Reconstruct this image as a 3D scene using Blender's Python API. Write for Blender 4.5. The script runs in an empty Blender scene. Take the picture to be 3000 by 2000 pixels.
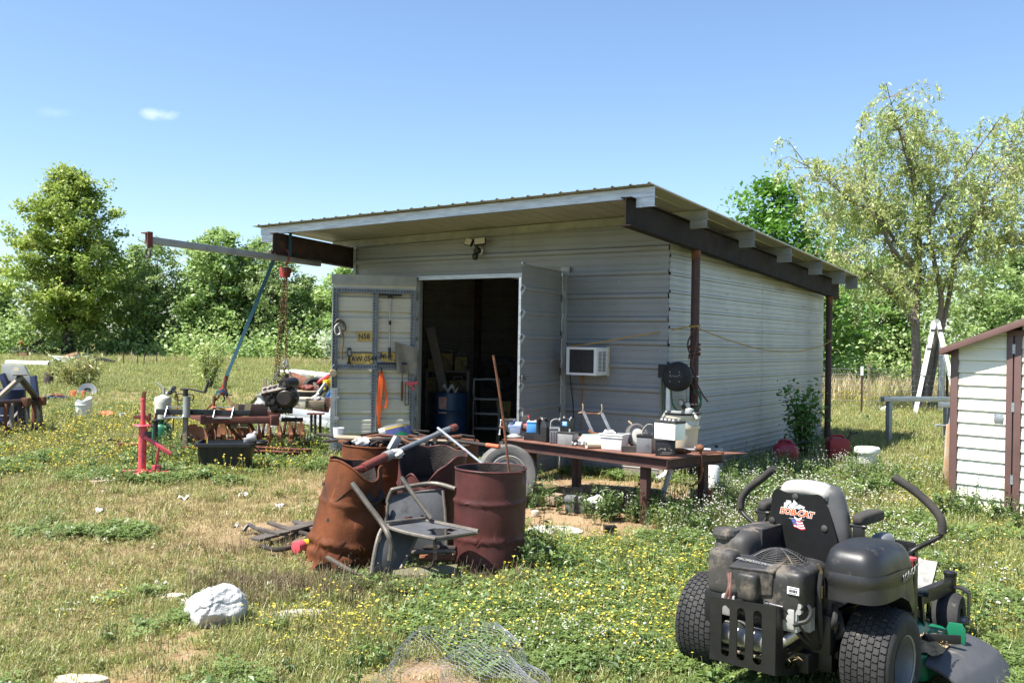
import bpy,bmesh,math,random
import numpy as np
from mathutils import Vector,Matrix,Euler
R = math.radians
random.seed(7)
rng = np.random.default_rng(11)
SC = bpy.context.scene
COL = SC.collection

# ---------------------------------------------------------------- camera, sky, sun, exposure
cam_data = bpy.data.cameras.new('camera')
cam = bpy.data.objects.new('camera', cam_data)
COL.objects.link(cam)
cam_data.sensor_width = 36.0
cam_data.lens = 32.95
cam_data.clip_start = .05
cam_data.clip_end = 3000
ROLL = R(.964)
cr,sr = math.cos(ROLL),math.sin(ROLL)
cam.matrix_world = Matrix(((cr,-sr,0,0),(0,0,-1,0),(sr,cr,0,1.75),(0,0,0,1)))
SC.camera = cam

SUN_DIR = Vector((-.908*math.cos(R(60)),-.419*math.cos(R(60)),math.sin(R(60)))).normalized()
world = bpy.data.worlds.new('World')
SC.world = world
world.use_nodes = True
wn = world.node_tree
wn.nodes.clear()
w_out = wn.nodes.new('ShaderNodeOutputWorld')
w_bg = wn.nodes.new('ShaderNodeBackground')
w_sky = wn.nodes.new('ShaderNodeTexSky')
w_sky.sky_type = 'NISHITA'
w_sky.sun_disc = False
w_sky.sun_elevation = R(60)
w_sky.sun_rotation = math.atan2(SUN_DIR.x,SUN_DIR.y) % (2*math.pi)
w_sky.altitude = 30
w_sky.air_density = 1.0
w_sky.dust_density = .6
w_sky.ozone_density = 4.5
w_bg.inputs[1].default_value = .092
# two thin wisps of cloud, low on the left of the view
tc = wn.nodes.new('ShaderNodeTexCoord')
nz = wn.nodes.new('ShaderNodeTexNoise')
nz.inputs['Scale'].default_value = 75
nz.inputs['Detail'].default_value = 8
wn.links.new(tc.outputs['Generated'],nz.inputs['Vector'])
prev = w_sky.outputs[0]
for d,rad,amt in ((Vector((-.384,1,.2356)),.024,.40),(Vector((-.4916,1,.2356)),.02,.10)):
    d = d.normalized()
    sub = wn.nodes.new('ShaderNodeVectorMath'); sub.operation = 'SUBTRACT'
    sub.inputs[1].default_value = d
    wn.links.new(tc.outputs['Generated'],sub.inputs[0])
    sc_ = wn.nodes.new('ShaderNodeVectorMath'); sc_.operation = 'MULTIPLY'
    sc_.inputs[1].default_value = (1.0,1.0,3.2)
    wn.links.new(sub.outputs[0],sc_.inputs[0])
    ln = wn.nodes.new('ShaderNodeVectorMath'); ln.operation = 'LENGTH'
    wn.links.new(sc_.outputs[0],ln.inputs[0])
    mr = wn.nodes.new('ShaderNodeMapRange')
    mr.inputs['From Min'].default_value = rad*1.25
    mr.inputs['From Max'].default_value = .0
    mr.inputs['To Min'].default_value = -.35
    mr.inputs['To Max'].default_value = .55
    wn.links.new(ln.outputs['Value'],mr.inputs['Value'])
    ad = wn.nodes.new('ShaderNodeMath'); ad.operation = 'ADD'
    wn.links.new(mr.outputs[0],ad.inputs[0]); wn.links.new(nz.outputs[0],ad.inputs[1])
    rp = wn.nodes.new('ShaderNodeMapRange')
    rp.inputs['From Min'].default_value = .42; rp.inputs['From Max'].default_value = 1.1
    rp.inputs['To Max'].default_value = amt
    wn.links.new(ad.outputs[0],rp.inputs['Value'])
    mx = wn.nodes.new('ShaderNodeMix'); mx.data_type = 'RGBA'
    mx.inputs['B'].default_value = (7.0,7.4,8.0,1)
    wn.links.new(rp.outputs[0],mx.inputs['Factor'])
    wn.links.new(prev,mx.inputs['A'])
    prev = mx.outputs['Result']
wn.links.new(prev,w_bg.inputs[0])
wn.links.new(w_bg.outputs[0],w_out.inputs[0])

sun_data = bpy.data.lights.new('sun', 'SUN')
sun_data.energy = 5.0
sun_data.angle = R(.53)
sun_data.color = (1.0,.955,.88)
sun = bpy.data.objects.new('sun', sun_data)
COL.objects.link(sun)
sun.rotation_euler = SUN_DIR.to_track_quat('Z', 'Y').to_euler()
sun.location = (-20,-10,40)

SC.view_settings.view_transform = 'Standard'
SC.view_settings.look = 'None'
SC.view_settings.exposure = 1.28
SC.view_settings.gamma = 1
SC.view_settings.use_curve_mapping = False
SC.cycles.max_bounces = 6
SC.cycles.diffuse_bounces = 4
SC.cycles.glossy_bounces = 3
SC.cycles.transmission_bounces = 4
SC.cycles.transparent_max_bounces = 6
SC.cycles.caustics_reflective = False
SC.cycles.caustics_refractive = False

# ---------------------------------------------------------------- helpers
def smooth01(t):
    t = np.clip(t,0,1)
    return t*t*(3 - 2*t)

def gz(x,y):
    """height of the lawn: the near yard lies a little lower than the shed"""
    return -.10*(1 - smooth01((y - 8)/3.5))

def vnoise(x,y,s,seed=0):
    """value noise on arrays, 0..1"""
    x = np.asarray(x,float)/s+100.3+seed*17.7; y = np.asarray(y,float)/s+57.1+seed*5.3
    xi = np.floor(x).astype(np.int64); yi = np.floor(y).astype(np.int64)
    fx = x - xi; fy = y - yi
    fx = fx*fx*(3 - 2*fx); fy = fy*fy*(3 - 2*fy)
    def h(a,b):
        n = (a*374761393+b*668265263+seed*974634) & 0x7fffffff
        n = ((n ^ (n >> 13))*1274126177) & 0x7fffffff
        return ((n ^ (n >> 16)) & 0xffff)/65535.0
    return (h(xi,yi)*(1 - fx)+h(xi+1,yi)*fx)*(1 - fy)+(h(xi,yi+1)*(1 - fx)+h(xi+1,yi+1)*fx)*fy

def fbm(x,y,s,seed=0,o=4):
    t = 0; a = .5; n = 0
    for k in range(o):
        t = t+a*vnoise(x,y,s/2 ** k,seed+k); n += a; a *= .55
    return t/n

class MB:
    """collects geometry for one mesh object; several materials via .k"""
    def __init__(s,T=None):
        s.v = []; s.f = []; s.fm = []; s.k = 0; s.T = T or Matrix.Identity(4)
    def add(s,vs,fs):
        b = len(s.v); T = s.T
        s.v.extend([tuple(T @ Vector(p)) for p in vs])
        for f in fs:
            s.f.append([b+i for i in f]); s.fm.append(s.k)
        return s
    def box(s,x0,x1,y0,y1,z0,z1):
        return s.add([(x0,y0,z0),(x1,y0,z0),(x1,y1,z0),(x0,y1,z0),(x0,y0,z1),(x1,y0,z1),(x1,y1,z1),(x0,y1,z1)],
                     [(3,2,1,0),(4,5,6,7),(0,1,5,4),(1,2,6,5),(2,3,7,6),(3,0,4,7)])
    def frus(s,x0,x1,y0,y1,z0,z1,dx,dy=None):
        """box whose bottom is smaller (dx, dy per side)"""
        dy = dx if dy is None else dy
        return s.add([(x0+dx,y0+dy,z0),(x1 - dx,y0+dy,z0),(x1 - dx,y1 - dy,z0),(x0+dx,y1 - dy,z0),(x0,y0,z1),(x1,y0,z1),(x1,y1,z1),(x0,y1,z1)],
                     [(3,2,1,0),(4,5,6,7),(0,1,5,4),(1,2,6,5),(2,3,7,6),(3,0,4,7)])
    def bar(s,p,q,w,h,up=(0,0,1)):
        p = Vector(p); q = Vector(q); d = (q - p); L = d.length; d.normalize()
        u = Vector(up)
        if abs(d.dot(u)) > .98: u = Vector((0,1,0))
        a = d.cross(u).normalized(); b = a.cross(d).normalized()
        a *= w/2; b *= h/2
        return s.add([p - a - b,p+a - b,p+a+b,p - a+b,q - a - b,q+a - b,q+a+b,q - a+b],
                     [(0,1,2,3),(7,6,5,4),(4,5,1,0),(5,6,2,1),(6,7,3,2),(7,4,0,3)])
    def tube(s,pts,r,n=8,caps=True,closed=False,ell=1.0,up=None):
        P = [Vector(p) for p in pts]; m = len(P)
        rs = r if isinstance(r,(list,tuple)) else [r]*m
        vs = []; fs = []; prev = None
        for i in range(m):
            if closed: t = P[(i+1) % m] - P[i - 1]
            else: t = P[min(i+1,m - 1)] - P[max(i - 1,0)]
            if t.length < 1e-9: t = Vector((0,0,1))
            t.normalize()
            if prev is None:
                a = Vector(up) if up else (Vector((0,0,1)) if abs(t.z) < .9 else Vector((1,0,0)))
                a = (a - t*a.dot(t)).normalized()
            else:
                a = (prev - t*prev.dot(t)).normalized()
            prev = a; b = t.cross(a)
            for j in range(n):
                an = 2*math.pi*j/n
                vs.append(P[i]+(a*math.cos(an)+b*math.sin(an)*ell)*rs[i])
        for i in range(m if closed else m - 1):
            i2 = (i+1) % m
            for j in range(n):
                j2 = (j+1) % n
                fs.append((i*n+j,i*n+j2,i2*n+j2,i2*n+j))
        if caps and not closed:
            fs.append(tuple(range(n))[::-1]); fs.append(tuple((m - 1)*n+j for j in range(n)))
        return s.add(vs,fs)
    def lathe(s,prof,n=24,c=(0,0,0),axis='z', a0=0,a1=2*math.pi,cap=False):
        """prof: (r, h) pairs turned round an axis"""
        full = abs(a1 - a0 - 2*math.pi) < 1e-6
        k = n if full else n+1
        vs = []; fs = []
        for r,h in prof:
            for j in range(k):
                a = a0+(a1 - a0)*j/n
                x,y,z = r*math.cos(a),r*math.sin(a),h
                if axis == 'x': x,y,z = z,x,y
                elif axis == 'y': x,y,z = y,z,x
                vs.append((x+c[0],y+c[1],z+c[2]))
        for i in range(len(prof) - 1):
            for j in range(n):
                j2 = (j+1) % k
                fs.append((i*k+j,i*k+j2,(i+1)*k+j2,(i+1)*k+j))
        if cap and full:
            fs.append(tuple(range(k))[::-1]); fs.append(tuple((len(prof) - 1)*k+j for j in range(k)))
        return s.add(vs,fs)
    def cyl(s,p,q,r,n=16,r2=None):
        return s.tube([p,q],[r,r if r2 is None else r2],n)
    def prism(s,poly,h0,h1,axis='z'):
        m = len(poly)
        def pt(a,b,h):
            return (a,b,h) if axis == 'z' else (a,h,b) if axis == 'y' else (h,a,b)
        vs = [pt(a,b,h0) for a,b in poly]+[pt(a,b,h1) for a,b in poly]
        fs = [tuple(range(m))[::-1],tuple(range(m,2*m))]+[(i,(i+1) % m,m+(i+1) % m,m+i) for i in range(m)]
        return s.add(vs,fs)
    def surf(s,fn,nu,nv,closeu=False):
        vs = [fn(i/(nu if closeu else nu - 1),j/(nv - 1)) for j in range(nv) for i in range(nu)]
        fs = []
        for j in range(nv - 1):
            for i in range(nu if closeu else nu - 1):
                i2 = (i+1) % nu
                fs.append((j*nu+i,j*nu+i2,(j+1)*nu+i2,(j+1)*nu+i))
        return s.add(vs,fs)
    def plate(s,outer,holes,t,T):
        """flat plate in its own xy plane with rounded holes, thickness t, placed by T"""
        bm = bmesh.new()
        edges = []
        for loop in [outer]+holes:
            vs = [bm.verts.new((a,b,0)) for a,b in loop]
            edges += [bm.edges.new((vs[i],vs[(i+1) % len(vs)])) for i in range(len(vs))]
        bmesh.ops.triangle_fill(bm,use_beauty=True,use_dissolve=False,edges=edges)
        r = bmesh.ops.extrude_face_region(bm,geom=list(bm.faces))
        for e in r['geom']:
            if isinstance(e,bmesh.types.BMVert): e.co.z += t
        bmesh.ops.recalc_face_normals(bm,faces=bm.faces)
        bm.verts.index_update()
        s.add([tuple(T @ v.co) for v in bm.verts],[tuple(v.index for v in f.verts) for f in bm.faces])
        bm.free()
        return s
    def mesh(s,name,mats,smooth=40,bevel=0,seg=2,weld=False):
        me = bpy.data.meshes.new(name)
        me.from_pydata(s.v,[],s.f)
        for m in (mats if isinstance(mats,(list,tuple)) else [mats]): me.materials.append(m)
        if max(s.fm,default=0) > 0: me.polygons.foreach_set('material_index', s.fm)
        if bevel or weld:
            bm = bmesh.new(); bm.from_mesh(me)
            if weld: bmesh.ops.remove_doubles(bm,verts=bm.verts,dist=1e-5)
            if bevel:
                es = [e for e in bm.edges if len(e.link_faces) == 2 and e.calc_face_angle(0) > R(35)]
                bmesh.ops.bevel(bm,geom=es,offset=bevel,segments=seg,profile=0.6,affect='EDGES', clamp_overlap=True)
            bm.to_mesh(me); bm.free()
        if smooth:
            me.polygons.foreach_set('use_smooth', [True]*len(me.polygons))
            try: me.set_sharp_from_angle(angle=R(smooth))
            except Exception: pass
        me.update()
        return me

def obj(name,mb,mats,parent=None,label=None,smooth=40,bevel=0,loc=None,rot=None,seg=2,weld=False):
    me = mb if isinstance(mb,bpy.types.Mesh) else mb.mesh(name,mats,smooth,bevel,seg,weld)
    o = bpy.data.objects.new(name,me)
    COL.objects.link(o)
    if parent is not None: o.parent = parent
    if label: o['label'] = label
    if loc is not None: o.location = loc
    if rot is not None: o.rotation_euler = rot
    return o

def tag(o,label,cat,group=None):
    o['label'] = label; o['category'] = cat
    if group: o['group'] = group
    return o

def thing(name,label,cat,loc=(0,0,0),rz=0,group=None,rot=None):
    o = bpy.data.objects.new(name,None)
    COL.objects.link(o)
    o.empty_display_size = .1
    o.location = loc
    o.rotation_euler = rot if rot is not None else (0,0,rz)
    return tag(o,label,cat,group)

def single(name,mb,mats,label,cat,loc=(0,0,0),rz=0,group=None,smooth=40,bevel=0,rot=None,seg=2):
    o = obj(name,mb,mats,None,None,smooth,bevel,loc,rot if rot is not None else (0,0,rz),seg)
    return tag(o,label,cat,group)

def copy_tree(o,parent=None):
    c = o.copy(); COL.objects.link(c)
    if parent is not None: c.parent = parent
    for ch in list(o.children): copy_tree(ch,c)
    return c

def kind(o,k):
    o['kind'] = k
    return o

def ground(x,y,dz=0.0):
    return (x,y,float(gz(x,y))+dz)

def bez(pts,n=6):
    """Catmull-Rom through points"""
    P = [Vector(p) for p in pts]; out = []
    for i in range(len(P) - 1):
        a,b,c,d = P[max(i - 1,0)],P[i],P[i+1],P[min(i+2,len(P) - 1)]
        for k in range(n):
            t = k/n
            out.append(.5*((2*b)+(c - a)*t+(2*a - 5*b+4*c - d)*t*t+(3*b - a - 3*c+d)*t ** 3))
    out.append(P[-1])
    return out

def rrect(w,h,r,n=4,cx=0,cy=0):
    pts = []
    for sx,sy,a0 in ((1,1,0),(-1,1,90),(-1,-1,180),(1,-1,270)):
        for k in range(n+1):
            a = R(a0+90*k/n)
            pts.append((cx+sx*(w/2 - r)+r*math.cos(a),cy+sy*(h/2 - r)+r*math.sin(a)))
    return pts

def text_mesh(body,size,mat,parent,T,depth=0.0008,name='lettering', bold=0.0,shear=0.0,align='CENTER'):
    cu = bpy.data.curves.new(name,'FONT')
    cu.body = body; cu.size = size; cu.align_x = align; cu.align_y = 'CENTER'
    cu.extrude = depth; cu.offset = bold; cu.shear = shear; cu.resolution_u = 3
    tmp = bpy.data.objects.new(name,cu); COL.objects.link(tmp)
    bpy.context.view_layer.update()
    me = bpy.data.meshes.new_from_object(tmp.evaluated_get(bpy.context.evaluated_depsgraph_get()))
    bpy.data.objects.remove(tmp)
    me.transform(T)
    me.materials.clear(); me.materials.append(mat)
    o = bpy.data.objects.new(name,me); COL.objects.link(o)
    if parent is not None: o.parent = parent
    return o

# ---------------------------------------------------------------- materials
def mat(name,c1,c2=None,scale=6.0,rough=0.6,metal=0.0,bump=0.15,bscale=60,spots=None,stretch=(1,1,1),
        rvar=0.15,spec=0.5,detail=6,sharp=(.35,.65),bdist=0.01,trans=0.0,spots2=None,splash=None):
    """surface: two mixed tones, optional stain layers (colour, threshold, scale, stretch, roughness), fine relief"""
    m = bpy.data.materials.new(name); m.use_nodes = True
    nt = m.node_tree; N = nt.nodes; L = nt.links
    b = N['Principled BSDF']
    tco = N.new('ShaderNodeTexCoord')
    mp = N.new('ShaderNodeMapping'); mp.inputs['Scale'].default_value = stretch
    L.new(tco.outputs['Object'],mp.inputs['Vector'])
    n1 = N.new('ShaderNodeTexNoise'); n1.inputs['Scale'].default_value = scale; n1.inputs['Detail'].default_value = detail
    n1.inputs['Roughness'].default_value = .62
    L.new(mp.outputs[0],n1.inputs['Vector'])
    ramp = N.new('ShaderNodeMapRange'); ramp.inputs['From Min'].default_value = sharp[0]; ramp.inputs['From Max'].default_value = sharp[1]
    L.new(n1.outputs[0],ramp.inputs['Value'])
    mx = N.new('ShaderNodeMix'); mx.data_type = 'RGBA'
    mx.inputs['A'].default_value = (*c1,1); mx.inputs['B'].default_value = (*(c2 or c1),1)
    L.new(ramp.outputs[0],mx.inputs['Factor'])
    col = mx.outputs['Result']
    rr = N.new('ShaderNodeMapRange'); rr.inputs['To Min'].default_value = max(.02,rough - rvar); rr.inputs['To Max'].default_value = min(1,rough+rvar)
    nr = N.new('ShaderNodeTexNoise'); nr.inputs['Scale'].default_value = scale*2.3; nr.inputs['Detail'].default_value = 4
    L.new(mp.outputs[0],nr.inputs['Vector']); L.new(nr.outputs[0],rr.inputs['Value'])
    rough_o = rr.outputs[0]; metal_o = None
    for sp in (spots,spots2):
        if not sp: continue
        sc,th,ssc = sp[0],sp[1],sp[2]
        sst = sp[3] if len(sp) > 3 else (1,1,1)
        sr_ = sp[4] if len(sp) > 4 else .85
        m2 = N.new('ShaderNodeMapping'); m2.inputs['Scale'].default_value = sst; m2.inputs['Location'].default_value = (3.1,7.7,1.3)
        L.new(tco.outputs['Object'],m2.inputs['Vector'])
        n2 = N.new('ShaderNodeTexNoise'); n2.inputs['Scale'].default_value = ssc; n2.inputs['Detail'].default_value = 8; n2.inputs['Roughness'].default_value = .68
        L.new(m2.outputs[0],n2.inputs['Vector'])
        r2 = N.new('ShaderNodeMapRange'); r2.inputs['From Min'].default_value = th; r2.inputs['From Max'].default_value = th+.12
        L.new(n2.outputs[0],r2.inputs['Value'])
        mx2 = N.new('ShaderNodeMix'); mx2.data_type = 'RGBA'; mx2.inputs['B'].default_value = (*sc,1)
        L.new(col,mx2.inputs['A']); L.new(r2.outputs[0],mx2.inputs['Factor']); col = mx2.outputs['Result']
        mr2 = N.new('ShaderNodeMix'); mr2.data_type = 'FLOAT'; mr2.inputs['B'].default_value = sr_
        L.new(rough_o,mr2.inputs['A']); L.new(r2.outputs[0],mr2.inputs['Factor']); rough_o = mr2.outputs['Result']
        if metal > 0:
            mm = N.new('ShaderNodeMix'); mm.data_type = 'FLOAT'; mm.inputs['B'].default_value = .0
            if metal_o is None: mm.inputs['A'].default_value = metal
            else: L.new(metal_o,mm.inputs['A'])
            L.new(r2.outputs[0],mm.inputs['Factor']); metal_o = mm.outputs['Result']
    if splash:      # mud thrown up along the foot of a wall
        sx = N.new('ShaderNodeSeparateXYZ'); L.new(tco.outputs['Object'],sx.inputs[0])
        ns = N.new('ShaderNodeTexNoise'); ns.inputs['Scale'].default_value = 5; ns.inputs['Detail'].default_value = 9; ns.inputs['Roughness'].default_value = .75
        L.new(tco.outputs['Object'],ns.inputs['Vector'])
        hz = N.new('ShaderNodeMapRange'); hz.inputs['From Min'].default_value = splash[1]; hz.inputs['From Max'].default_value = .0; hz.inputs['To Min'].default_value = -.45; hz.inputs['To Max'].default_value = .25
        L.new(sx.outputs['Z'],hz.inputs['Value'])
        ads = N.new('ShaderNodeMath'); ads.operation = 'ADD'; L.new(hz.outputs[0],ads.inputs[0]); L.new(ns.outputs[0],ads.inputs[1])
        rs = N.new('ShaderNodeMapRange'); rs.inputs['From Min'].default_value = .42; rs.inputs['From Max'].default_value = .85; L.new(ads.outputs[0],rs.inputs['Value'])
        mxs = N.new('ShaderNodeMix'); mxs.data_type = 'RGBA'; mxs.inputs['B'].default_value = (*splash[0],1)
        L.new(rs.outputs[0],mxs.inputs['Factor']); L.new(col,mxs.inputs['A']); col = mxs.outputs['Result']
    L.new(col,b.inputs['Base Color']); L.new(rough_o,b.inputs['Roughness'])
    if metal_o is None: b.inputs['Metallic'].default_value = metal
    else: L.new(metal_o,b.inputs['Metallic'])
    b.inputs['Specular IOR Level'].default_value = spec
    if trans:
        b.inputs['Transmission Weight'].default_value = trans
    if bump:
        nb = N.new('ShaderNodeTexNoise'); nb.inputs['Scale'].default_value = bscale; nb.inputs['Detail'].default_value = 4
        L.new(mp.outputs[0],nb.inputs['Vector'])
        bp = N.new('ShaderNodeBump'); bp.inputs['Strength'].default_value = bump; bp.inputs['Distance'].default_value = bdist
        L.new(nb.outputs[0],bp.inputs['Height']); L.new(bp.outputs[0],b.inputs['Normal'])
    return m

def leaf_mat(name,c1,c2,c3=None,trans=0.45,rough=0.5,nscale=0.6,seed=0.0,k=1.75):
    """leaf: colour differs from leaf to leaf and from bough to bough; light shines through"""
    c1,c2,c3 = [tuple(min(.85,k*q) for q in c) if c else c for c in (c1,c2,c3)]
    m = bpy.data.materials.new(name); m.use_nodes = True
    nt = m.node_tree; N = nt.nodes; L = nt.links; N.clear()
    out = N.new('ShaderNodeOutputMaterial')
    geo = N.new('ShaderNodeNewGeometry')
    oi = N.new('ShaderNodeObjectInfo')
    mx = N.new('ShaderNodeMix'); mx.data_type = 'RGBA'
    mx.inputs['A'].default_value = (*c1,1); mx.inputs['B'].default_value = (*c2,1)
    L.new(geo.outputs['Random Per Island'],mx.inputs['Factor'])
    tco = N.new('ShaderNodeTexCoord')
    n1 = N.new('ShaderNodeTexNoise'); n1.inputs['Scale'].default_value = nscale; n1.inputs['Detail'].default_value = 3
    ad = N.new('ShaderNodeVectorMath'); ad.operation = 'ADD'; ad.inputs[1].default_value = (seed,seed,seed)
    L.new(tco.outputs['Object'],ad.inputs[0]); L.new(ad.outputs[0],n1.inputs['Vector'])
    r1 = N.new('ShaderNodeMapRange'); r1.inputs['From Min'].default_value = .38; r1.inputs['From Max'].default_value = .68
    L.new(n1.outputs[0],r1.inputs['Value'])
    mx2 = N.new('ShaderNodeMix'); mx2.data_type = 'RGBA'; mx2.inputs['B'].default_value = (*(c3 or c2),1)
    L.new(mx.outputs['Result'],mx2.inputs['A']); L.new(r1.outputs[0],mx2.inputs['Factor'])
    hs = N.new('ShaderNodeHueSaturation')
    mv = N.new('ShaderNodeMapRange'); mv.inputs['To Min'].default_value = .75; mv.inputs['To Max'].default_value = 1.3
    L.new(oi.outputs['Random'],mv.inputs['Value']); L.new(mv.outputs[0],hs.inputs['Value'])
    L.new(mx2.outputs['Result'],hs.inputs['Color'])
    d = N.new('ShaderNodeBsdfDiffuse'); t = N.new('ShaderNodeBsdfTranslucent'); g = N.new('ShaderNodeBsdfGlossy')
    g.inputs['Roughness'].default_value = rough
    L.new(hs.outputs[0],d.inputs[0]); L.new(hs.outputs[0],t.inputs[0])
    ms = N.new('ShaderNodeMixShader'); ms.inputs[0].default_value = trans
    L.new(d.outputs[0],ms.inputs[1]); L.new(t.outputs[0],ms.inputs[2])
    mg = N.new('ShaderNodeMixShader'); mg.inputs[0].default_value = .06
    L.new(ms.outputs[0],mg.inputs[1]); L.new(g.outputs[0],mg.inputs[2])
    L.new(mg.outputs[0],out.inputs[0])
    return m

RUST = (.20,.075,.03); RUSTD = (.07,.03,.018); RUSTL = (.34,.16,.08)
MT = {}
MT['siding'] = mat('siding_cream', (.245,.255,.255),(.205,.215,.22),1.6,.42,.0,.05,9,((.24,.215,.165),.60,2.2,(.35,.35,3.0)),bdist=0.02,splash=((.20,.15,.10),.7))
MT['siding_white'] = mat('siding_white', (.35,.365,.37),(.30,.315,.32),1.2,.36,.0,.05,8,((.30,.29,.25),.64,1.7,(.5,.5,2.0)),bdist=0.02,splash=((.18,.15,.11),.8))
MT['siding_in'] = mat('siding_inner_face', (.21,.195,.16),(.165,.15,.125),3,.6,.0,.05,9,((.13,.11,.085),.6,3))
MT['door_in'] = mat('door_inner_face', (.60,.58,.49),(.52,.50,.42),2.5,.5,0,.05,9,((.33,.27,.16),.62,3.5,(.5,.5,4)),splash=((.24,.17,.10),.5))
MT['roof'] = mat('roof_sheet', (.36,.355,.325),(.30,.30,.275),1.5,.45,.0,.04,9,((.3,.27,.2),.66,2))
MT['galv'] = mat('galvanised_steel', (.48,.50,.52),(.33,.35,.37),7,.42,.75,.08,30,((.24,.13,.07),.70,3,(1,1,4)),stretch=(.6,.6,5))
MT['galv_dull'] = mat('weathered_galvanised', (.38,.39,.37),(.27,.275,.26),4,.6,.3,.08,30,((.17,.10,.06),.66,4))
MT['slotted'] = mat('slotted_angle_paint', (.24,.26,.28),(.17,.185,.20),12,.5,.4,.1,40)
MT['beam'] = mat('dark_primer_beam', (.016,.013,.013),(.024,.017,.015),3,.75,.0,.12,35,((.07,.028,.018),.68,2.2),spec=0.2)
MT['beam_rust'] = mat('rust_stained_beam', (.055,.030,.024),(.03,.02,.018),5,.7,.0,.2,50,((.11,.045,.025),.56,6))
MT['pipe_rust'] = mat('rusted_pipe', (.075,.036,.028),(.05,.026,.022),9,.7,.0,.3,60,((.20,.075,.035),.62,7,(1,1,.4)))
MT['rust'] = mat('rust', RUST,RUSTD,8,.85,.0,.4,90,((.30,.12,.045),.58,14),bdist=0.006)
MT['rust_drum'] = mat('rusted_drum', (.165,.05,.017),(.07,.025,.012),3.2,.78,.0,.35,70,((.03,.018,.014),.54,2.6,(1,1,.55)),bdist=0.006,spots2=((.24,.085,.03),.60,9,(1,1,.22)),spec=0.25)
MT['maroon_drum'] = mat('maroon_drum', (.105,.032,.028),(.055,.021,.020),3.5,.5,.0,.3,70,((.045,.025,.024),.60,3,(1,1,.4),.6),bdist=0.004,spots2=((.17,.06,.035),.62,12,(1,1,.2)),spec=0.3)
MT['char'] = mat('charred', (.018,.015,.014),(.045,.032,.026),8,.9,.0,.6,60,((.16,.14,.12),.68,12))
MT['brown_steel'] = mat('brown_steel', (.075,.03,.022),(.045,.021,.017),5,.7,.0,.2,60,((.24,.10,.05),.62,9))
MT['bench_top'] = mat('rusty_bench_plate', (.20,.09,.055),(.13,.052,.034),5,.75,.0,.2,60,((.36,.20,.13),.6,9))
MT['steel'] = mat('bare_steel', (.42,.42,.42),(.28,.28,.28),10,.4,.85,.1,60)
MT['steel_dark'] = mat('dark_steel', (.05,.048,.046),(.09,.08,.07),8,.5,.4,.2,60,((.13,.06,.035),.63,8))
MT['black'] = mat('black_plastic', (.011,.011,.0115),(.018,.018,.0185),6,.42,.0,.08,120)
MT['black_matte'] = mat('matt_black', (.013,.013,.014),(.02,.02,.02),6,.75,.0,.1,120)
MT['grey_plastic'] = mat('grey_plastic', (.17,.175,.18),(.12,.125,.13),7,.5,.0,.1,80,((.30,.28,.22),.62,14))
MT['grey_light'] = mat('dusty_grey_plastic', (.26,.26,.25),(.18,.18,.175),9,.6,.0,.12,80,((.37,.33,.23),.6,16))
MT['white'] = mat('white_plastic', (.80,.80,.77),(.74,.735,.70),6,.4,.0,.03,60,((.50,.46,.38),.70,5))
MT['white_bright'] = mat('white_smooth', (.86,.87,.82),(.82,.83,.79),4,.3,0,.02,60)
MT['cream'] = mat('cream_plastic', (.66,.60,.44),(.58,.52,.38),5,.5,0,.05,60,((.36,.30,.2),.66,6))
MT['blue_light'] = mat('light_blue_case', (.10,.36,.75),(.08,.31,.68),5,.4,0,.04,50)
MT['blue'] = mat('blue_paint', (.025,.06,.2),(.018,.045,.15),5,.45,0,.06,50,((.10,.085,.07),.66,9))
MT['blue_dark'] = mat('dark_blue_paint', (.010,.018,.07),(.008,.013,.04),5,.5,0,.1,50,((.07,.05,.035),.62,9))
MT['blue_drum'] = mat('blue_drum_plastic', (.018,.05,.11),(.013,.036,.085),4,.45,0,.06,50)
MT['blue_indigo'] = mat('indigo_case', (.03,.028,.22),(.024,.024,.18),5,.35,0,.04,50)
MT['vise_blue'] = mat('worn_vise_paint', (.20,.27,.42),(.30,.33,.37),9,.5,.2,.15,60,((.22,.10,.05),.62,12))
MT['red'] = mat('faded_red_paint', (.62,.085,.11),(.55,.075,.095),6,.4,0,.08,60,((.30,.05,.045),.68,8))
MT['red_dark'] = mat('deep_red_plastic', (.30,.016,.03),(.25,.014,.025),5,.35,0,.05,50)
MT['red_rusty'] = mat('rusty_red_paint', (.17,.032,.022),(.11,.035,.022),8,.7,0,.25,60,((.09,.04,.025),.6,8))
MT['hoist_red'] = mat('hoist_red_paint', (.36,.045,.03),(.22,.035,.025),12,.5,0,.15,60)
MT['orange'] = mat('orange_webbing', (.85,.13,.02),(.75,.11,.015),40,.6,0,.1,200)
MT['orange_clay'] = mat('orange_plastic', (.62,.13,.05),(.5,.1,.04),8,.6,0,.1,60)
MT['yellow'] = mat('yellow_plastic', (.62,.44,.02),(.55,.38,.02),6,.45,0,.05,60)
MT['yellow_dim'] = mat('shaded_yellow_plastic', (.16,.11,.012),(.09,.065,.012),5,.7,0,.1,60,((.03,.025,.02),.5,6))  # yellow darkened so the doorway's shade sits in the colour
MT['yellow_cord'] = mat('yellow_cord', (.42,.26,.06),(.36,.22,.05),30,.7,0,.05,60)
MT['plate_yellow'] = mat('worn_plate_yellow', (.55,.38,.08),(.47,.33,.09),14,.5,0,.05,60,((.30,.24,.14),.62,20))
MT['navy'] = mat('navy_print', (.02,.025,.05),None,5,.6,0,0)
MT['strap_blue'] = mat('blue_webbing', (.016,.085,.135),(.013,.07,.11),40,.7,0,.1,200)
MT['strap_olive'] = mat('olive_webbing', (.22,.19,.10),(.17,.15,.085),40,.8,0,.1,200)
MT['chain'] = mat('rusty_chain', (.22,.12,.055),(.13,.075,.04),40,.6,.5,.1,100)
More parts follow.
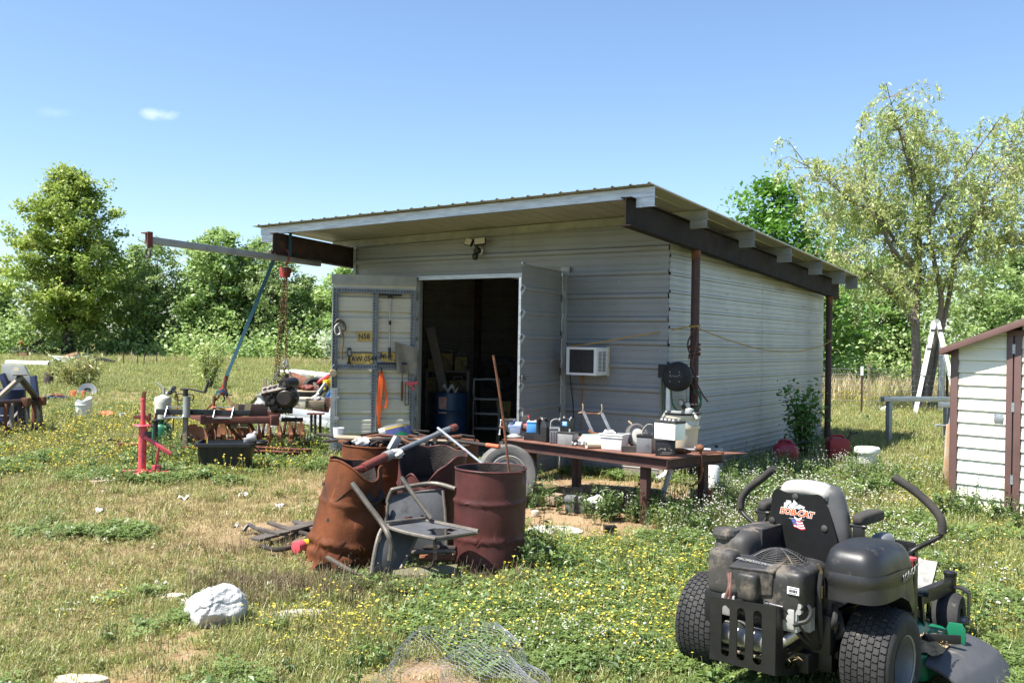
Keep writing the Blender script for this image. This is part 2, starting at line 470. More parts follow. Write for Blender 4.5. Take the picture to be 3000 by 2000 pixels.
MT['chain_bright'] = mat('bright_chain', (.45,.45,.42),(.3,.29,.26),40,.4,.8,.1,100)
MT['engine'] = mat('oily_cast_iron', (.016,.014,.013),(.035,.027,.022),12,.4,.2,.35,60,((.10,.06,.035),.66,12))
MT['engine_metal'] = mat('greasy_deck_face', (.15,.13,.115),(.08,.07,.06),14,.5,.5,.2,80)
MT['harrow_frame'] = mat('harrow_red_brown', (.155,.05,.035),(.09,.035,.028),6,.7,0,.25,60,((.26,.11,.05),.64,8))
MT['disc'] = mat('rusted_disc', (.30,.14,.075),(.20,.09,.05),7,.55,.1,.2,60,((.38,.25,.09),.60,4))
MT['green_tank'] = mat('green_paint', (.012,.14,.065),(.010,.115,.055),5,.4,0,.06,60,((.02,.07,.035),.66,8))
MT['green_deck'] = mat('deck_green', (.008,.17,.085),(.008,.14,.07),5,.4,0,.06,60,((.16,.13,.08),.66,12))
MT['tank_white'] = mat('yellowed_tank', (.60,.585,.50),(.53,.51,.42),4,.5,0,.05,60,((.34,.28,.16),.68,6))
MT['milk_can'] = mat('milk_can_steel', (.48,.47,.45),(.36,.34,.31),5,.45,.5,.1,50,((.22,.12,.07),.54,4,(1,1,.6)))
MT['wood'] = mat('weathered_wood', (.36,.285,.195),(.26,.20,.135),9,.85,0,.35,40,((.17,.14,.10),.60,12,(.4,4,4)),stretch=(.5,6,6))
MT['wood_grey'] = mat('grey_wood', (.27,.235,.19),(.18,.155,.125),9,.9,0,.35,40,stretch=(.5,6,6))
MT['wood_burnt'] = mat('burnt_wood', (.05,.042,.036),(.11,.095,.08),7,.9,0,.4,40,((.30,.24,.17),.66,9),stretch=(.6,5,5))
MT['board_orange'] = mat('stained_board', (.50,.42,.32),(.50,.22,.09),4,.85,0,.3,40,((.55,.16,.04),.60,5,(3,3,.7)),stretch=(4,4,.8))
MT['rubber'] = mat('tyre_rubber', (.014,.014,.0145),(.028,.027,.026),9,.8,0,.15,90,((.12,.11,.09),.62,10))
MT['rubber_old'] = mat('grey_old_tyre', (.15,.145,.135),(.105,.10,.095),8,.85,0,.15,90,((.26,.24,.17),.60,9))
MT['rim_white'] = mat('white_rim', (.62,.60,.54),(.52,.49,.43),6,.45,0,.1,50,((.35,.2,.1),.64,9))
MT['rim_grey'] = mat('grey_rim', (.22,.235,.24),(.17,.18,.185),5,.45,.2,.05,50)
MT['mower_black'] = mat('mower_satin_black', (.013,.0135,.0145),(.018,.018,.0185),5,.42,0,.12,260,((.055,.048,.04),.60,7),bdist=0.003)
MT['mower_dusty'] = mat('mower_dusty_plastic', (.019,.019,.019),(.033,.031,.029),5,.52,0,.12,240,((.12,.10,.075),.53,6),bdist=0.003,spots2=((.20,.165,.12),.66,30))
MT['mower_tank'] = mat('tank_dusty_plastic', (.032,.031,.030),(.058,.053,.047),6,.65,0,.15,240,((.15,.125,.095),.52,7),bdist=0.003)
MT['mower_frame'] = mat('mower_frame_paint', (.008,.008,.0085),(.013,.0125,.0125),7,.42,0,.06,100,((.12,.10,.08),.66,18,(1,1,2.5)))
MT['seat_plate'] = mat('seat_back_black', (.007,.007,.0075),(.01,.01,.01),7,.55,0,.05,100,((.03,.028,.025),.72,7),spec=0.25)
MT['vinyl'] = mat('grey_vinyl', (.36,.35,.32),(.28,.275,.26),6,.45,0,.08,150)
MT['vinyl_dark'] = mat('charcoal_vinyl', (.085,.085,.085),(.065,.065,.065),6,.45,0,.08,150)
MT['foam'] = mat('foam_grip', (.026,.024,.023),(.05,.043,.036),10,.85,0,.25,200)
MT['muffler'] = mat('muffler_metal', (.45,.44,.43),(.36,.35,.34),7,.4,.7,.05,50,((.36,.19,.09),.58,7))
MT['alu'] = mat('cast_aluminium', (.48,.48,.47),(.38,.38,.37),9,.5,.4,.1,60,((.16,.13,.10),.64,12))
MT['chute'] = mat('scuffed_chute_rubber', (.042,.044,.052),(.062,.063,.066),5,.62,0,.15,120,((.19,.17,.14),.60,6))
MT['clippings'] = mat('dry_clippings', (.42,.31,.17),(.27,.19,.10),30,.95,0,.8,90)
MT['shed_cream'] = mat('cream_shed_panel', (.78,.76,.63),(.73,.71,.58),3,.4,0,.04,20,((.45,.38,.26),.70,3))
MT['shed_brown'] = mat('brown_shed_trim', (.145,.082,.072),(.12,.068,.06),4,.45,0,.06,40,((.22,.15,.12),.66,6))
MT['rock'] = mat('chalky_rock', (.52,.52,.50),(.44,.44,.42),7,.85,0,.6,40,((.30,.26,.20),.58,5),bdist=0.02,splash=((.30,.20,.12),.13))
MT['stone_tan'] = mat('tan_stone', (.58,.50,.38),(.47,.40,.30),8,.9,0,.5,40)
MT['paper'] = mat('crumpled_paper', (.62,.62,.58),(.5,.48,.44),8,.8,0,.3,30)
MT['bark'] = mat('bark', (.085,.066,.050),(.05,.040,.032),6,.95,0,.8,14,stretch=(3,3,.7),bdist=0.05)
MT['bark_pale'] = mat('willow_bark', (.24,.205,.16),(.14,.115,.09),5,.95,0,.8,12,stretch=(3,3,.7),bdist=0.05)
MT['wire'] = mat('galvanised_wire', (.34,.35,.37),(.24,.25,.27),20,.45,.6,0)
MT['hose_brown'] = mat('brown_hose', (.13,.055,.04),(.09,.04,.03),20,.6,0,.05,60)
MT['hose_orange'] = mat('orange_hose', (.38,.17,.03),(.3,.13,.025),20,.6,0,.05,60)
MT['hose_green'] = mat('green_hose', (.02,.09,.045),None,20,.5,0,.05,60)
MT['glass_lamp'] = mat('lamp_panel', (.62,.58,.50),(.58,.54,.46),10,.25,0,.05,200)
MT['plastic_clear'] = mat('cloudy_plastic', (.55,.55,.52),(.45,.45,.42),6,.35,0,.2,20,trans=0.45)
MT['chair_frame'] = mat('burnt_chair_tube', (.17,.15,.125),(.11,.096,.082),12,.55,.4,.15,60,((.26,.22,.17),.63,16))
MT['chair_sling'] = mat('sooty_sling', (.065,.068,.075),(.10,.103,.11),5,.7,.2,.15,120,((.045,.045,.048),.56,5))
# ---------------------------------------------------------------- ground
def blob(x,y,cx,cy,rx,ry,rot=0):
    c,s = math.cos(R(rot)),math.sin(R(rot))
    dx = x - cx; dy = y - cy
    u = (dx*c+dy*s)/rx; v = (-dx*s+dy*c)/ry
    return np.exp(-(u*u+v*v))

def bare_mask(x,y):
    """how much bare earth shows, 0..1"""
    x = np.asarray(x,float); y = np.asarray(y,float)
    b = .85*blob(x,y,-1.95,5.45,.42,.62,20)+.9*blob(x,y,-.42,5.1,.40,.45,0)
    b += .45*blob(x,y,-2.2,9.0,.9,.6,30)+.8*blob(x,y,-1.2,8.6,1.0,.8,0)
    b += .3*blob(x,y,-3.2,8.2,2.2,.6,10)+.5*blob(x,y,-2.0,11.4,1.2,1.2,30)
    b += 1.5*blob(x,y,1.05,10.6,1.6,1.0,-44)+.75*blob(x,y,.5,9.6,.6,.4,-20)
    b += .45*blob(x,y,-4.6,7.2,1.6,.5,5)+.5*blob(x,y,-2.9,6.7,.8,.4,15)
    b += .6*blob(x,y,4.0,9.2,.9,.5,-30)+.5*blob(x,y,4.9,11.0,.9,.5,0)+.7*blob(x,y,3.9,13.6,.8,1.8,-35)
    b += .8*blob(x,y,3.45,7.5,.42,.3,0)+.35*blob(x,y,-2.2,4.9,.7,.25,0)
    b += .55*blob(x,y,-10,27.8,9,.8,3)+.5*blob(x,y,-5,24.5,3,1.2,0)
    n = fbm(x,y,.9,3)
    n2 = fbm(x,y,.22,9)
    return np.clip((b+1.15*(n - .56)+.95*(n2 - .5))*1.7 - .16,0,1)*(b > .02)

def lush_mask(x,y):
    x = np.asarray(x,float); y = np.asarray(y,float)
    l = .48+.95*(fbm(x,y,2.6,21) - .5)+.75*(fbm(x,y,.7,5) - .5)
    l += .38*blob(x,y,.9,6.6,1.5,1.6)+.3*blob(x,y,3.0,8.6,2.0,2.2)+.25*blob(x,y,4.5,7,2,2)
    l -= .24*blob(x,y,-3.0,8.6,2.8,1.8)+.2*blob(x,y,-2.3,10.8,1.8,1.4)
    l += .2*blob(x,y,-5.2,12.5,1.6,1.6)+.22*blob(x,y,-.2,5.0,1.2,.6)+np.where(y > 32,.18,0)+.30*(fbm(x,y,1.2,55) - .5)+.16*blob(x,y,-2.6,6.6,2.4,.9)
    return np.clip(l,0,1)

def char_shade_mask(x,y):
    x = np.asarray(x,float); y = np.asarray(y,float)
    c = .8*blob(x,y,-1.75,8.75,.7,.4,20)+.7*blob(x,y,-.8,8.0,.9,.6)+.35*blob(x,y,-1.55,6.6,.3,.35)+.4*blob(x,y,1.1,10.6,1.3,.6,-44)  # ash round the drums; last blob paints the shade under the bench
    return np.clip(c+.5*(fbm(x,y,.4,31) - .5)*(c > .1),0,1)

def axis_steps(a,b,s,lim_lo,lim_hi,g):
    v = list(np.arange(a,b+1e-6,s)); st = s; q = b
    while q < lim_hi: st *= g; q += st; v.append(q)
    st = s; q = a; lo = []
    while q > lim_lo: st *= g; q -= st; lo.append(q)
    return np.array(lo[::-1]+v)

gx = axis_steps(-6.5,6.5,.09,-1400,1400,1.09)
gy = axis_steps(4.4,14.0,.09,-60,2200,1.08)
GX,GY = np.meshgrid(gx,gy)
near = np.clip(1 - (np.abs(GX) - 6)/20,0,1)*np.clip(1 - (GY - 13)/30,0,1)
GZ = gz(GX,GY)+near*(.05*(fbm(GX,GY,1.3,41) - .5)+.022*(fbm(GX,GY,.25,43) - .5))
flat = blob(GX,GY,1.4,15.0,4.2,4.2)
GZ = GZ*(1 - np.clip(flat*1.5,0,1))+np.clip(flat*1.5,0,1)*np.minimum(GZ,.0)
GZ += .10*blob(GX,GY,-1.75,8.85,.7,.4)+.04*blob(GX,GY,-1.85,5.6,.5,.4)
GZ += np.where(GY > 60,.25*(fbm(GX,GY,25,61) - .5)*np.clip((GY - 60)/30,0,1),0)
nxv,nyv = len(gx),len(gy)
me = bpy.data.meshes.new('ground')
idx = np.arange(nxv*nyv).reshape(nyv,nxv)
quads = np.stack([idx[:-1,:-1],idx[:-1,1:],idx[1:,1:],idx[1:,:-1]],-1).reshape(-1,4)
me.vertices.add(nxv*nyv)
me.vertices.foreach_set('co', np.stack([GX,GY,GZ],-1).reshape(-1).astype(np.float32))
me.loops.add(quads.size); me.loops.foreach_set('vertex_index', quads.reshape(-1).astype(np.int32))
me.polygons.add(len(quads)); me.polygons.foreach_set('loop_start', (np.arange(len(quads))*4).astype(np.int32))
me.polygons.foreach_set('use_smooth', np.ones(len(quads),bool))
me.update(); me.validate()
ca = me.color_attributes.new('cover', 'FLOAT_COLOR', 'POINT')
cols = np.stack([bare_mask(GX,GY),lush_mask(GX,GY),char_shade_mask(GX,GY),np.ones_like(GX)],-1).reshape(-1).astype(np.float32)
ca.data.foreach_set('color', cols)

gm = bpy.data.materials.new('lawn_and_soil'); gm.use_nodes = True
N = gm.node_tree.nodes; L = gm.node_tree.links; b = N['Principled BSDF']
b.inputs['Roughness'].default_value = .95; b.inputs['Specular IOR Level'].default_value = .1
at = N.new('ShaderNodeAttribute'); at.attribute_name = 'cover'
sep = N.new('ShaderNodeSeparateColor'); L.new(at.outputs['Color'],sep.inputs[0])
tco = N.new('ShaderNodeTexCoord')
def noise(scale,det=6):
    n = N.new('ShaderNodeTexNoise'); n.inputs['Scale'].default_value = scale; n.inputs['Detail'].default_value = det
    n.inputs['Roughness'].default_value = .65
    L.new(tco.outputs['Object'],n.inputs['Vector']); return n.outputs[0]
def mixc(f,a,c):
    m = N.new('ShaderNodeMix'); m.data_type = 'RGBA'
    if isinstance(f,float): m.inputs['Factor'].default_value = f
    else: L.new(f,m.inputs['Factor'])
    for s_,v in (('A', a),('B', c)):
        if isinstance(v,tuple): m.inputs[s_].default_value = (*v,1)
        else: L.new(v,m.inputs[s_])
    return m.outputs['Result']
def rng_(v,a,c):
    r = N.new('ShaderNodeMapRange'); r.inputs['From Min'].default_value = a; r.inputs['From Max'].default_value = c
    L.new(v,r.inputs['Value']); return r.outputs[0]
straw = mixc(rng_(noise(14),.35,.65),(.27,.215,.11),(.20,.17,.07))
green = mixc(rng_(noise(9),.35,.65),(.135,.165,.035),(.20,.215,.06))
turf = mixc(sep.outputs[1],straw,green)
soil = mixc(rng_(noise(5),.4,.62),(.27,.17,.095),(.34,.245,.15))
soil = mixc(rng_(noise(40),.55,.75),soil,(.18,.11,.065))
c = mixc(sep.outputs[0],turf,soil)
c = mixc(sep.outputs[2],c,(.075,.062,.052))
L.new(c,b.inputs['Base Color'])
bp = N.new('ShaderNodeBump'); bp.inputs['Strength'].default_value = .9; bp.inputs['Distance'].default_value = .02
L.new(noise(45,8),bp.inputs['Height']); L.new(bp.outputs[0],b.inputs['Normal'])
me.materials.append(gm)
go = bpy.data.objects.new('ground', me); COL.objects.link(go); kind(go,'structure')

# ---------------------------------------------------------------- trees
def quad_leaves(P,size,aspect=0.6,droop=0.0,up=0.35,seed=1):
    """one small leaf-shaped face per point (a folded rhombus of two triangles)"""
    g = np.random.default_rng(seed); n = len(P)
    d = g.normal(size=(n,3))*np.array([1,1,.75 if up > .3 else 1.0]); d[:,2] = d[:,2]*(1 - .6*droop) - 2.4*droop
    d /= np.linalg.norm(d,axis=1,keepdims=True)
    nr = g.normal(size=(n,3)); nr[:,2] += up*4
    s = np.cross(d,nr); s /= np.linalg.norm(s,axis=1,keepdims=True)+1e-9
    nn = np.cross(s,d)
    sz = size*g.uniform(.45,1.6,(n,1))
    a = P - d*sz*.5; c = P+d*sz*.5
    bq = P+s*sz*aspect*.5+nn*sz*.08; e = P - s*sz*aspect*.5+nn*sz*.08
    return np.stack([a,bq,c,e],1).reshape(-1,3)

def quad_mesh(name,V,m):
    n = len(V) // 4
    me = bpy.data.meshes.new(name)
    me.vertices.add(len(V)); me.vertices.foreach_set('co', V.reshape(-1).astype(np.float32))
    me.loops.add(len(V)); me.loops.foreach_set('vertex_index', np.arange(len(V),dtype=np.int32))
    me.polygons.add(n); me.polygons.foreach_set('loop_start', (np.arange(n)*4).astype(np.int32))
    me.update(); me.validate()
    me.materials.append(m)
    return me

def tree_shape(h,env,trunk_r,nlimb,nleaf,leaf,seed,base=0.12,cl=0.55,limb_r=0.05,m_leaf=None,m_bark=None,up=0.45,lean=(0,0),spread=0.35):
    """trunk with limbs reaching into an uneven envelope env(t) = crown radius at height fraction t; leaves in tufts on the limbs"""
    g = np.random.default_rng(seed)
    mb = MB()
    nseg = 9
    tp = [(lean[0]*(k/nseg) ** 2+g.normal()*.012*h*(k > 0)*(1 - k/nseg),lean[1]*(k/nseg) ** 2+g.normal()*.012*h*(k > 0)*(1 - k/nseg),h*.93*k/nseg) for k in range(nseg+1)]
    mb.tube(tp,[trunk_r*(1.25 if k == 0 else (1 - .93*k/nseg)) for k in range(nseg+1)],7)
    cen = []; wts = []
    for i in range(nlimb):
        t = base+(1 - base)*(i+g.uniform(0,1))/nlimb
        an = i*2.399+g.normal()*.4
        r = env(t)*g.uniform(.62,1.08)
        z1 = t*h
        z0 = max(base*h*.8,z1 - r*g.uniform(.25,.75) - .03*h)
        k = min(z0/(h*.93)*nseg,nseg - .01); k0 = int(k); q = k - k0
        p0 = Vector(tp[k0]).lerp(Vector(tp[k0+1]),q)
        p1 = Vector((p0.x+r*math.cos(an),p0.y+r*math.sin(an),z1))
        pm = p0.lerp(p1,.5)+Vector((g.normal()*.06*r,g.normal()*.06*r,.10*r))
        mb.tube([p0,pm,p1],[limb_r*(1.1 - t)+.012,limb_r*.6*(1.1 - t)+.008,.006],4,caps=False)
        m = 3+int(r/max(env(.5),.1)*4)
        for j in range(m):
            q = g.uniform(.25,1.05)
            c_ = (p0.lerp(pm,q*2) if q < .5 else pm.lerp(p1,q*2 - 1))+Vector(g.normal(size=3)*spread*r*.55)
            cen.append(c_); wts.append(g.uniform(.1,1.6)*(.5+q))
    cen = np.array(cen); wts = np.array(wts); wts /= wts.sum()
    pick = g.choice(len(cen),nleaf,p=wts)
    P = cen[pick]+g.normal(size=(nleaf,3))*np.array([cl,cl,cl*.62])
    P[:,2] = np.maximum(P[:,2],.03*h)
    V = quad_leaves(P,leaf,.62,.0,up,seed)
    return mb.mesh('trunk', m_bark or MT['bark'],60),quad_mesh('crown', V,m_leaf)

LF_oak = leaf_mat('oak_leaf', (.09,.15,.025),(.16,.22,.045),(.20,.235,.05),.42,nscale=0.35,k=1.65)
LF_wood = leaf_mat('woodland_leaf', (.09,.15,.038),(.15,.215,.07),(.18,.235,.082),.45,nscale=0.3,k=1.95)
LF_dark = leaf_mat('dark_leaf', (.035,.105,.012),(.07,.165,.02),(.10,.20,.025),.38,nscale=0.5)
LF_willow = leaf_mat('willow_leaf', (.19,.27,.075),(.29,.36,.13),(.28,.31,.11),.45,nscale=0.5,k=1.4)
LF_weed = leaf_mat('weed_leaf', (.055,.115,.025),(.10,.165,.038),(.13,.185,.045),.4,nscale=3,k=1.25)
LF_reed = leaf_mat('reed_leaf', (.20,.21,.055),(.34,.31,.13),(.12,.16,.04),.35,nscale=2)
LF_pine = leaf_mat('young_pine_needle', (.22,.27,.07),(.28,.30,.10),(.16,.22,.06),.35,nscale=2)

def put_tree(name,meshes,label,cat,loc,rz=0,s=(1,1,1),group=None):
    t = thing(name,label,cat,loc,rz,group)
    t.scale = s
    obj('trunk', meshes[0],None,t); obj('crown', meshes[1],None,t)
    return t

def env_oak(t):
    return float(np.interp(t,(0,.19,.24,.34,.51,.73,.88,.96,1),(2.5,3.2,4.2,4.4,4.4,3.8,2.6,1.5,.7)))
oak = tree_shape(15.0,env_oak,.42,110,42000,.26,5,.21,.34,.11,LF_oak,MT['bark'],.5)
put_tree('oak_tree', oak,'tall broad oak standing alone in the field, its dark trunk clear of the woods', 'tree', (-35.65,75.2,0),.4)

def env_a(t): return 3.3*math.sin(math.pi*min(1,.12+.88*t)) ** .6+.1
def env_b(t): return 2.7*(1 - t) ** .45*(.65+.5*t)+.15
def env_c(t): return 3.0*math.sin(math.pi*min(1,.25+.75*t)) ** .5+.1
W4 = [tree_shape(10,env_a,.16,54,10500,.30,21,.06,.30,.07,LF_wood),
      tree_shape(10,env_b,.15,54,9500,.27,22,.05,.30,.07,LF_wood),
      tree_shape(10,env_c,.18,48,9500,.31,23,.16,.32,.08,LF_wood),
      tree_shape(10,env_a,.14,46,8500,.25,24,.10,.34,.07,LF_wood)]
D1 = tree_shape(10,env_a,.25,60,15000,.24,31,.12,.42,.07,LF_dark)
# x, y, height, shape, what singles it out
woods = [
    (-47.5,82,7.4,0,'leafy tree at the far end of the wood, beyond the wrecked digger'),
    (-43.0,79,6.3,1,'low light green tree behind the red rake wheel in the field'),
    (-39.2,84,8.0,2,'green tree half hidden behind the crown of the lone oak'),
    (-33.2,82,9.6,0,'woodland tree showing just past the right edge of the lone oak'),
    (-30.0,79,9.8,3,'woodland tree under the ring at the tip of the hoist boom'),
    (-27.6,83,10.2,1,'woodland tree directly behind the four rusty stakes'),
    (-25.0,80,10.9,2,'tallest tree of the wood, rising to the middle of the hoist boom'),
    (-22.4,82,10.4,0,'woodland tree behind the young pine in the field'),
    (-20.2,79,9.2,3,'woodland tree behind the upper part of the blue strap'),
    (-18.2,82,7.3,1,'lower woodland tree seen behind the two hoist chains'),
    (-16.4,80,6.2,0,'low tree in the dip of the wood right of the hoist chains'),
    (-14.2,79,7.9,2,'woodland tree whose top shows between the roof beam and the open shed door'),
    (-11.2,82,7.2,1,'woodland tree mostly hidden by the shed wall and its open door'),
]
for i,(x,y,h,k,lab) in enumerate(woods):
    put_tree('woodland_tree', W4[k],lab,'tree', (x,y,0),i*1.7,(h/10*1.02,h/10*1.02,h/10),'trees of the wood behind the field')
put_tree('dense_tree', D1,'dense dark green tree rising behind the shed roof', 'tree', (12.0,43,0),.7,(1.0,1.0,.92))
right_wood = [
    (17.2,50,6.6,0,'green tree between the far shed post and the willow trunk'),
    (21.3,53,7.0,2,'green tree behind the white folding ladder'),
    (24.6,48,6.3,3,'pale bushy tree right behind the ladder and the grey pipe'),
    (28.0,52,7.4,0,'leafy tree over the roof of the small cream shed'),
    (31.8,50,7.8,1,'leafy tree at the right edge beyond the small cream shed'),
    (13.8,54,6.0,1,'small tree seen low beside the rusty far post of the shed'),
]
for i,(x,y,h,k,lab) in enumerate(right_wood):
    put_tree('woodland_tree', W4[k],lab,'tree', (x,y,0),i*2.3+.5,(h/10*1.15,h/10*1.15,h/10),'trees beyond the wire fence')

# undergrowth and the far wood: masses nobody could count
g = np.random.default_rng(77)
n = 30000
ux = g.uniform(-62,2,n); uy = 76+g.normal(size=n)*1.2+1.6*np.sin(ux*.35); hh = .8+2.2*vnoise(ux,uy,3.0,5)
uz = np.abs(g.normal(size=n))*hh*.7
P1 = np.stack([ux,uy,uz],1)
n = 11000
ux = g.uniform(8,36,n); uy = 45.5+g.normal(size=n)*.9+.8*np.sin(ux*.5); hh = .5+1.7*vnoise(ux,uy,2.0,6)
uz = np.abs(g.normal(size=n))*hh*.7
P2 = np.stack([ux,uy,uz],1)
ug = bpy.data.objects.new('undergrowth', quad_mesh('undergrowth', np.concatenate([quad_leaves(P1,.30,.6,0,.4,5),quad_leaves(P2,.2,.6,0,.4,6)]),LF_wood))
COL.objects.link(ug); kind(tag(ug,'tangled green undergrowth along the foot of the woods', 'undergrowth'),'stuff')
n = 34000
ux = g.uniform(-95,70,n); uy = g.uniform(92,104,n); hh = 5.6+3.2*vnoise(ux,uy*0,7.0,8)+1.6*vnoise(ux,uy*0,2.0,18)
uz = hh*g.uniform(0,1,n) ** .8
fw = bpy.data.objects.new('far_wood', quad_mesh('far_wood', quad_leaves(np.stack([ux,uy,uz],1),.55,.65,0,.4,7),LF_wood))
COL.objects.link(fw); kind(tag(fw,'distant mass of woodland filling the gaps between the nearer trees', 'woods'),'stuff')

# willow, many-stemmed, drawn limb by limb (metres from its foot)
def willow():
    g = np.random.default_rng(3)
    mb = MB()
    def S(pts,dy=0.0):
        return [Vector(((px - 2735)/103.0,dy*k/max(1,len(pts) - 1)+g.normal()*.04,max(0,1.75+(1020 - py - 38*(py < 600))/103.0))) for k,(px,py) in enumerate(pts)]
    limbs = [
        (S([(2700,1222),(2688,1050),(2692,900),(2700,760),(2698,640),(2690,520),(2670,400),(2650,320)],.5),.19),
        (S([(2712,1222),(2740,1000),(2752,880),(2722,760),(2704,660),(2750,520),(2830,400),(2880,330)],-.7),.13),
        (S([(2722,1222),(2760,1010),(2802,850),(2822,720),(2880,650),(2960,570),(3050,510)],.9),.12),
        (S([(2690,800),(2610,730),(2550,630),(2480,555),(2400,500),(2325,450)],-.6),.09),
        (S([(2690,960),(2620,880),(2540,820),(2450,765),(2385,750)],-.9),.06),
        (S([(2684,780),(2620,680),(2565,560),(2560,430),(2550,330)],1.1),.08),
        (S([(2698,640),(2660,500),(2605,350),(2560,250)],-.8),.06),
        (S([(2815,740),(2880,715),(2990,700),(3080,660)],-.5),.06),
        (S([(2704,660),(2740,560),(2760,420),(2780,300)],1.2),.06),
        (S([(2830,700),(2890,600),(2900,470),(2960,380),(3010,320)],.2),.06),
        (S([(2752,880),(2800,700),(2830,560),(2890,460)],-1.5),.05),
        (S([(2690,900),(2640,760),(2600,640),(2500,620),(2420,600)],1.6),.06)]
    strands = []
    for pts,r in limbs:
        sm = bez(pts,5); m = len(sm)
        mb.tube(sm,[.85*r*(1 - .9*k/(m - 1)) for k in range(m)],6)
        for q in range(56):
            k = int(g.uniform(.35,1)*(m - 1)); p = sm[k]
            d = Vector((g.normal(),g.normal(),g.uniform(-.2,.75))).normalized()
            ln = g.uniform(.5,1.7)
            p1 = p+d*ln*.55; p2 = p1+Vector((d.x,d.y,d.z - .7))*ln*.35
            mb.tube([p,p1,p2],[.016,.009,.005],3,caps=False)
            strands.append((p.lerp(p1,.5),p1,p2))
            for e in range(3):
                a = p1.lerp(p2,g.uniform(0,1)); hl = g.uniform(.15,.75)
                dn = a+Vector((g.normal()*.14,g.normal()*.14,-hl))
                mb.tube([a,a.lerp(dn,.5)+Vector((g.normal()*.05,0,.02)),dn],[.005,.004,.003],3,caps=False)
                strands.append((a,a.lerp(dn,.5),dn))
    P = []
    for a,b_,c_ in strands:
        ln = (c_ - a).length
        for q in range(int(6+ln*16)):
            t = g.uniform(0,1)
            p = (a.lerp(b_,t*2) if t < .5 else b_.lerp(c_,t*2 - 1))
            P.append((p.x+g.normal()*.06,p.y+g.normal()*.06,p.z+g.normal()*.05))
    return mb.mesh('trunk', MT['bark_pale'],60),quad_mesh('crown', quad_leaves(np.array(P),.13,.28,.3,.3,4),LF_willow)
put_tree('willow_tree', willow(),'tall sparse willow with several stems and hanging pale green twigs', 'tree', (12.05,26.9,0))

def bush(name,label,cat,loc,h,r,nl,leaf,m,seed,aspect=0.6,droop=0,up=0.4,stems=7,group=None,cl=0.35):
    g = np.random.default_rng(seed); mb = MB(); P = []
    for k in range(stems):
        an = g.uniform(0,6.28); q = r*g.uniform(.3,1); hz = h*g.uniform(.6,1)
        a = Vector((.1*r*math.cos(an),.1*r*math.sin(an),0)); c_ = Vector((q*math.cos(an),q*math.sin(an),hz))
        b_ = a.lerp(c_,.5)+Vector((0,0,.15*h))
        mb.tube([a,b_,c_],[.012*h+.004,.008*h+.003,.002],4,caps=False)
        for j in range(nl // stems):
            t = g.uniform(.12,1.04); p = a.lerp(b_,t*2) if t < .5 else b_.lerp(c_,t*2 - 1)
            P.append(np.array(p)+g.normal(size=3)*r*cl*.55)
    P = np.array(P); P[:,2] = np.maximum(P[:,2],.02)
    t = thing(name,label,cat,loc,0,group)
    obj('stem', mb,MT['bark'],t,smooth=60); obj('foliage', quad_mesh('foliage', quad_leaves(P,leaf,aspect,droop,up,seed),m),None,t)
    return t
bush('reed_bush', 'yellowish tufted bush in the field behind the blue tray', 'bush', (-14.1,30.3,0),.95,.85,1500,.22,LF_reed,41,.16,-.2,.1,16)
bush('pine_sapling', 'small pale young pine alone in the field left of the blue strap', 'sapling', (-10.0,31.0,0),1.55,.55,1500,.16,LF_pine,42,.16,-.2,.1,16,cl=0.7)
bush('flowering_shrub', 'small white flowering shrub at the foot of the wood', 'shrub', (-13.9,73.5,0),2.4,1.6,700,.22,leaf_mat('blossom', (.45,.5,.40),(.12,.2,.05),(.5,.52,.45),.3),43,.7)
bush('wall_sapling', 'dark leafy sapling growing against the side of the shed', 'sapling', (4.55,14.5,0),1.12,.33,900,.085,LF_dark,44,.5,.1,.5,9,cl=0.55)
# ---------------------------------------------------------------- the metal shed (local x to the right along its front, y to the back)
SHX,SHY,SHR = 1.9951,11.9646,R(-34.28)
shed = thing('metal_shed', 'large cream ribbed metal workshop shed with a sloping roof and open double doors', 'shed', (SHX,SHY,0),SHR)
SHM = Matrix.Translation((SHX,SHY,0)) @ Matrix.Rotation(SHR,4,'Z')
def sw(x,y,z):
    """shed-local to world"""
    return tuple(SHM @ Vector((x,y,z)))
def roofz(x,y): return 3.51 - .049*(y+1.5)+.017*(x - .5)

def rib_profile(z0,z1,first,pitch,h,w=0.06,minor=2,mh=0.0045):
    """(z, depth) pairs: tall ribs every pitch, low ribs between"""
    ev = []
    k0 = math.floor((z0 - first)/pitch) - 1
    for k in range(k0,k0+int((z1 - z0)/pitch)+4):
        c = first+k*pitch
        ev += [(c - w/2,0),(c - w*.24,h),(c+w*.24,h),(c+w/2,0)]
        for q in range(1,minor+1):
            e = c+pitch*q/(minor+1)
            ev += [(e - .013,0),(e - .006,mh),(e+.006,mh),(e+.013,0)]
    ev = [e for e in ev if z0 < e[0] < z1]
    return [(z0,0)]+ev+[(z1,0)]

def siding(prof,t0,t1,place,ztop=None,nt=2,wob=0.0):
    """sheet: place(t, z, depth) -> point"""
    mb = MB(); vs = []; fs = []
    ts = [t0+(t1 - t0)*i/(nt - 1) for i in range(nt)]
    for z,d in prof:
        for t in ts:
            zz = min(z,ztop(t)) if ztop else z
            vs.append(place(t,zz,d+wob*math.sin(t*5+z*3)))
    for i in range(len(prof) - 1):
        for j in range(nt - 1):
            fs.append((i*nt+j,i*nt+j+1,(i+1)*nt+j+1,(i+1)*nt+j))
    return mb.add(vs,fs)

ZA,ZF = 1.7375,2.9819
P9,P12 = .2286,.3048
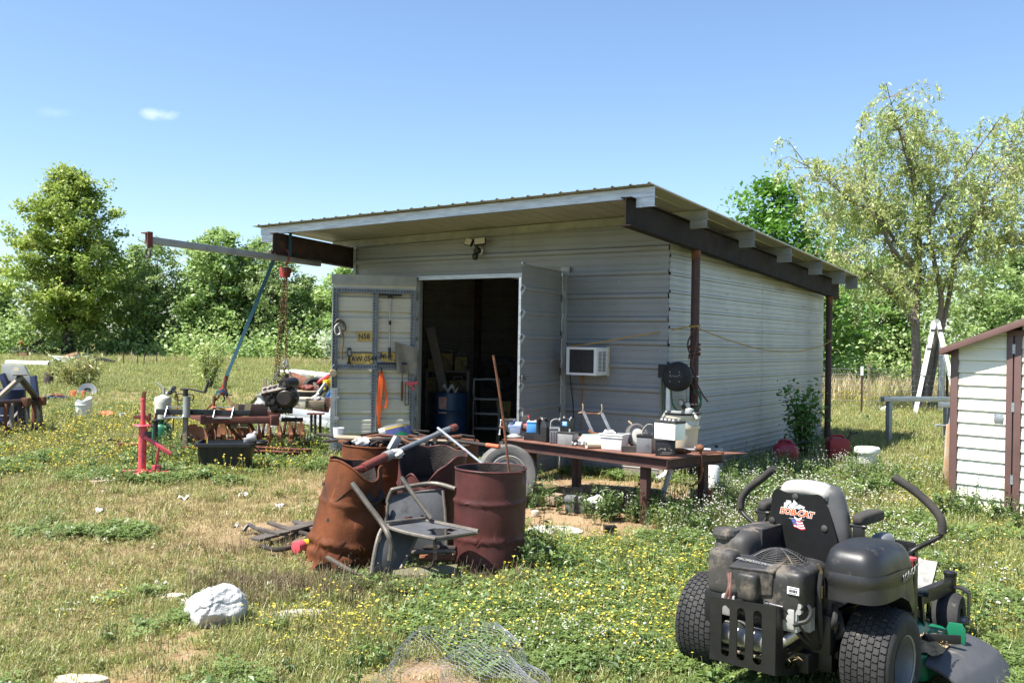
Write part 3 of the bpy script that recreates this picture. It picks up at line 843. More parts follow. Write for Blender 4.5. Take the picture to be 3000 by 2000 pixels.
# front wall: sheets overlap like the real ones
def front(x0,x1,z0,z1,off=0.0):
    return siding(rib_profile(z0,z1,ZF,P12,.034,.085),x0,x1,lambda t,z,d: (t,-d - off,z),lambda t: roofz(t,0) - .125,14,.0022)
for x0,x1,z0,z1,off in ((-5.48,-3.88,2.70,3.36,0),(-3.9,-2.43,2.70,3.36,.004),(-2.45,.0,2.70,3.36,0),(-1.50,.0,1.81,2.705,.004),(-1.50,.0,.90,1.82,0),(-1.50,.0,-.02,.91,.004),(-5.48,-4.15,-.02,2.71,0)):
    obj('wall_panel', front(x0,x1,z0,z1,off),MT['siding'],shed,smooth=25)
# side wall, four courses of sheets
for k,(z0,z1) in enumerate(((-.03,.945),(.93,1.86),(1.845,2.775),(2.76,3.4))):
    off = .004*(k % 2)
    for y0,y1,o2 in ((0,3.5,.0),(3.47,6.83,.003)):
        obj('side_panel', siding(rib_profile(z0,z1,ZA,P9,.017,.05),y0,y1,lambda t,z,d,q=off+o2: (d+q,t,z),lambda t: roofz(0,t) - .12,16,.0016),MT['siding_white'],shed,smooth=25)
obj('rear_wall', siding(rib_profile(-.03,3.3,ZA,P9,.017,.05),-5.48,0,lambda t,z,d: (t,6.83+d,z),lambda t: roofz(t,6.83) - .1),MT['siding_in'],shed,smooth=25)
obj('end_wall', siding(rib_profile(-.03,3.4,ZA,P9,.017,.05),0,6.83,lambda t,z,d: (-5.48 - d,t,z),lambda t: roofz(-5.48,t) - .1,6),MT['siding_in'],shed,smooth=25)
# inner lining of the side wall is the back of the same sheet; timber studs stand against the walls
for x,y in ((-4.9,6.72),(-3.9,6.72),(-2.9,6.72),(-1.9,6.72),(-.9,6.72),(-5.38,5.0),(-5.38,3.2),(-5.38,1.5),(-.1,5.0),(-.1,3.2),(-.1,1.4)):
    obj('stud', MB().box(x - .05,x+.05,y - .05,y+.05,.0,3.05),MT['beam_rust'],shed)
obj('floor', MB().box(-5.46,-.02,.03,6.8,-.06,.012),mat('dirty_floor', (.14,.12,.10),(.09,.08,.07),3,.9,0,.3,30),shed)

# roof: ribbed sheets running front to back
xs = []
x = .5
prof = []
k = 0
while x > -6.1:
    prof += [(x,.0),(x - .008,.017),(x - .024,.017),(x - .04,.0)] if True else []
    for q in (.095,.155):
        prof += [(x - q+.01,0),(x - q,.004),(x - q - .01,0)]
    x -= P9
prof = [p for p in prof if p[0] > -6.12]
for a,b_,off in ((.55,-1.75,0),(-1.5,-3.95,.003),(-3.75,-6.2,.0)):
    pr = [p for p in prof if b_ <= p[0] <= a]
    mb = MB(); ys = [-1.62,-.5,1.0,2.5,4.0,5.5,7.48]
    vs = [(px_,y,roofz(px_,y)+.004+d+off) for px_,d in pr for y in ys]; n = len(ys)
    fs = [(i*n+j,i*n+j+1,(i+1)*n+j+1,(i+1)*n+j) for i in range(len(pr) - 1) for j in range(n - 1)]
    obj('roof_panel', mb.add(vs,fs),MT['roof'],shed,smooth=25)

# purlins: thin channel sections across the roof; each has a short doubling stub past the beam
def channel(x0,x1,y,zt,h,w=0.06,t=0.004):
    mb = MB()
    def sl(za,zb,ya,yb):
        vs = [(xx,yy,zt(xx)+zz) for xx in (x0,x1) for yy,zz in ((ya,za),(yb,za),(yb,zb),(ya,zb))]
        mb.add(vs,[(0,1,2,3),(7,6,5,4),(4,5,1,0),(5,6,2,1),(6,7,3,2),(7,4,0,3)])
    sl(-h,0,y,y+t)
    sl(-t,0,y+t,y+w); sl(-h,-h+t,y+t,y+w)
    return mb
for i,y in enumerate((-1.5,.0,1.70,3.33,4.95,6.38,7.28)):
    m = MT['galv'] if i == 0 else MT['galv_dull']
    obj('purlin', channel(-6.0,.5,y,lambda xx,yy=y: roofz(xx,yy) - .002,.115),m,shed)
    obj('purlin_stub', channel(.27,.498,y,lambda xx,yy=y: roofz(xx,yy) - .120,.105),m,shed)
    if i < 2: obj('purlin_stub', channel(-5.98,-5.72,y,lambda xx,yy=y: roofz(xx,yy) - .120,.105),m,shed)

def ibeam(x,y0,y1,hz,h,fw,m,name='beam'):
    mb = MB()
    def pc(xa,xb,za,zb):
        vs = [(xx,yy,hz(yy)+zz) for yy in (y0,y1) for xx,zz in ((xa,za),(xb,za),(xb,zb),(xa,zb))]
        mb.add(vs,[(0,1,2,3),(7,6,5,4),(4,5,1,0),(5,6,2,1),(6,7,3,2),(7,4,0,3)])
    pc(x - .005,x+.005,.012,h - .012); pc(x - fw/2,x+fw/2,0,.012); pc(x - fw/2,x+fw/2,h - .012,h)
    return mb
obj('roof_beam', ibeam(.2,-1.62,7.1,lambda y: roofz(.2,y) - .117 - .325,.325,.13,0),MT['beam'],shed)
obj('roof_beam', ibeam(-5.62,-1.60,7.1,lambda y: roofz(-5.62,y) - .117 - .32,.32,.13,0),MT['beam_rust'],shed)
for y in (.37,6.5):
    zt = roofz(.2,y) - .117 - .325
    p = obj('post', MB().tube([(.2,y,-.05),(.2,y,zt - .12)],.056,18),MT['pipe_rust'],shed)
    obj('collar', MB().tube([(.2,y,zt - .12),(.2,y,zt)],.06,18),MT['rust'],p)

# door track, jamb post, joint trims
obj('door_track', MB().box(-4.18,-1.46,-.05,-.03,2.655,2.715).box(-4.18,-1.46,-.03,.0,2.655,2.66),MT['galv'],shed)
obj('jamb_post', MB().box(-1.575,-1.50,-.045,.03,0,2.72).box(-1.59,-1.45,-.055,-.046,2.70,2.78),MT['galv_dull'],shed,bevel=0.004)
obj('jamb_post', MB().box(-4.19,-4.12,-.02,.06,0,2.65),MT['galv_dull'],shed,bevel=0.004)
obj('wall_trim', MB().box(-5.50,-5.44,-.034,-.03,0,3.2),MT['galv_dull'],shed)
# screws and dark rib ends, far too small to pick apart
mb = MB(); g = np.random.default_rng(2)
for x in (-1.35,-.72,-.1):
    for k in range(11):
        z = ZF - P12*(k+.36)
        if z > .1 and (z < 2.68 or True): mb.lathe([(.013,.0),(.011,.006),(.0,.009)],6,(x+g.normal()*.01,-.004,z),'y')
for x in (-5.2,-4.4,-3.4,-2.6):
    for k in range(2): mb.lathe([(.013,.0),(.011,.006),(.0,.009)],6,(x,-.006,3.2 - k*.36),'y')
mb.v = [(a,-abs(b_) - .004,c_) for a,b_,c_ in mb.v]
m0 = len(mb.v)
for y in (.9,2.0,3.3,4.6,5.9):
    for k in range(12):
        mb.lathe([(.011,.006),(.009,.012),(.0,.014)],6,(0,y+g.normal()*.02,.14+P9*k+.06),'x')
kind(obj('screw', mb,MT['steel'],shed),'stuff')
mb = MB()
for k in range(-8,8):
    z = ZA+P9*k
    if 0 < z < 3.15: mb.lathe([(.0,.0),(.021,.0)],10,(.004,-.003,z),'y')
kind(obj('rib_gap', mb,MT['black_matte'],shed),'stuff')

# doors: ribbed sheet hung on the jambs; inner side framed in slotted angle
def slots(mb,p,q,n,w,nrm):
    p = Vector(p); q = Vector(q); d = (q - p).normalized(); s = d.cross(Vector(nrm)).normalized(); nv = Vector(nrm)*.0015
    L_ = (q - p).length
    for i in range(n):
        c_ = p+d*L_*(i+.5)/n+nv
        a = d*L_/n*.22; b2 = s*w
        mb.add([c_ - a - b2,c_+a - b2,c_+a+b2,c_ - a+b2],[(0,1,2,3)])
dl = obj('door', siding(rib_profile(.03,2.70,2.42,P12,.045,.11),.0,1.25,lambda t,z,d: (t,-d,z),None,6,.002),MT['door_in'],shed,smooth=25)
dl.location = (-4.15,-.06,0); dl.rotation_euler = (0,0,R(-130))
dl['label'] = 'open door swung to the left, its inner side hung with tools'
mb_s = MB()
def angle_v(x,z0,z1,w=0.075):
    return MB().box(x - w/2,x+w/2,.012,.017,z0,z1).box(x - w/2,x - w/2+.005,.017,.05,z0,z1)
for x,z0,z1 in ((.045,.05,2.50),(.62,.05,2.50),(1.21,.04,2.50)):
    obj('door_frame', angle_v(x,z0,z1),MT['slotted'],dl)
    slots(mb_s,(x+.012,.017,z0),(x+.012,.017,z1),52,.009,(0,1,0))
for z in (2.47,1.335,.1):
    obj('door_frame', MB().box(.08,1.17,.018,.023,z - .035,z+.035).box(.08,1.17,.023,.06,z - .035,z - .03),MT['slotted'],dl)
    slots(mb_s,(.08,.023,z+.005),(1.17,.023,z+.005),26,.01,(0,1,0))
kind(obj('slot', mb_s,MT['black_matte'],dl),'stuff')
obj('edge_angle', MB().box(1.25,1.256,-.035,.075,.03,2.50),MT['galv'],dl)
obj('edge_angle', MB().box(1.165,1.257,.0765,.081,.03,1.02),MT['galv'],dl)
mb_s = MB()
slots(mb_s,(1.257,.02,.05),(1.257,.02,2.48),56,.008,(1,0,0))
slots(mb_s,(1.19,.0825,.05),(1.19,.0825,1.0),24,.008,(0,1,0))
kind(obj('slot', mb_s,MT['black_matte'],dl),'stuff')
obj('door_cap', MB().box(0,1.27,-.03,.028,2.66,2.705).box(0,1.27,.024,.028,2.56,2.66),MT['galv_dull'],dl)
for z in (.25,.55,.86): obj('door_clip', MB().box(1.14,1.2,.082,.10,z,z+.04),MT['galv'],dl)
dr = obj('door', siding(rib_profile(.03,2.72,2.42,P12,.020,.075),.0,1.25,lambda t,z,d: (t,d,z),None,6,.002),MT['siding'],shed,smooth=25)
dr.location = (-1.573,-.06,0); dr.rotation_euler = (0,0,R(-82))
dr['label'] = 'open door swung towards the viewer, its sunlit edge bent and torn'
mb = MB().box(1.245,1.255,-.035,-.002,.05,2.55)
for k in range(9):
    z = 2.42 - P12*k
    mb.add([(1.25,.004,z - .10),(1.25,.010,z+.05),(1.19,.03,z+.015),(1.20,.026,z - .02)],[(0,1,2,3)])
    mb.add([(1.252,-.03,z - .06),(1.262,-.01,z - .02),(1.258,.006,z+.03),(1.25,-.03,z+.05)],[(0,1,2,3)])
obj('door_edge', mb,MT['galv'],dr)
obj('door_cap', MB().box(1.15,1.252,-.002,.006,2.715,2.745),MT['galv'],dr)
obj('latch', MB().tube([(1.10,.02,1.31),(1.34,.025,1.31)],.008,8).tube([(1.13,.03,1.285),(1.33,.03,1.285)],.007,8).box(1.13,1.24,.008,.03,1.27,1.33),MT['steel'],dr)
for k in range(5):
    z = .3+k*.5
    obj('hinge', MB().tube([(.01,.01,z),(.01,.01,z+.1)],.012,8),MT['steel_dark'],dr)
# ---------------------------------------------------------------- things fixed to or hanging on the shed
def shed_thing(name,label,cat,loc,rz=0,group=None):
    return thing(name,label,cat,sw(*loc),SHR+rz,group)

# twin-head security light
t = shed_thing('flood_light', 'twin-head motion sensor lamp high on the shed front', 'lamp', (-2.98,-.03,3.06))
obj('mount', MB().lathe([(.0,-.045),(.055,-.04),(.06,.0)],16,(0,0,.0),'y'),MT['white'],t)
obj('body', MB().tube([(0,-.04,.0),(0,-.10,-.02)],.05,14).tube([(0,-.09,.02),(0,-.11,.10)],.025,10),MT['black'],t)
obj('sensor', MB().lathe([(.0,-.12),(.03,-.115),(.043,-.09),(.045,-.04),(.03,-.02)],14,(0,-.12,-.03)),MT['black'],t)
for sx,ang in ((-1,-16),(1,22)):
    T = Matrix.Translation((sx*.095,-.14,.115)) @ Matrix.Rotation(R(ang),4,'Z') @ Matrix.Rotation(R(-18),4,'X') @ Matrix.Rotation(R(-sx*10+4),4,'Y')
    h = obj('lamp_head', MB(T).box(-.085,.085,-.02,.02,-.055,.055).tube([(0,.0,0),(0,.05,-.03)],.02,8),MT['black'],t,bevel=0.006)
    obj('lamp_panel', MB(T).box(-.075,.075,-.024,-.0205,-.046,.046),MT['glass_lamp'],h)

# window air conditioner
t = shed_thing('air_conditioner', 'white window air conditioner poking out of the shed front', 'air conditioner', (-1.06,0,1.325))
ax0,ax1,ay,az = -.235,.22,-.36,.365
obj('case', MB().box(ax0,ax1,ay+.012,.0,0,az),MT['white'],t,bevel=0.008)
mb = MB()
for a in ((ax0,ax0+.045,0,az),(ax1 - .04,ax1,0,az),(ax0+.045,ax1 - .04,0,.03),(ax0+.045,ax1 - .04,az - .03,az)):
    mb.box(a[0],a[1],ay,ay+.0115,a[2],a[3])
obj('face_frame', mb,MT['white'],t)
co = obj('coil', MB().box(ax0+.045,ax1 - .04,ay+.006,ay+.0112,.03,az - .03),mat('ac_coil', (.035,.035,.037),(.02,.02,.021),9,.6,.2,.2,200,((.30,.30,.29),.70,6)),t)
mb = MB()
for k in range(22): mb.box(ax0+.045,ax1 - .04,ay+.003,ay+.0055,.036+k*.0135,.039+k*.0135)
for k in range(10): mb.box(ax0+.07+k*.038,ax0+.0725+k*.038,ay+.001,ay+.003,.03,az - .03)
kind(obj('fin', mb,MT['steel_dark'],co),'stuff')
for yb in (-.31,-.20):
    for k in range(15):
        pass
    mb = MB()
    for k in range(15): mb.box(ax1+.0005,ax1+.002,yb,yb+.085,.055+k*.0175,.064+k*.0175)
    kind(obj('louvre', mb,MT['black_matte'],t),'stuff')
obj('side_trim', MB().box(ax1,ax1+.006,-.07,-.01,-.01,az+.01),MT['cream'],t)

# hose reel at the corner post
t = shed_thing('hose_reel', 'black enclosed hose reel with a green hose at the shed corner', 'hose reel', (.13,.03,1.34),R(8))
obj('case', MB().lathe([(.0,-.155),(.10,-.152),(.128,-.14),(.16,-.125),(.185,-.09),(.19,.0),(.18,.05),(.0,.055)],30,(0,0,0),'y').frus(-.23,-.08,-.11,.04,-.02,.15,.0,.0),MT['black_matte'],t,smooth=35)
obj('rim', MB().lathe([(.128,-.146),(.140,-.150),(.150,-.138)],30,(0,0,0),'y'),MT['black_matte'],t)
for a in (45,135,225,315): obj('screw', MB().lathe([(.007,-.158),(.0,-.160)],8,(.085*math.cos(R(a)),0,.085*math.sin(R(a))),'y'),MT['steel'],t)
obj('emblem', MB().tube(bez([(-.07,-.157,.0),(-.055,-.157,.03),(-.045,-.157,.0),(-.02,-.157,.018),(.0,-.157,.0),(.02,-.157,.016),(.035,-.157,.0),(.055,-.157,.03),(.075,-.157,.005)],5),.0035,5),MT['grey_light'],t)
obj('hose', MB().tube(bez([(-.14,-.08,.10),(-.18,-.10,.0),(-.175,-.1,-.16),(-.17,-.06,-.6),(-.165,-.05,-1.2)],6),.011,8).tube(bez([(-.07,-.06,-.18),(-.05,-.07,-.33),(.02,-.1,-.42),(.12,-.14,-.44),(.24,-.15,-.42),(.32,-.12,-.33),(.31,-.06,-.22),(.25,.0,-.17),(.19,.06,-.2)],6),.012,8),MT['hose_green'],t)

t = shed_thing('downpipe', 'pale plastic pipe standing at the shed corner under the hose reel', 'pipe', (.03,-.04,0))
obj('pipe', MB().tube([(0,0,.25),(0,0,1.2)],.032,12),MT['white'],t)
obj('elbow', MB().tube(bez([(0,0,.27),(.0,-.01,.12),(-.1,-.06,.03)],5),.036,12),MT['white'],t)
single('corner_board', MB().box(-.10,-.045,-.05,-.03,.02,1.25),MT['wood_grey'],'narrow weathered board upright against the shed corner', 'board', sw(.03,-.02,0),SHR)
# gauges on the post
t = shed_thing('pressure_regulator', 'brass regulator with two small round gauges tied to the rusty post', 'gauge', (.13,.29,.95))
obj('body', MB().tube([(-.05,0,0),(.07,0,-.07)],.028,10).tube([(.0,0,.0),(.0,0,-.06)],.02,10),mat('old_brass', (.25,.19,.09),(.16,.12,.07),8,.45,.7,.1,40),t)
for x,z in ((-.05,.045),(.045,.02)):
    gd = obj('gauge', MB().lathe([(.036,.02),(.038,-.012),(.034,-.016)],18,(x,-.03,z),'y'),MT['steel_dark'],t)
    obj('dial', MB().lathe([(.034,-.012),(.0,-.0125)],18,(x,-.03,z),'y'),MT['white_bright'],gd)
obj('hook_pipe', MB().tube(bez([(-.02,-.02,.31),(.02,-.03,.25),(.03,-.03,.13),(.01,-.02,.05)],5),.012,8),MT['galv'],t)
# brown hose tied along the post
t = shed_thing('hose_coil', 'brown welding hose wound and tied round the rusty front post', 'hose', (.2,.37,0))
pts = [(.05,-.06,1.98),(.0,-.075,1.9),(-.07,-.06,1.76),(-.02,-.08,1.60),(.03,-.08,1.4),(.07,-.09,1.27),(.16,-.07,1.1),(.22,-.05,1.02)]
mb = MB().tube(bez(pts,6),.011,6)
mb.tube(bez([(.06,-.05,1.97),(.065,-.07,1.8),(.02,-.085,1.55),(-.01,-.085,1.3),(.06,-.07,1.1),(.09,-.06,.9),(.085,-.05,.6),(.03,-.07,.32),(-.05,-.12,.1)],6),.010,6)
mb.tube(bez([(.05,-.07,1.4),(.1,-.1,1.15),(.15,-.11,1.0),(.12,-.12,.93),(.06,-.11,.97),(.09,-.1,1.1)],6),.009,6)
for z in (1.70,1.735,1.62,1.595):
    mb.tube([(.073*math.cos(a),.073*math.sin(a),z+.025*math.sin(a+z*40)) for a in [2*math.pi*q/20 for q in range(21)]],.010,6)
obj('hose', mb,MT['hose_brown'],t)
mb = MB()
for z in (1.34,.98): mb.lathe([(.066,z - .008),(.068,z+.008)],16)
obj('tie', mb,MT['white'],t)
# yellow cord: from the air conditioner to the front post and on to the far post
mb = MB().tube(bez([(-1.25,-.34,1.70),(-.9,-.3,1.745),(-.4,-.22,1.84),(-.02,.1,1.93),(.15,.31,1.985)],6),.008,6)
for z in (1.985,2.0): mb.tube([(.2+.064*math.cos(a),.37+.064*math.sin(a),z+.012*math.sin(a*1.0)) for a in [2*math.pi*q/18 for q in range(19)]],.008,6)
mb.tube(bez([(.25,.33,1.965),(.22,1.5,1.82),(.2,3.0,1.69),(.2,4.6,1.66),(.22,5.8,1.75),(.255,6.46,1.86)],8),.008,6)
mb.tube([(.2+.062*math.cos(a),6.5+.062*math.sin(a),1.88+.015*math.sin(a)) for a in [2*math.pi*q/18 for q in range(19)]],.008,6)
single('yellow_rope', mb,MT['yellow_cord'],'yellow rope strung from the air conditioner past both rusty posts', 'rope', (SHX,SHY,0),SHR)
single('cable', MB().tube(bez([(-1.24,-.02,1.33),(-1.25,-.015,.8),(-1.24,-.02,.1)],6),.009,6),MT['hose_orange'],'orange cable hanging down the wall below the air conditioner', 'cable', (SHX,SHY,0),SHR)
single('cable', MB().tube(bez([(-1.47,-.05,1.65),(-1.40,-.06,1.2),(-1.36,-.04,.8),(-1.35,-.03,.1)],6),.008,6),MT['black'],'black cable hanging beside the door post', 'cable', (SHX,SHY,0),SHR)

# things hung on the inner side of the open door: x from the hinge, z up, y out of the door
DLM = SHM @ Matrix.Translation((-4.15,-.06,0)) @ Matrix.Rotation(R(-130),4,'Z')
DLR = SHR+R(-130)
def on_door(name,label,cat,x,z,y=0.03,group=None):
    return thing(name,label,cat,tuple(DLM @ Vector((x,y,z))),DLR,group)
# note: seen from the camera the door's local x runs to the left
t = on_door('squeegee', 'long-handled squeegee hanging blade up on the open shed door', 'squeegee', .40,1.50,.05)
obj('handle', MB().tube([(0,0,.0),(0,0,.87)],.013,10),MT['alu'],t)
obj('grip', MB().tube([(0,0,-.02),(0,0,.13)],.02,10).tube([(0,0,.47),(0,0,.53)],.019,10),MT['black'],t)
obj('blade', MB().box(-.17,.17,-.012,.012,.905,.935).frus(-.04,.04,-.018,.018,.86,.905,.015),MT['black_matte'],t)
def number_plate(label,x,z,txt,tilt,w=0.305,y=0.03,small=None):
    t = on_door('number_plate', label,'number plate', x,z,y,'old yellow number plates on the open door')
    t.rotation_euler = (Matrix.Rotation(DLR,4,'Z') @ Matrix.Rotation(R(tilt),4,'Y')).to_euler()
    obj('plate', MB().prism(rrect(w,.152,.014),-.001,.001,'y'),MT['plate_yellow'],t)
    F = Matrix.Translation((0,.0015,-.004)) @ Matrix(((-1,0,0,0),(0,0,1,0),(0,1,0,0),(0,0,0,1)))
    text_mesh(txt,.105,MT['navy'],t,F @ Matrix.Scale(.92,4,(1,0,0)),.0004,'lettering', .003)
    mb = MB()
    for xx in (-.11,.11):
        for zz in (-.06,.06): mb.lathe([(.006,.0013),(.0,.0015)],6,(xx,0,zz),'y')
    kind(obj('bolt_hole', mb,MT['black_matte'],t),'stuff')
    return t
number_plate('yellow number plate with N58 and S, upper one behind the upright of the door frame', .73,1.79,'N58  S', 2,y=0.008)
number_plate('yellow number plate 1AW 0544 on the ledge of the open door', .80,1.455,'1AW 0544', 2,y=0.034)
number_plate('yellow number plate MHE 331 tilted on the door ledge beside the squeegee', .36,1.475,'MHE 331', -9,y=0.036)
t = on_door('work_light', 'slim black and yellow hand lamp standing on the door ledge', 'torch', 1.0,1.375,.06)
obj('body', MB().box(-.03,.03,-.015,.015,0,.24),MT['black'],t,bevel=0.008)
obj('lens', MB().box(-.02,.02,.0152,.018,.13,.205),MT['grey_light'],t)
obj('stripe', MB().box(-.032,-.02,.0152,.018,.03,.11).box(.02,.032,.0152,.018,.03,.11),MT['yellow'],t)
# orange strap, folded over a hook
mb = MB()
def ribbon(pts,w,n=6,side=(1,0,0)):
    P = bez(pts,n); s_ = Vector(side)*w/2
    vs = [];
    for p in P: vs += [p - s_,p+s_]
    mb.add(vs,[(2*i,2*i+1,2*i+3,2*i+2) for i in range(len(P) - 1)])
ribbon([(.0,.03,.0),(.03,.05,-.2),(.045,.04,-.5),(.03,.05,-.72),(.015,.03,-.83)],.045)
ribbon([(.0,.045,.0),(.0,.06,-.25),(.02,.055,-.55),(.035,.05,-.8)],.042)
ribbon([(-.005,.03,.0),(-.05,.045,-.2),(-.08,.05,-.42),(-.06,.055,-.55),(.0,.06,-.52)],.035)
ribbon([(.01,.03,-.8),(.005,.035,-1.05),(.02,.04,-1.28),(-.01,.05,-1.42),(.0,.05,-1.46)],.022)
t = on_door('ratchet_strap', 'bright orange webbing strap hanging in loops from the open door', 'strap', .52,1.27,.03)
obj('webbing', mb,MT['orange'],t,smooth=60)
obj('hook', MB().tube(bez([(0,.0,.05),(0,.05,.03),(0,.06,-.01),(0,.04,-.03)],4),.008,6),MT['black'],t)
# rag, blue scraper, small tools
def rag(u,v):
    return (-.19+.36*u+.08*v*(.5 - u),.02+.035*math.sin(7*u+2*v)*(.3+v),.22 - .42*v+.10*(u - .4)*(1 - v))
single('rag', MB().surf(rag,12,10),mat('grey_felt', (.28,.25,.20),(.2,.18,.15),12,.95,0,.2,120),'limp grey cloth draped over the door ledge beside the tilted plate', 'cloth', tuple(DLM @ Vector((.16,.06,1.44))),DLR,smooth=60)
single('scraper', MB().box(-.22,.22,-.012,.012,-.02,.015),MT['blue_dark'],'long dark blue tool lying on the door ledge', 'tool', tuple(DLM @ Vector((.36,.075,1.39))),DLR,bevel=0.006)
t = on_door('caulking_gun', 'small red caulking gun hanging at the hinge side of the open door', 'tool', .10,1.05,.04)
obj('frame', MB().tube([(0,0,-.28),(0,0,.28)],.006,6).tube([(.05,0,-.28),(.05,0,.05)],.006,6).box(-.005,.055,-.01,.01,-.29,-.275),MT['steel_dark'],t)
obj('handle', MB().bar((.05,0,.04),(-.14,.01,.045),.03,.05).bar((-.02,0,.02),(-.09,.01,-.06),.02,.03),MT['red'],t,bevel=0.006)
t = on_door('rusty_turnbuckle', 'thin rusty turnbuckle hanging below the door ledge', 'tool', .20,.84,.05)
obj('rod', MB().tube([(0,0,0),(0,0,.48)],.007,6),MT['steel_dark'],t)
obj('barrel', MB().tube([(0,0,.02),(0,0,.28)],.018,8).tube([(0,-.03,.0),(0,.03,.0)],.015,8),MT['rust'],t)
t = on_door('snap_hook', 'bunch of steel hooks and shackles hanging near the top of the door edge', 'hook', 1.17,1.93,.05)
obj('hook', MB().tube(bez([(.05,.02,.04),(.0,.03,.1),(-.07,.03,.06),(-.1,.03,-.03),(-.06,.03,-.05)],6),.02,8),MT['steel_dark'],t)
obj('shackle', MB().tube(bez([(.0,.03,.05),(.05,.04,-.02),(.03,.04,-.12),(-.03,.04,-.1),(-.01,.04,.0)],6),.014,8,closed=False),MT['alu'],t)
obj('chain', MB().tube(bez([(-.06,.03,-.04),(-.08,.04,-.2),(-.06,.04,-.38),(-.07,.04,-.5)],5),.010,6),MT['chain'],t)
t = on_door('pulley', 'small wooden pulley block hanging on the outer edge of the open door', 'pulley', 1.235,1.24,.11)
obj('wheel', MB().lathe([(0,-.02),(.05,-.018),(.055,.0),(.05,.018),(0,.02)],18,(0,0,0),'y'),MT['wood'],t)
obj('hanger', MB().tube(bez([(0,0,.05),(.015,0,.08),(0,0,.11),(-.015,0,.12),(0,0,.14)],4),.007,6),MT['steel'],t)

# ---------------------------------------------------------------- inside the shed
t = shed_thing('plastic_drum', 'tall blue drum standing just inside the shed doorway', 'drum', (-4.46,1.23,.012))
pr = [(.0,.0),(.27,.0),(.285,.03)]
for z in (.3,.6): pr += [(.285,z - .03),(.297,z),(.285,z+.03)]
obj('body', MB().lathe(pr+[(.285,.86),(.275,.885),(.26,.88),(.0,.87)],32),MT['blue_drum'],t)
obj('label_sheet', MB().lathe([(.287,.55),(.287,.82)],6,(0,0,0),'z', R(-95),R(-65)),mat('torn_label', (.45,.42,.4),(.4,.12,.08),14,.7,0,0),t)
single('crumpled_paper', MB().surf(lambda u,v: (-.12+.24*u,-.06+.12*v,.03+.05*math.sin(9*u+5*v)+.04*math.cos(11*v)),8,6),MT['paper'],'crumpled white paper lying on top of the blue drum', 'paper', sw(-4.43,1.18,.92),SHR)
t = shed_thing('step_ladder', 'grey folding step ladder standing behind the blue drum', 'ladder', (-4.25,1.95,.012),R(30))
fr = [(-.22,0,0),(-.22,.0,1.0),(-.16,.0,1.08),(.16,.0,1.08),(.22,0,1.0),(.22,0,0)]
obj('frame', MB().tube(bez(fr,5),.016,8),MT['galv'],t)
for z in (.25,.5,.75): obj('step', MB().box(-.21,.21,-.03,.18,z - .015,z+.015),MT['grey_light'],t)
obj('rear_leg', MB().tube([(-.2,.02,.8),(-.2,.5,0)],.014,8).tube([(.2,.02,.8),(.2,.5,0)],.014,8),MT['galv'],t)
t = shed_thing('tool_shelf', 'dark steel shelf along the inside left of the shed', 'shelf', (-4.93,1.75,.012),R(34))
for z in (.86,1.22): obj('shelf_board', MB().box(-.37,.37,-.16,.16,z - .02,z),MT['steel_dark'],t)
for x in (-.35,.35):
    for y in (-.14,.14): obj('upright', MB().box(x - .02,x+.02,y - .02,y+.02,0,1.24),MT['steel_dark'],t)
SM = SHM @ Matrix.Translation((-4.93,1.75,.012)) @ Matrix.Rotation(R(34),4,'Z')
for i,(x,z,w,h,lab) in enumerate(((-.24,1.222,.2,.2,'large yellow tool case at the left end of the upper shelf'),(-.01,1.222,.2,.30,'tall yellow tool case in the middle of the upper shelf'),(.23,1.222,.22,.24,'yellow tool case at the right end of the upper shelf'),
                                       (-.19,.862,.32,.24,'yellow case at the left on the lower shelf'),(.18,.862,.3,.2,'yellow case at the right on the lower shelf'))):
    t = thing('tool_case', lab,'tool case', tuple(SM @ Vector((x,-.05,z))),SHR+R(34),'yellow tool cases on the shelf')
    obj('case', MB().box(-w/2,w/2,-.12,.12,0,h),MT['yellow_dim'],t,bevel=0.02)
    obj('handle', MB().tube(bez([(-.07,0,h - .005),(-.06,0,h+.05),(.06,0,h+.05),(.07,0,h - .005)],4),.012,6),MT['black'],t)
    for a,b_ in ((-.3,-.2),(.2,.3)): obj('clasp', MB().box(w*a,w*b_,-.127,-.12,h*.4,h*.6),MT['black'],t)
single('leaning_plank', MB().bar((-.1,0,1.96),(.4,.1,.02),.03,.16),MT['wood_grey'],'long grey plank leaning inside the shed doorway', 'plank', sw(-5.0,1.45,.01),SHR)
t = shed_thing('hanging_tyre', 'dark tyre hanging on the back wall inside the shed', 'tyre', (-4.85,3.2,1.15),R(34))
obj('tyre', MB().lathe([(.20,-.06),(.28,-.09),(.33,-.06),(.34,.0),(.33,.06),(.28,.09),(.2,.06)],28,(0,0,0),'y'),MT['rubber'],t)
obj('peg', MB().tube([(0,.2,.2),(0,-.1,.2)],.02,6),MT['steel_dark'],t)
t = shed_thing('jack_stand', 'yellow frame standing in the dark right part of the doorway', 'stand', (-4.05,2.2,.012),R(30))
obj('frame', MB().frus(-.13,.13,-.12,.12,.35,.72,.03).bar((-.1,0,0),(-.08,0,.36),.08,.1).bar((.12,0,0),(.08,0,.36),.08,.1),MT['yellow_dim'],t,bevel=0.01)
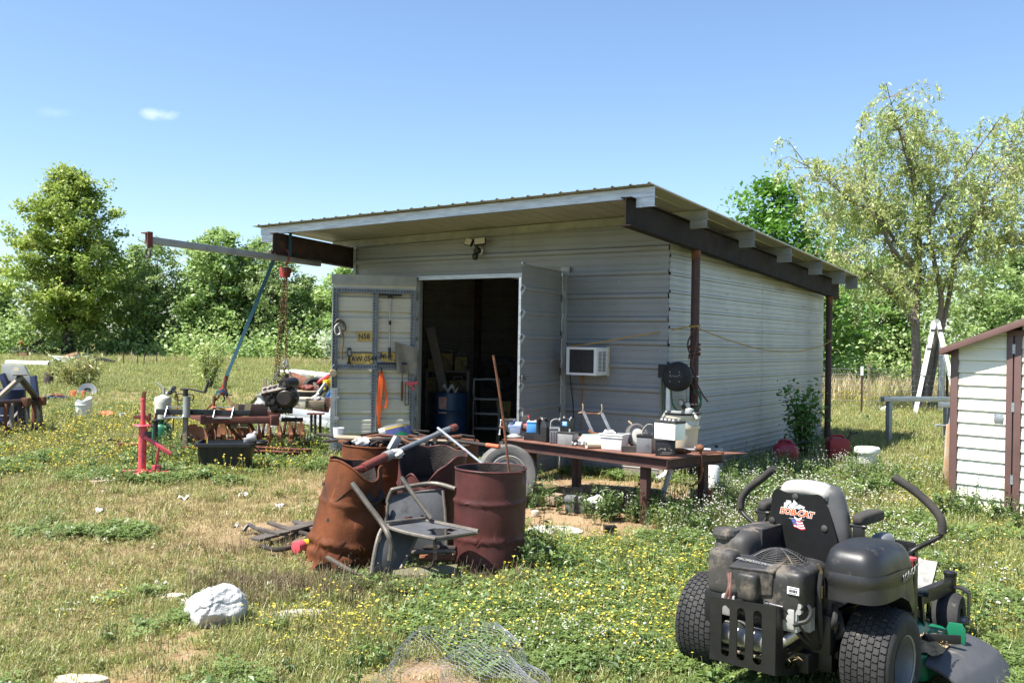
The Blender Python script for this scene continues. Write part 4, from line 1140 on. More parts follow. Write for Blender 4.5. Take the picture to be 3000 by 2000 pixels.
# ---------------------------------------------------------------- hoist boom, chain hoist, hanging engine
t = shed_thing('hoist_boom', 'long grey steel boom jutting out under the left roof beam', 'boom', (-5.62,-.67,2.93))
d = Vector((0,-2.99,.05))
obj('tube', MB().bar((0,.02,-.02),d,.075,.09),MT['galv_dull'],t,bevel=0.006)
ep = obj('end_plate', MB().box(-.07,.07,-3.0,-2.985,.0,.15).box(.065,.075,-3.06,-2.985,-.05,.15).box(-.07,.07,-3.06,-2.99,.13,.145),MT['red_rusty'],t)
obj('eye', MB().tube([(0,-3.0,.02),(0,-3.0,-.06)],.018,8).tube([(.048*math.cos(a),-3.0,-.125+.055*math.sin(a)) for a in [2*math.pi*q/20 for q in range(20)]],.014,8,closed=True),MT['steel_dark'],t)
for y in (-.08,-.50,-.93): obj('spacer', MB().box(-.03,.03,y - .05,y+.05,.02,.075+.02*abs(y)),MT['beam_rust'],t)

def link_mesh(L_=0.055,w=0.032,r=0.0055):
    pts = []
    for k in range(5): a = R(-90+180*k/4); pts.append((w/2 - r,0,0) if False else ((w/2)*math.cos(a)*1.0,0,0))
    pts = []
    for k in range(5): a = R(0+180*k/4); pts.append((w/2*math.cos(a),0,L_/2 - w/2+w/2*math.sin(a)))
    for k in range(5): a = R(180+180*k/4); pts.append((w/2*math.cos(a),0,-L_/2+w/2+w/2*math.sin(a)))
    return pts,r
def chain(mb,p,q,L_=0.055,w=0.034,r=0.0062,sag=0.0):
    p = Vector(p); q = Vector(q); n = max(2,int((q - p).length/(L_ - 2*r)))
    pts,_ = link_mesh(L_,w,r)
    for i in range(n):
        tt = (i+.5)/n
        c = p.lerp(q,tt)+Vector((0,0,-sag*4*tt*(1 - tt)))
        M_ = (q - p).to_track_quat('Z', 'Y').to_matrix().to_4x4() @ Matrix.Rotation(R(90*(i % 2)+20),4,'Z')
        mb.tube([c+M_.to_3x3() @ Vector(a) for a in pts],r,4,closed=True)
t = shed_thing('chain_hoist', 'small red chain hoist hooked on the boom, its rusty chains hanging down', 'hoist', (-5.62,-1.35,2.74))
obj('body', MB().tube([(-.06,0,0),(.06,0,0)],.062,16).box(-.06,.05,-.06,.06,-.09,.06),MT['hoist_red'],t,bevel=0.008)
obj('cover', MB().tube([(.06,0,.005),(.09,0,.005)],.05,14).tube([(-.085,0,-.01),(-.06,0,-.01)],.05,14),MT['red_rusty'],t)
obj('hook', MB().tube(bez([(0,0,.08),(.03,.02,.14),(.055,.02,.2),(.05,.01,.29),(0,0,.32),(-.05,0,.28),(-.055,0,.22)],5),.014,8),MT['hoist_red'],t)
ch = MB()
chain(ch,(-.03,.0,-.10),(-.14,-.05,-1.72)); chain(ch,(-.015,.03,-.10),(-.12,.0,-1.70))
kind(obj('hand_chain', ch,MT['chain'],t),'stuff')
ch = MB(); chain(ch,(.035,0,-.10),(.03,.02,-1.33),.06,.036,.007)
kind(obj('lift_chain', ch,MT['chain'],t),'stuff')
ch = MB(); chain(ch,(.02,.0,-1.42),(.015,.0,-1.74),.06,.04,.008)
kind(obj('tail_chain', ch,MT['chain'],t),'stuff')
obj('load_hook', MB().tube(bez([(.03,.02,-1.31),(.05,.02,-1.35),(.06,.02,-1.40),(.02,.02,-1.44),(-.02,.02,-1.40)],5),.016,8),MT['chain_bright'],t)

# engine block slung on a bright chain; built facing the camera
ex0 = Vector(sw(-5.62,-1.34,.88))
t = thing('engine', 'oily black engine block hanging from the chain hoist', 'engine', ex0,R(-4))
blk = MB()
T0 = Matrix.Translation((-.10,0,.02)) @ Matrix.Rotation(R(-24),4,'Y')
blk.T = T0
blk.box(-.17,.10,-.16,.22,-.13,.12)
blk.box(-.15,.07,-.12,.20,-.22,-.13)
blk.T = Matrix.Identity(4)
obj('block', blk,MT['engine'],t,bevel=0.012)
# bank of cylinders: deck face tilted up towards the viewer
TD = Matrix.Translation((-.12,-.14,.115)) @ Matrix.Rotation(R(-14),4,'Y') @ Matrix.Rotation(R(38),4,'X')
holes = []
for k in range(4):
    cx = -.117+k*.078
    holes.append([(cx+.031*math.cos(a),.031*1.15*math.sin(a)) for a in [2*math.pi*q/16 for q in range(16)]])
hd = MB().plate([(-.165,-.065),(.165,-.065),(.165,.065),(-.165,.065)],holes,.014,TD)
dk = obj('deck', hd,MT['engine_metal'],t,smooth=30)
mb = MB(TD); mb.box(-.16,.16,-.06,.06,-.09,-.003)
obj('bank', mb,MT['engine'],t)
mb = MB(TD)
for k in range(4): mb.lathe([(.03,.008),(.03,-.001),(.0,-.002)],16,(-.117+k*.078,0,.001))
obj('bore', mb,MT['black_matte'],t)
mb = MB(TD).box(-.17,.17,-.085,-.068,-.03,.02)
obj('rail', mb,MT['engine_metal'],t,bevel=0.004)
obj('bell_housing', MB().lathe([(.0,-.22),(.10,-.22),(.135,-.19),(.165,-.15),(.175,-.05),(.13,.05),(.12,.15)],30,(.08,0,-.02),'y'),MT['engine'],t)
mb = MB()
for k in range(10):
    a = 2*math.pi*k/10; mb.lathe([(.016,-.165),(.014,-.19),(0,-.192)],8,(.08+.165*math.cos(a),0,-.02+.165*math.sin(a)),'y')
obj('bolt_boss', mb,MT['engine'],t)
obj('starter', MB().tube([(.06,-.19,.19),(.12,.12,.19)],.085,18).tube([(.055,-.205,.19),(.06,-.19,.19)],.06,18),MT['engine'],t)
obj('pulley', MB().lathe([(.0,-.215),(.028,-.215),(.034,-.20),(.05,-.205),(.066,-.215),(.072,-.20),(.066,-.185)],22,(.07,0,.185),'y'),MT['steel_dark'],t)
obj('sump', MB().frus(-.2,.05,-.1,.18,-.26,-.12,.05).tube([(-.05,-.12,-.2),(.16,-.05,-.21)],.05,12),MT['engine'],t,bevel=0.01)
obj('stud_rod', MB().tube([(-.10,-.02,.33),(.06,.0,.22)],.012,8).tube([(-.13,-.05,.28),(.03,-.1,.18)],.012,8).tube([(.03,.05,.2),(.03,.05,.33)],.03,10).tube([(-.18,-.12,-.06),(-.12,-.14,-.01)],.008,6).tube([(-.14,-.14,-.08),(-.08,-.16,-.03)],.008,6),MT['steel_dark'],t)
mb = MB()
g = np.random.default_rng(4)
for k in range(14): mb.box(*(lambda x,y,z,s_: (x,x+s_,y - .03,y,z,z+s_))(-.28+.16*g.random(),-.16 - .03*g.random(),-.16+.2*g.random(),.02+.05*g.random()))
obj('fitting', mb,MT['engine'],t,bevel=0.005)
ch = MB(); chain(ch,(.0,.02,.50),(-.20,-.05,.16),.045,.032,.006); chain(ch,(.03,.02,.50),(.12,.02,.26),.045,.032,.006); chain(ch,(-.02,.02,.5),(.02,.02,.50),.045,.034,.007)
kind(obj('sling_chain', ch,MT['chain_bright'],t),'stuff')

# blue lashing strap from the beam down to the lever hoist on the harrow
p0 = Vector(sw(-5.62,-1.57,2.90)); p1 = Vector((-4.29,14.08,1.13))
def strap(mb,p,q,w,side=(1,.2,0),tw=0):
    p = Vector(p); q = Vector(q); n = 10; vs = []
    d = (q - p).normalized()
    for i in range(n+1):
        s_ = (Matrix.Rotation(R(tw*i/n),4,d) @ Vector(side)).normalized()*w/2
        c_ = p.lerp(q,i/n); o_ = d.cross(s_).normalized()*.003
        vs += [c_ - s_ - o_,c_+s_ - o_,c_+s_+o_,c_ - s_+o_]
    fs = []
    for i in range(n):
        for j in range(4): fs.append((i*4+j,i*4+(j+1) % 4,i*4+4+(j+1) % 4,i*4+4+j))
    mb.add(vs,fs)
sm = MB(); strap(sm,p0,p1,.055,(1,.3,0),40)
t = single('lashing_strap', sm,MT['strap_blue'],'long blue webbing strap stretched from the roof beam down to the disc harrow', 'strap', smooth=60)
sm = MB(); a = Vector(sw(-5.545,-1.33,3.02)); b_ = Vector(sw(-5.545,-1.33,3.36))
strap(sm,Vector(sw(-5.54,-1.33,2.96)),Vector(sw(-5.54,-1.33,3.375)),.055,tuple(SHM.to_3x3() @ Vector((0,1,0))))
obj('loop', sm,MT['strap_blue'],t)
t = thing('lever_hoist', 'red and blue ratchet lever hoist at the lower end of the blue strap', 'hoist', (-4.33,14.1,.93),0)
obj('body', MB().lathe([(0,-.05),(.055,-.045),(.06,0),(.055,.045),(0,.05)],16,(0,0,.0),'y').bar((.0,0,.0),(.045,-.01,.22),.05,.05),MT['hoist_red'],t,bevel=0.006)
obj('lever', MB().bar((.02,-.03,.02),(.05,-.04,.24),.025,.03),MT['steel_dark'],t)
obj('webbing', MB().surf(lambda u,v: (-.10+.19*u,-.04 - .03*math.sin(3.1*u),-.02 - .045*v+.05*math.sin(3.1*u)+.012*math.sin(13*u)),14,4),MT['strap_blue'],t)
obj('hook', MB().tube([(-.13,0,-.05),(.13,0,-.06)],.009,6).tube(bez([(0,0,-.05),(.02,0,-.12),(-.01,0,-.16)],4),.012,6),MT['steel_dark'],t)

# ---------------------------------------------------------------- steel work bench and what lies on it
BX,BY,BR_ = 1.56,9.18,R(-44.1)
BM = Matrix.Translation((BX,BY,0)) @ Matrix.Rotation(BR_,4,'Z')
TOP = .632
bench = thing('work_bench', 'low rusty steel bench made of channel, crowded with batteries and tools', 'work bench', (BX,BY,0),BR_)
def rail(p,q,out):
    """channel with lips turned outwards"""
    mb = MB(); p = Vector(p); q = Vector(q); o_ = Vector(out)
    mb.bar(p,q,.008,.105)
    for z,h in ((.05,.007),(-.052,.007)): mb.bar(p+o_*.022+Vector((0,0,z)),q+o_*.022+Vector((0,0,z)),.045,h)
    return mb
zr = TOP - .056
obj('rail', rail((-2.27,0,zr),(.0,0,zr),(0,-1,0)),MT['brown_steel'],bench)
obj('rail', rail((-2.27,.94,zr),(.0,.94,zr),(0,1,0)),MT['brown_steel'],bench)
obj('rail', rail((.0,-.04,zr),(.0,.98,zr),(1,0,0)),MT['brown_steel'],bench)
obj('rail', rail((-2.27,.02,zr),(-2.27,.92,zr),(-1,0,0)),MT['brown_steel'],bench)
obj('top_plate', MB().box(-2.25,-.01,-.03,.96,TOP - .008,TOP - .001),MT['bench_top'],bench)
obj('corner_plate', MB().prism([(-.02,.55),(.0,1.0),(.24,1.08),(.05,.6)],TOP - .012,TOP - .004),MT['bench_top'],bench)
for x,y in ((-.33,.07),(-1.9,.07),(-1.9,.86),(-.16,.86)):
    obj('leg', MB().box(x - .042,x+.042,y - .042,y+.042,-.12,zr - .05),MT['brown_steel'],bench,bevel=0.006)
obj('scrap_weld', MB().box(-2.33,-2.27,-.02,.05,.50,.60).tube([(-2.36,.0,.50),(-2.22,-.03,.50)],.016,8).tube([(-2.3,-.02,.44),(-2.27,.02,.54)],.02,8),MT['steel_dark'],bench,bevel=0.006)

def on_bench(name,label,cat,x,y,rz=0,z=TOP,group=None):
    return thing(name,label,cat,tuple(BM @ Vector((x,y,z))),BR_+R(rz),group)
# vise
t = on_bench('bench_vise', 'old blue-grey bench vise bolted to the left corner of the bench', 'vise', -2.30,.22,28)
obj('base', MB().lathe([(.10,0),(.10,.02),(.075,.035),(.065,.05)],20,cap=True).box(-.12,.12,-.035,.035,0,.018),MT['galv_dull'],t,bevel=0.005)
obj('body', MB().frus(-.06,.07,-.06,.06,.045,.14,.0).tube([(-.10,0,.125),(.08,0,.125)],.062,16).frus(-.075,-.01,-.065,.065,.12,.21,.01),MT['vise_blue'],t,bevel=0.008)
obj('jaw', MB().box(-.135,-.08,-.065,.065,.08,.215).box(-.15,-.02,-.07,.07,.19,.215),MT['steel_dark'],t,bevel=0.006)
obj('screw', MB().tube([(.05,0,.115),(.22,0,.115)],.035,14).tube([(-.2,0,.11),(-.1,0,.11)],.016,10),MT['rust'],t)
obj('handle', MB().tube([(-.19,-.02,.03),(-.19,.03,.19)],.009,8).lathe([(0,-.016),(.016,0),(0,.016)],10,(-.19,-.02,.03)).lathe([(0,-.016),(.016,0),(0,.016)],10,(-.19,.03,.19)),MT['alu'],t)
t = on_bench('grinder', 'small red and black hand grinder behind the bench vise', 'grinder', -2.28,.44,20)
obj('body', MB().tube([(-.1,0,.1),(.1,0,.17)],.035,12).tube([(.0,0,.1),(-.02,0,.25)],.012,8),MT['red'],t)
obj('guard', MB().lathe([(.0,-.02),(.055,-.015),(.06,.02)],18,(-.06,0,.19),'y').tube([(.05,0,.0),(.05,0,.16)],.025,8),MT['steel_dark'],t)
obj('lever', MB().tube([(-.09,0,.20),(-.1,0,.285)],.011,8),MT['alu'],t)
def battery(label,x,y,rz,w,d,h,m,cap=None,z=TOP,posts=True,group='old batteries on the bench', lip=True):
    t = on_bench('battery', label,'battery', x,y,rz,z,group)
    obj('case', MB().box(-w/2,w/2,-d/2,d/2,0,h*.86),m,t,bevel=0.006)
    obj('lid', MB().box(-w/2 - .004,w/2+.004,-d/2 - .004,d/2+.004,h*.86,h),cap or m,t,bevel=0.006)
    if posts: 
        for sx in (-1,1): obj('terminal', MB().lathe([(.012,0),(.009,.018),(0,.018)],10,(sx*w*.32,d*.2,h - .001)),MT['alu'],t)
    return t
t = on_bench('black_box', 'small black box under the light blue battery', 'box', -2.0,.17,20)
obj('case', MB().box(-.075,.075,-.055,.055,0,.085),MT['black'],t,bevel=0.005)
t = battery('bright light blue battery perched on a small black box', -1.995,.17,38,.115,.095,.125,MT['blue_light'],None,TOP+.0865)
obj('side_panel', MB().box(.058,.0595,-.043,.043,.006,.104),MT['blue_indigo'],t)
obj('top_sheet', MB().box(-.055,.055,-.046,.046,.1255,.127),MT['white'],t)
# jug
t = on_bench('oil_jug', 'glossy black plastic jug with a big looped handle', 'jug', -1.83,.16,-8)
obj('body', MB().frus(-.045,.13,-.05,.05,.0,.02,.004).box(.025,.13,-.05,.05,.02,.17).frus(.03,.125,-.045,.045,.17,.171,0).add([(.025,-.05,.17),(.13,-.05,.17),(.13,.05,.17),(.025,.05,.17),(.03,-.028,.235),(.07,-.028,.235),(.07,.028,.235),(.03,.028,.235)],[(4,5,6,7),(0,1,5,4),(1,2,6,5),(2,3,7,6),(3,0,4,7)]).box(-.09,.03,-.048,.048,.0,.075),MT['black'],t,bevel=0.014,seg=3)
obj('handle', MB().tube(bez([(-.055,0,.06),(-.065,0,.12),(-.06,0,.22),(-.02,0,.255),(.02,0,.245),(.04,0,.22)],5),.026,10,ell=1.2),MT['black'],t)
obj('cap', MB().lathe([(.024,.232),(.026,.235),(.026,.262),(.02,.268),(0,.268)],14,(.05,0,0)),MT['black_matte'],t)
t = on_bench('oil_filter', 'white used oil filter lying behind the black jug', 'oil filter', -1.66,.33,10)
obj('can', MB().lathe([(.0,-.05),(.04,-.05),(.046,-.035),(.046,.05),(.03,.055),(0,.055)],18,(0,0,.05),'x'),MT['white'],t)
# grey batteries
t = battery('grey battery with a fluted side and a strap handle, left of the dusty one', -1.62,.16,40,.14,.15,.175,MT['grey_plastic'])
for k in range(5): obj('rib', MB().box(-.06+k*.027,-.05+k*.027,-.08,-.0755,.01,.13),MT['grey_plastic'],t)
obj('handle', MB().tube(bez([(-.06,0,.17),(-.055,.01,.235),(.0,.02,.26),(.05,.02,.23),(.06,.02,.17)],5),.01,8,ell=1.8),MT['grey_light'],t)
battery('dusty pale grey battery carrying the small black one', -1.42,.13,12,.185,.14,.145,MT['grey_light'],MT['steel_dark'],posts=False)
t = battery('small black battery with a bright blue sticker stacked on the dusty grey one', -1.45,.14,12,.135,.09,.14,MT['black'],MT['black'],TOP+.146)
st = obj('sticker', MB().box(-.03,.03,-.0475,-.0455,.06,.108),MT['blue_light'],t)
obj('sticker_print', MB().box(-.024,.022,-.0482,-.0476,.092,.101).box(-.024,.016,-.0482,-.0476,.072,.076).box(-.024,.02,-.0482,-.0476,.08,.083),MT['white'],st)
obj('clip', MB().box(-.075,-.055,-.052,-.045,-.005,.03).box(.055,.075,-.052,-.045,-.005,.03).box(-.07,-.055,-.05,-.045,.12,.145).box(.055,.07,-.05,-.045,.12,.145),MT['alu'],t)
# scrap between the batteries and the tub
def laid(name,mb,m,label,cat,x,y,rz,z=TOP,group=None,bevel=0,smooth=40):
    return single(name,mb,m,label,cat,tuple(BM @ Vector((x,y,z))),BR_+R(rz),group,smooth,bevel)
laid('pry_bar', MB().tube(bez([(-.26,.0,.13),(-.2,0,.1),(.0,0,.085),(.28,0,.06)],5),[.006]+[.018]*15),MT['rust'],'flat rusty bar lying across the scrap behind the small black battery', 'bar', -1.22,.55,-2)
laid('gripped_tool', MB().tube([(-.16,0,.09),(.13,.0,.115)],.016,10),mat('pale_green_grip', (.25,.42,.37),(.2,.34,.3),8,.5,0,0),'pale green tool handle lying on the scrap beside the white tub', 'tool', -1.22,.32,-4)
laid('white_jug', MB().tube([(-.15,0,.055),(-.12,0,.055),(.11,0,.055),(.15,0,.055)],[.03,.058,.058,.02],14),MT['white'],'white plastic bottle lying on its side in front of the rusty bar', 'bottle', -1.16,.24,10)
laid('plastic_pipe', MB().lathe([(.030,-.17),(.036,-.17),(.036,.17),(.030,.17),(.030,-.17)],18,(0,0,.037),'x'),MT['cream'],'short cream plastic pipe with its open end towards the bench edge', 'pipe', -.98,.16,62)
laid('pipe_offcut', MB().lathe([(.026,-.12),(.032,-.12),(.032,.12),(.026,.12),(.026,-.12)],16,(0,0,.033),'x'),MT['galv_dull'],'grey pipe offcut poking out beside the dusty grey battery', 'pipe', -1.26,.26,68)
laid('rusty_rod', MB().tube([(-.14,0,.055),(.15,0,.075)],.013,8),MT['rust'],'rusty rod lying over the cream plastic pipe', 'rod', -1.06,.22,12)
mb = MB(); g = np.random.default_rng(14)
for k in range(9):
    a = g.uniform(-.09,.09),g.uniform(-.05,.05); chain(mb,(a[0] - .04,a[1],.02+.02*g.random()),(a[0]+.04,a[1]+g.uniform(-.04,.04),.02+.03*g.random()),.04,.026,.005)
laid('small_chain', mb,MT['chain_bright'],'little heap of bright chain near the bench edge', 'chain', -1.19,.10,0)
# white tub
t = on_bench('plastic_tub', 'square white plastic tub standing near the middle of the bench', 'tub', -.83,.20,14)
obj('body', MB().frus(-.13,.13,-.105,.105,.0,.165,.018).box(-.137,.137,-.112,.112,.152,.168).box(-.134,.134,-.109,.109,.128,.136),MT['white'],t,bevel=0.012,seg=3)
obj('inner', MB().box(-.118,.118,-.093,.093,.1685,.170),MT['grey_plastic'],t)
mb = MB().surf(lambda u,v: (-.11+.12*u,-.06+.13*v,.175+.03*math.sin(5*u+3*v)*math.sin(4*v)),7,7)
obj('wrapper', mb,MT['paper'],t)
# leaning wheel, square tube, sickle
t = on_bench('trolley_wheel', 'narrow grey rubber wheel leaning between the tub and the grey battery', 'wheel', -.66,.42,0)
t.rotation_euler = (Matrix.Rotation(BR_+R(72),4,'Z') @ Matrix.Rotation(R(-22),4,'X')).to_euler()
obj('tyre', MB().lathe([(.095,-.025),(.12,-.03),(.138,-.02),(.142,.0),(.138,.02),(.12,.03),(.095,.025)],30,(0,0,.142),'y').lathe([(.143,-.012),(.139,-.009),(.143,-.006)],30,(0,0,.142),'y').lathe([(.143,.006),(.139,.009),(.143,.012)],30,(0,0,.142),'y'),MT['rubber_old'],t)
obj('hub', MB().lathe([(.0,-.02),(.03,-.03),(.095,-.015),(.095,.015),(.03,.03),(0,.02)],24,(0,0,.142),'y'),MT['rim_white'],t)
laid('square_tube', MB().box(-.085,.085,-.034,-.03,0,.06).box(-.085,.085,.03,.034,0,.06).box(-.085,.085,-.03,.03,0,.004).box(-.085,.085,-.03,.03,.056,.06).box(.0,.002,-.03,.03,.004,.056),MT['steel_dark'],'short piece of square steel tube at the bench edge, open end facing out', 'tube', -.57,.12,36)
laid('sickle_blade', MB().tube(bez([(-.12,0,.27),(-.07,0,.245),(-.02,0,.19),(.015,0,.1),(.02,0,.02)],6),[.004]+[.013]*23+[.01],6,ell=0.4),MT['wood'],'curved pale blade standing up behind the leaning wheel', 'blade', -.82,.55,-10)
t = battery('grey battery with an arched carrying handle beside the black and indigo one', -.44,.22,20,.16,.15,.185,MT['grey_plastic'],MT['black'])
obj('handle', MB().tube(bez([(-.03,-.03,.18),(-.025,-.03,.23),(.01,-.01,.28),(.055,.0,.285),(.07,.02,.24)],5),.009,8,ell=2.0),MT['galv_dull'],t)
obj('bung', MB().lathe([(.02,0),(.024,.01),(.018,.014),(.013,.004),(0,.0)],12,(.045,-.077,.07),'y'),MT['rust'],t)
t = battery('black battery with an indigo end, under the white battery', -.17,.18,32,.19,.15,.165,MT['black'],MT['black'],posts=False)
obj('end_panel', MB().box(-.0985,-.0965,-.07,.07,.004,.138),MT['blue_indigo'],t)
mb = MB()
for k in range(7): mb.box(-.07+k*.02,-.056+k*.02,-.0765,-.0755,.06+.008*(k % 3),.068+.012*(k % 2))
mb.box(-.03,.07,-.0765,-.0755,.035,.04).box(-.05,.05,-.0765,-.0755,.02,.024)
obj('print', mb,MT['grey_light'],t)
t = battery('clean white battery with a dark lid, stacked on the black and indigo one', -.13,.19,-6,.27,.16,.19,MT['white_bright'],MT['steel_dark'],TOP+.1665)
for k in range(4): obj('vent_cap', MB().lathe([(.014,0),(.012,.014),(0,.014)],10,(-.08+k*.05,-.03,.1895)),MT['white'],t)
# tall bucket
t = on_bench('tall_bucket', 'tall beige bucket with a taped rim, standing at the back of the bench', 'bucket', -.33,.72,0)
obj('body', MB().lathe([(0,0),(.145,.0),(.15,.01),(.165,.235),(.180,.238),(.181,.265),(.168,.268),(.170,.34),(.182,.345),(.184,.375),(.172,.38),(.165,.37),(.16,.25),(0,.24)],32),MT['cream'],t)
obj('tape', MB().lathe([(.1705,.272),(.1735,.275),(.1735,.318),(.1715,.322)],26,(0,0,0),'z', R(-150),R(10)),MT['paper'],t)
obj('lid', MB().lathe([(.20,.40),(.2,.392),(.06,.385),(0,.39)],28),MT['black_matte'],t)
obj('bracket', MB().box(-.06,.07,-.14,-.10,.392,.42).tube([(.16,-.05,.40),(.22,-.06,.34)],.02,8).tube([(-.17,-.05,.40),(-.2,-.08,.33)],.02,8).lathe([(0,0),(.05,.0),(.045,.05),(.0,.065)],14,(.08,.0,.39)),MT['galv_dull'],t,bevel=0.005)
# cultivator forks lying at the back
t = on_bench('fork_frame', 'two grey arms joined by a thin rusty rod at the back of the bench', 'implement', -1.6,.85,0)
obj('arm', MB().bar((-.22,.02,.30),(-.02,-.05,.08),.02,.03),MT['galv'],t)
obj('arm', MB().bar((.06,.02,.30),(.26,-.05,.08),.02,.03),MT['galv'],t)
obj('hook', MB().tube(bez([(-.29,.02,.285),(-.24,.02,.30),(-.225,.02,.34),(-.235,.02,.40)],4),[.008]*12+[.004]).tube(bez([(.0,.02,.29),(.045,.02,.31),(.06,.02,.35),(.05,.02,.41)],4),[.008]*12+[.004]),MT['wood'],t)
obj('rod', MB().tube([(-.30,.02,.285),(.06,.02,.295)],.007,6),MT['rust'],t)
# hammer over the right end and brass torches
t = on_bench('pick_hammer', 'rusty pick hammer hooked over the right end of the bench', 'hammer', .055,.50,0)
obj('head', MB().lathe([(0,-.035),(.035,-.025),(.04,.0),(.035,.02),(.015,.04),(0,.045)],16,(-.03,0,.07),'x').tube(bez([(0,0,-.17),(-.01,-.02,-.25),(-.05,-.06,-.30),(-.09,-.1,-.32)],5),[.014]*8+[.01]*5+[.007,.005,.003]),MT['rust'],t)
obj('shaft', MB().tube([(-.02,0,.06),(.0,0,-.18)],.014,10).tube([(0,0,-.16),(0,0,-.12)],.018,10),MT['rust'],t)
t = on_bench('cutting_torch', 'brass cutting torch lying at the right end of the bench', 'torch', -.10,.62,30)
obj('tube', MB().tube([(-.16,0,.03),(.14,0,.035)],.012,8).tube([(.02,0,.035),(.15,.0,.035)],.02,10).tube([(-.14,.03,.03),(.12,.03,.03)],.008,8),MT['galv'],t)
obj('valve', MB().lathe([(.02,0),(.02,.02),(0,.02)],10,(.0,0,.045)).lathe([(.02,0),(.02,.02),(0,.02)],10,(.06,.01,.045)).tube([(-.16,0,.03),(-.19,0,.0)],.015,8),MT['alu'],t)
laid('drill_chuck', MB().lathe([(.0,-.10),(.02,-.10),(.028,-.06),(.03,.0),(.024,.05),(.012,.09),(0,.09)],14,(0,0,.03),'x').box(-.16,-.05,-.02,.02,.012,.05),MT['rust'],'rusty motor shaft piece lying left of the brass torch', 'scrap', -.13,.42,14)
laid('flat_bar', MB().box(-.18,.18,-.015,.015,0,.012),MT['rust'],'flat rusty strip along the right end of the bench', 'bar', -.06,.78,6)

# around and under the bench
t = thing('car_wheel', 'old car wheel with a grey tyre and white rim leaning on the bench', 'wheel', (-.02,10.15,-.03),0,None)
t.rotation_euler = (Matrix.Rotation(R(12),4,'Z') @ Matrix.Rotation(R(-12),4,'X')).to_euler()
obj('tyre', MB().lathe([(.205,-.085),(.24,-.10),(.30,-.095),(.325,-.07),(.335,.0),(.325,.07),(.30,.095),(.24,.1),(.205,.085)],40,(0,0,.335),'y'),MT['rubber_old'],t)
rm = obj('rim', MB().lathe([(.205,-.085),(.20,-.092),(.19,-.08),(.185,-.04),(.15,-.03),(.13,-.05),(.08,-.06),(.05,-.045),(.0,-.045)],40,(0,0,.335),'y'),MT['rim_white'],t)
obj('rim_stripe', MB().lathe([(.198,-.0925),(.194,-.0925)],40,(0,0,.335),'y').lathe([(.16,-.034),(.152,-.036)],40,(0,0,.335),'y'),MT['blue'],rm)
t = thing('battery_box', 'black battery box with crumpled white plastic on top, under the bench', 'box', ground(.80,9.95,-.01),R(-12))
obj('case', MB().frus(-.2,.2,-.1,.1,0,.12,.01).box(-.21,-.02,-.11,.11,.12,.165),MT['grey_plastic'],t,bevel=0.008)
obj('strap', MB().box(-.1,-.06,-.115,.115,.02,.17),MT['black'],t)
obj('sheet', MB().surf(lambda u,v: (-.05+.27*u,-.12+.22*v,.13+.05*math.sin(4*u+2)*math.cos(3*v)+.015*math.sin(17*u+9*v)),12,9),MT['paper'],t)
single('terminal_box', MB().box(-.055,.055,-.045,.045,0,.07).box(-.06,.06,-.05,.05,.07,.078).box(-.045,.045,-.035,.035,.078,.081),[MT['black']],'small black box with a pale top lying in the grass before the bench', 'box', ground(.97,9.0,.0),R(6),bevel=0.004)
for i,(x,y,rz,L_,lab) in enumerate(((.62,10.55,62,.8,'pale wooden block lying end-on under the bench'),(.15,10.9,20,.5,'short plank lying in the dirt behind the leaning car wheel'),(1.35,10.9,-20,.9,'weathered plank lying under the back of the bench'))):
    single('wood_block', MB().box(-L_/2,L_/2,-.06,.06,0,.09),MT['wood'],lab,'timber', ground(x,y,0),R(rz),'timber offcuts under the bench', bevel=0.004)
t = thing('white_hook_pipe', 'white plastic pipe bent into a hook behind the right bench leg', 'pipe', ground(1.72,10.3,0))
obj('pipe', MB().tube(bez([(.0,0,.0),(-.03,0,.12),(.0,0,.24),(.05,0,.42)],6),.03,10),MT['white'],t)
single('orange_disc', MB().lathe([(0,0),(.16,.0),(.17,.02),(.15,.05),(.05,.06),(0,.06)],26),MT['orange_clay'],'orange plastic lid standing in the weeds behind the bench', 'lid', ground(2.12,10.2,.06),0,rot=(R(70),0,R(20)))
t = thing('white_canister', 'narrow white canister behind the right end of the bench', 'canister', ground(2.28,10.6,0))
obj('body', MB().lathe([(0,0),(.09,0),(.095,.02),(.095,.36),(.08,.4),(.0,.4)],22),MT['white'],t)
t = shed_thing('metal_can', 'tall grey square can by the rusty post behind the bench', 'can', (.42,.55,.0))
obj('body', MB().box(-.10,.10,-.07,.07,0,.42),MT['galv_dull'],t,bevel=0.01)
obj('label_panel', MB().box(-.1015,-.1005,-.06,.06,.05,.36),MT['steel_dark'],t)
obj('spout', MB().lathe([(.025,.42),(.025,.45),(0,.45)],12,(.03,0,0)),MT['black'],t)
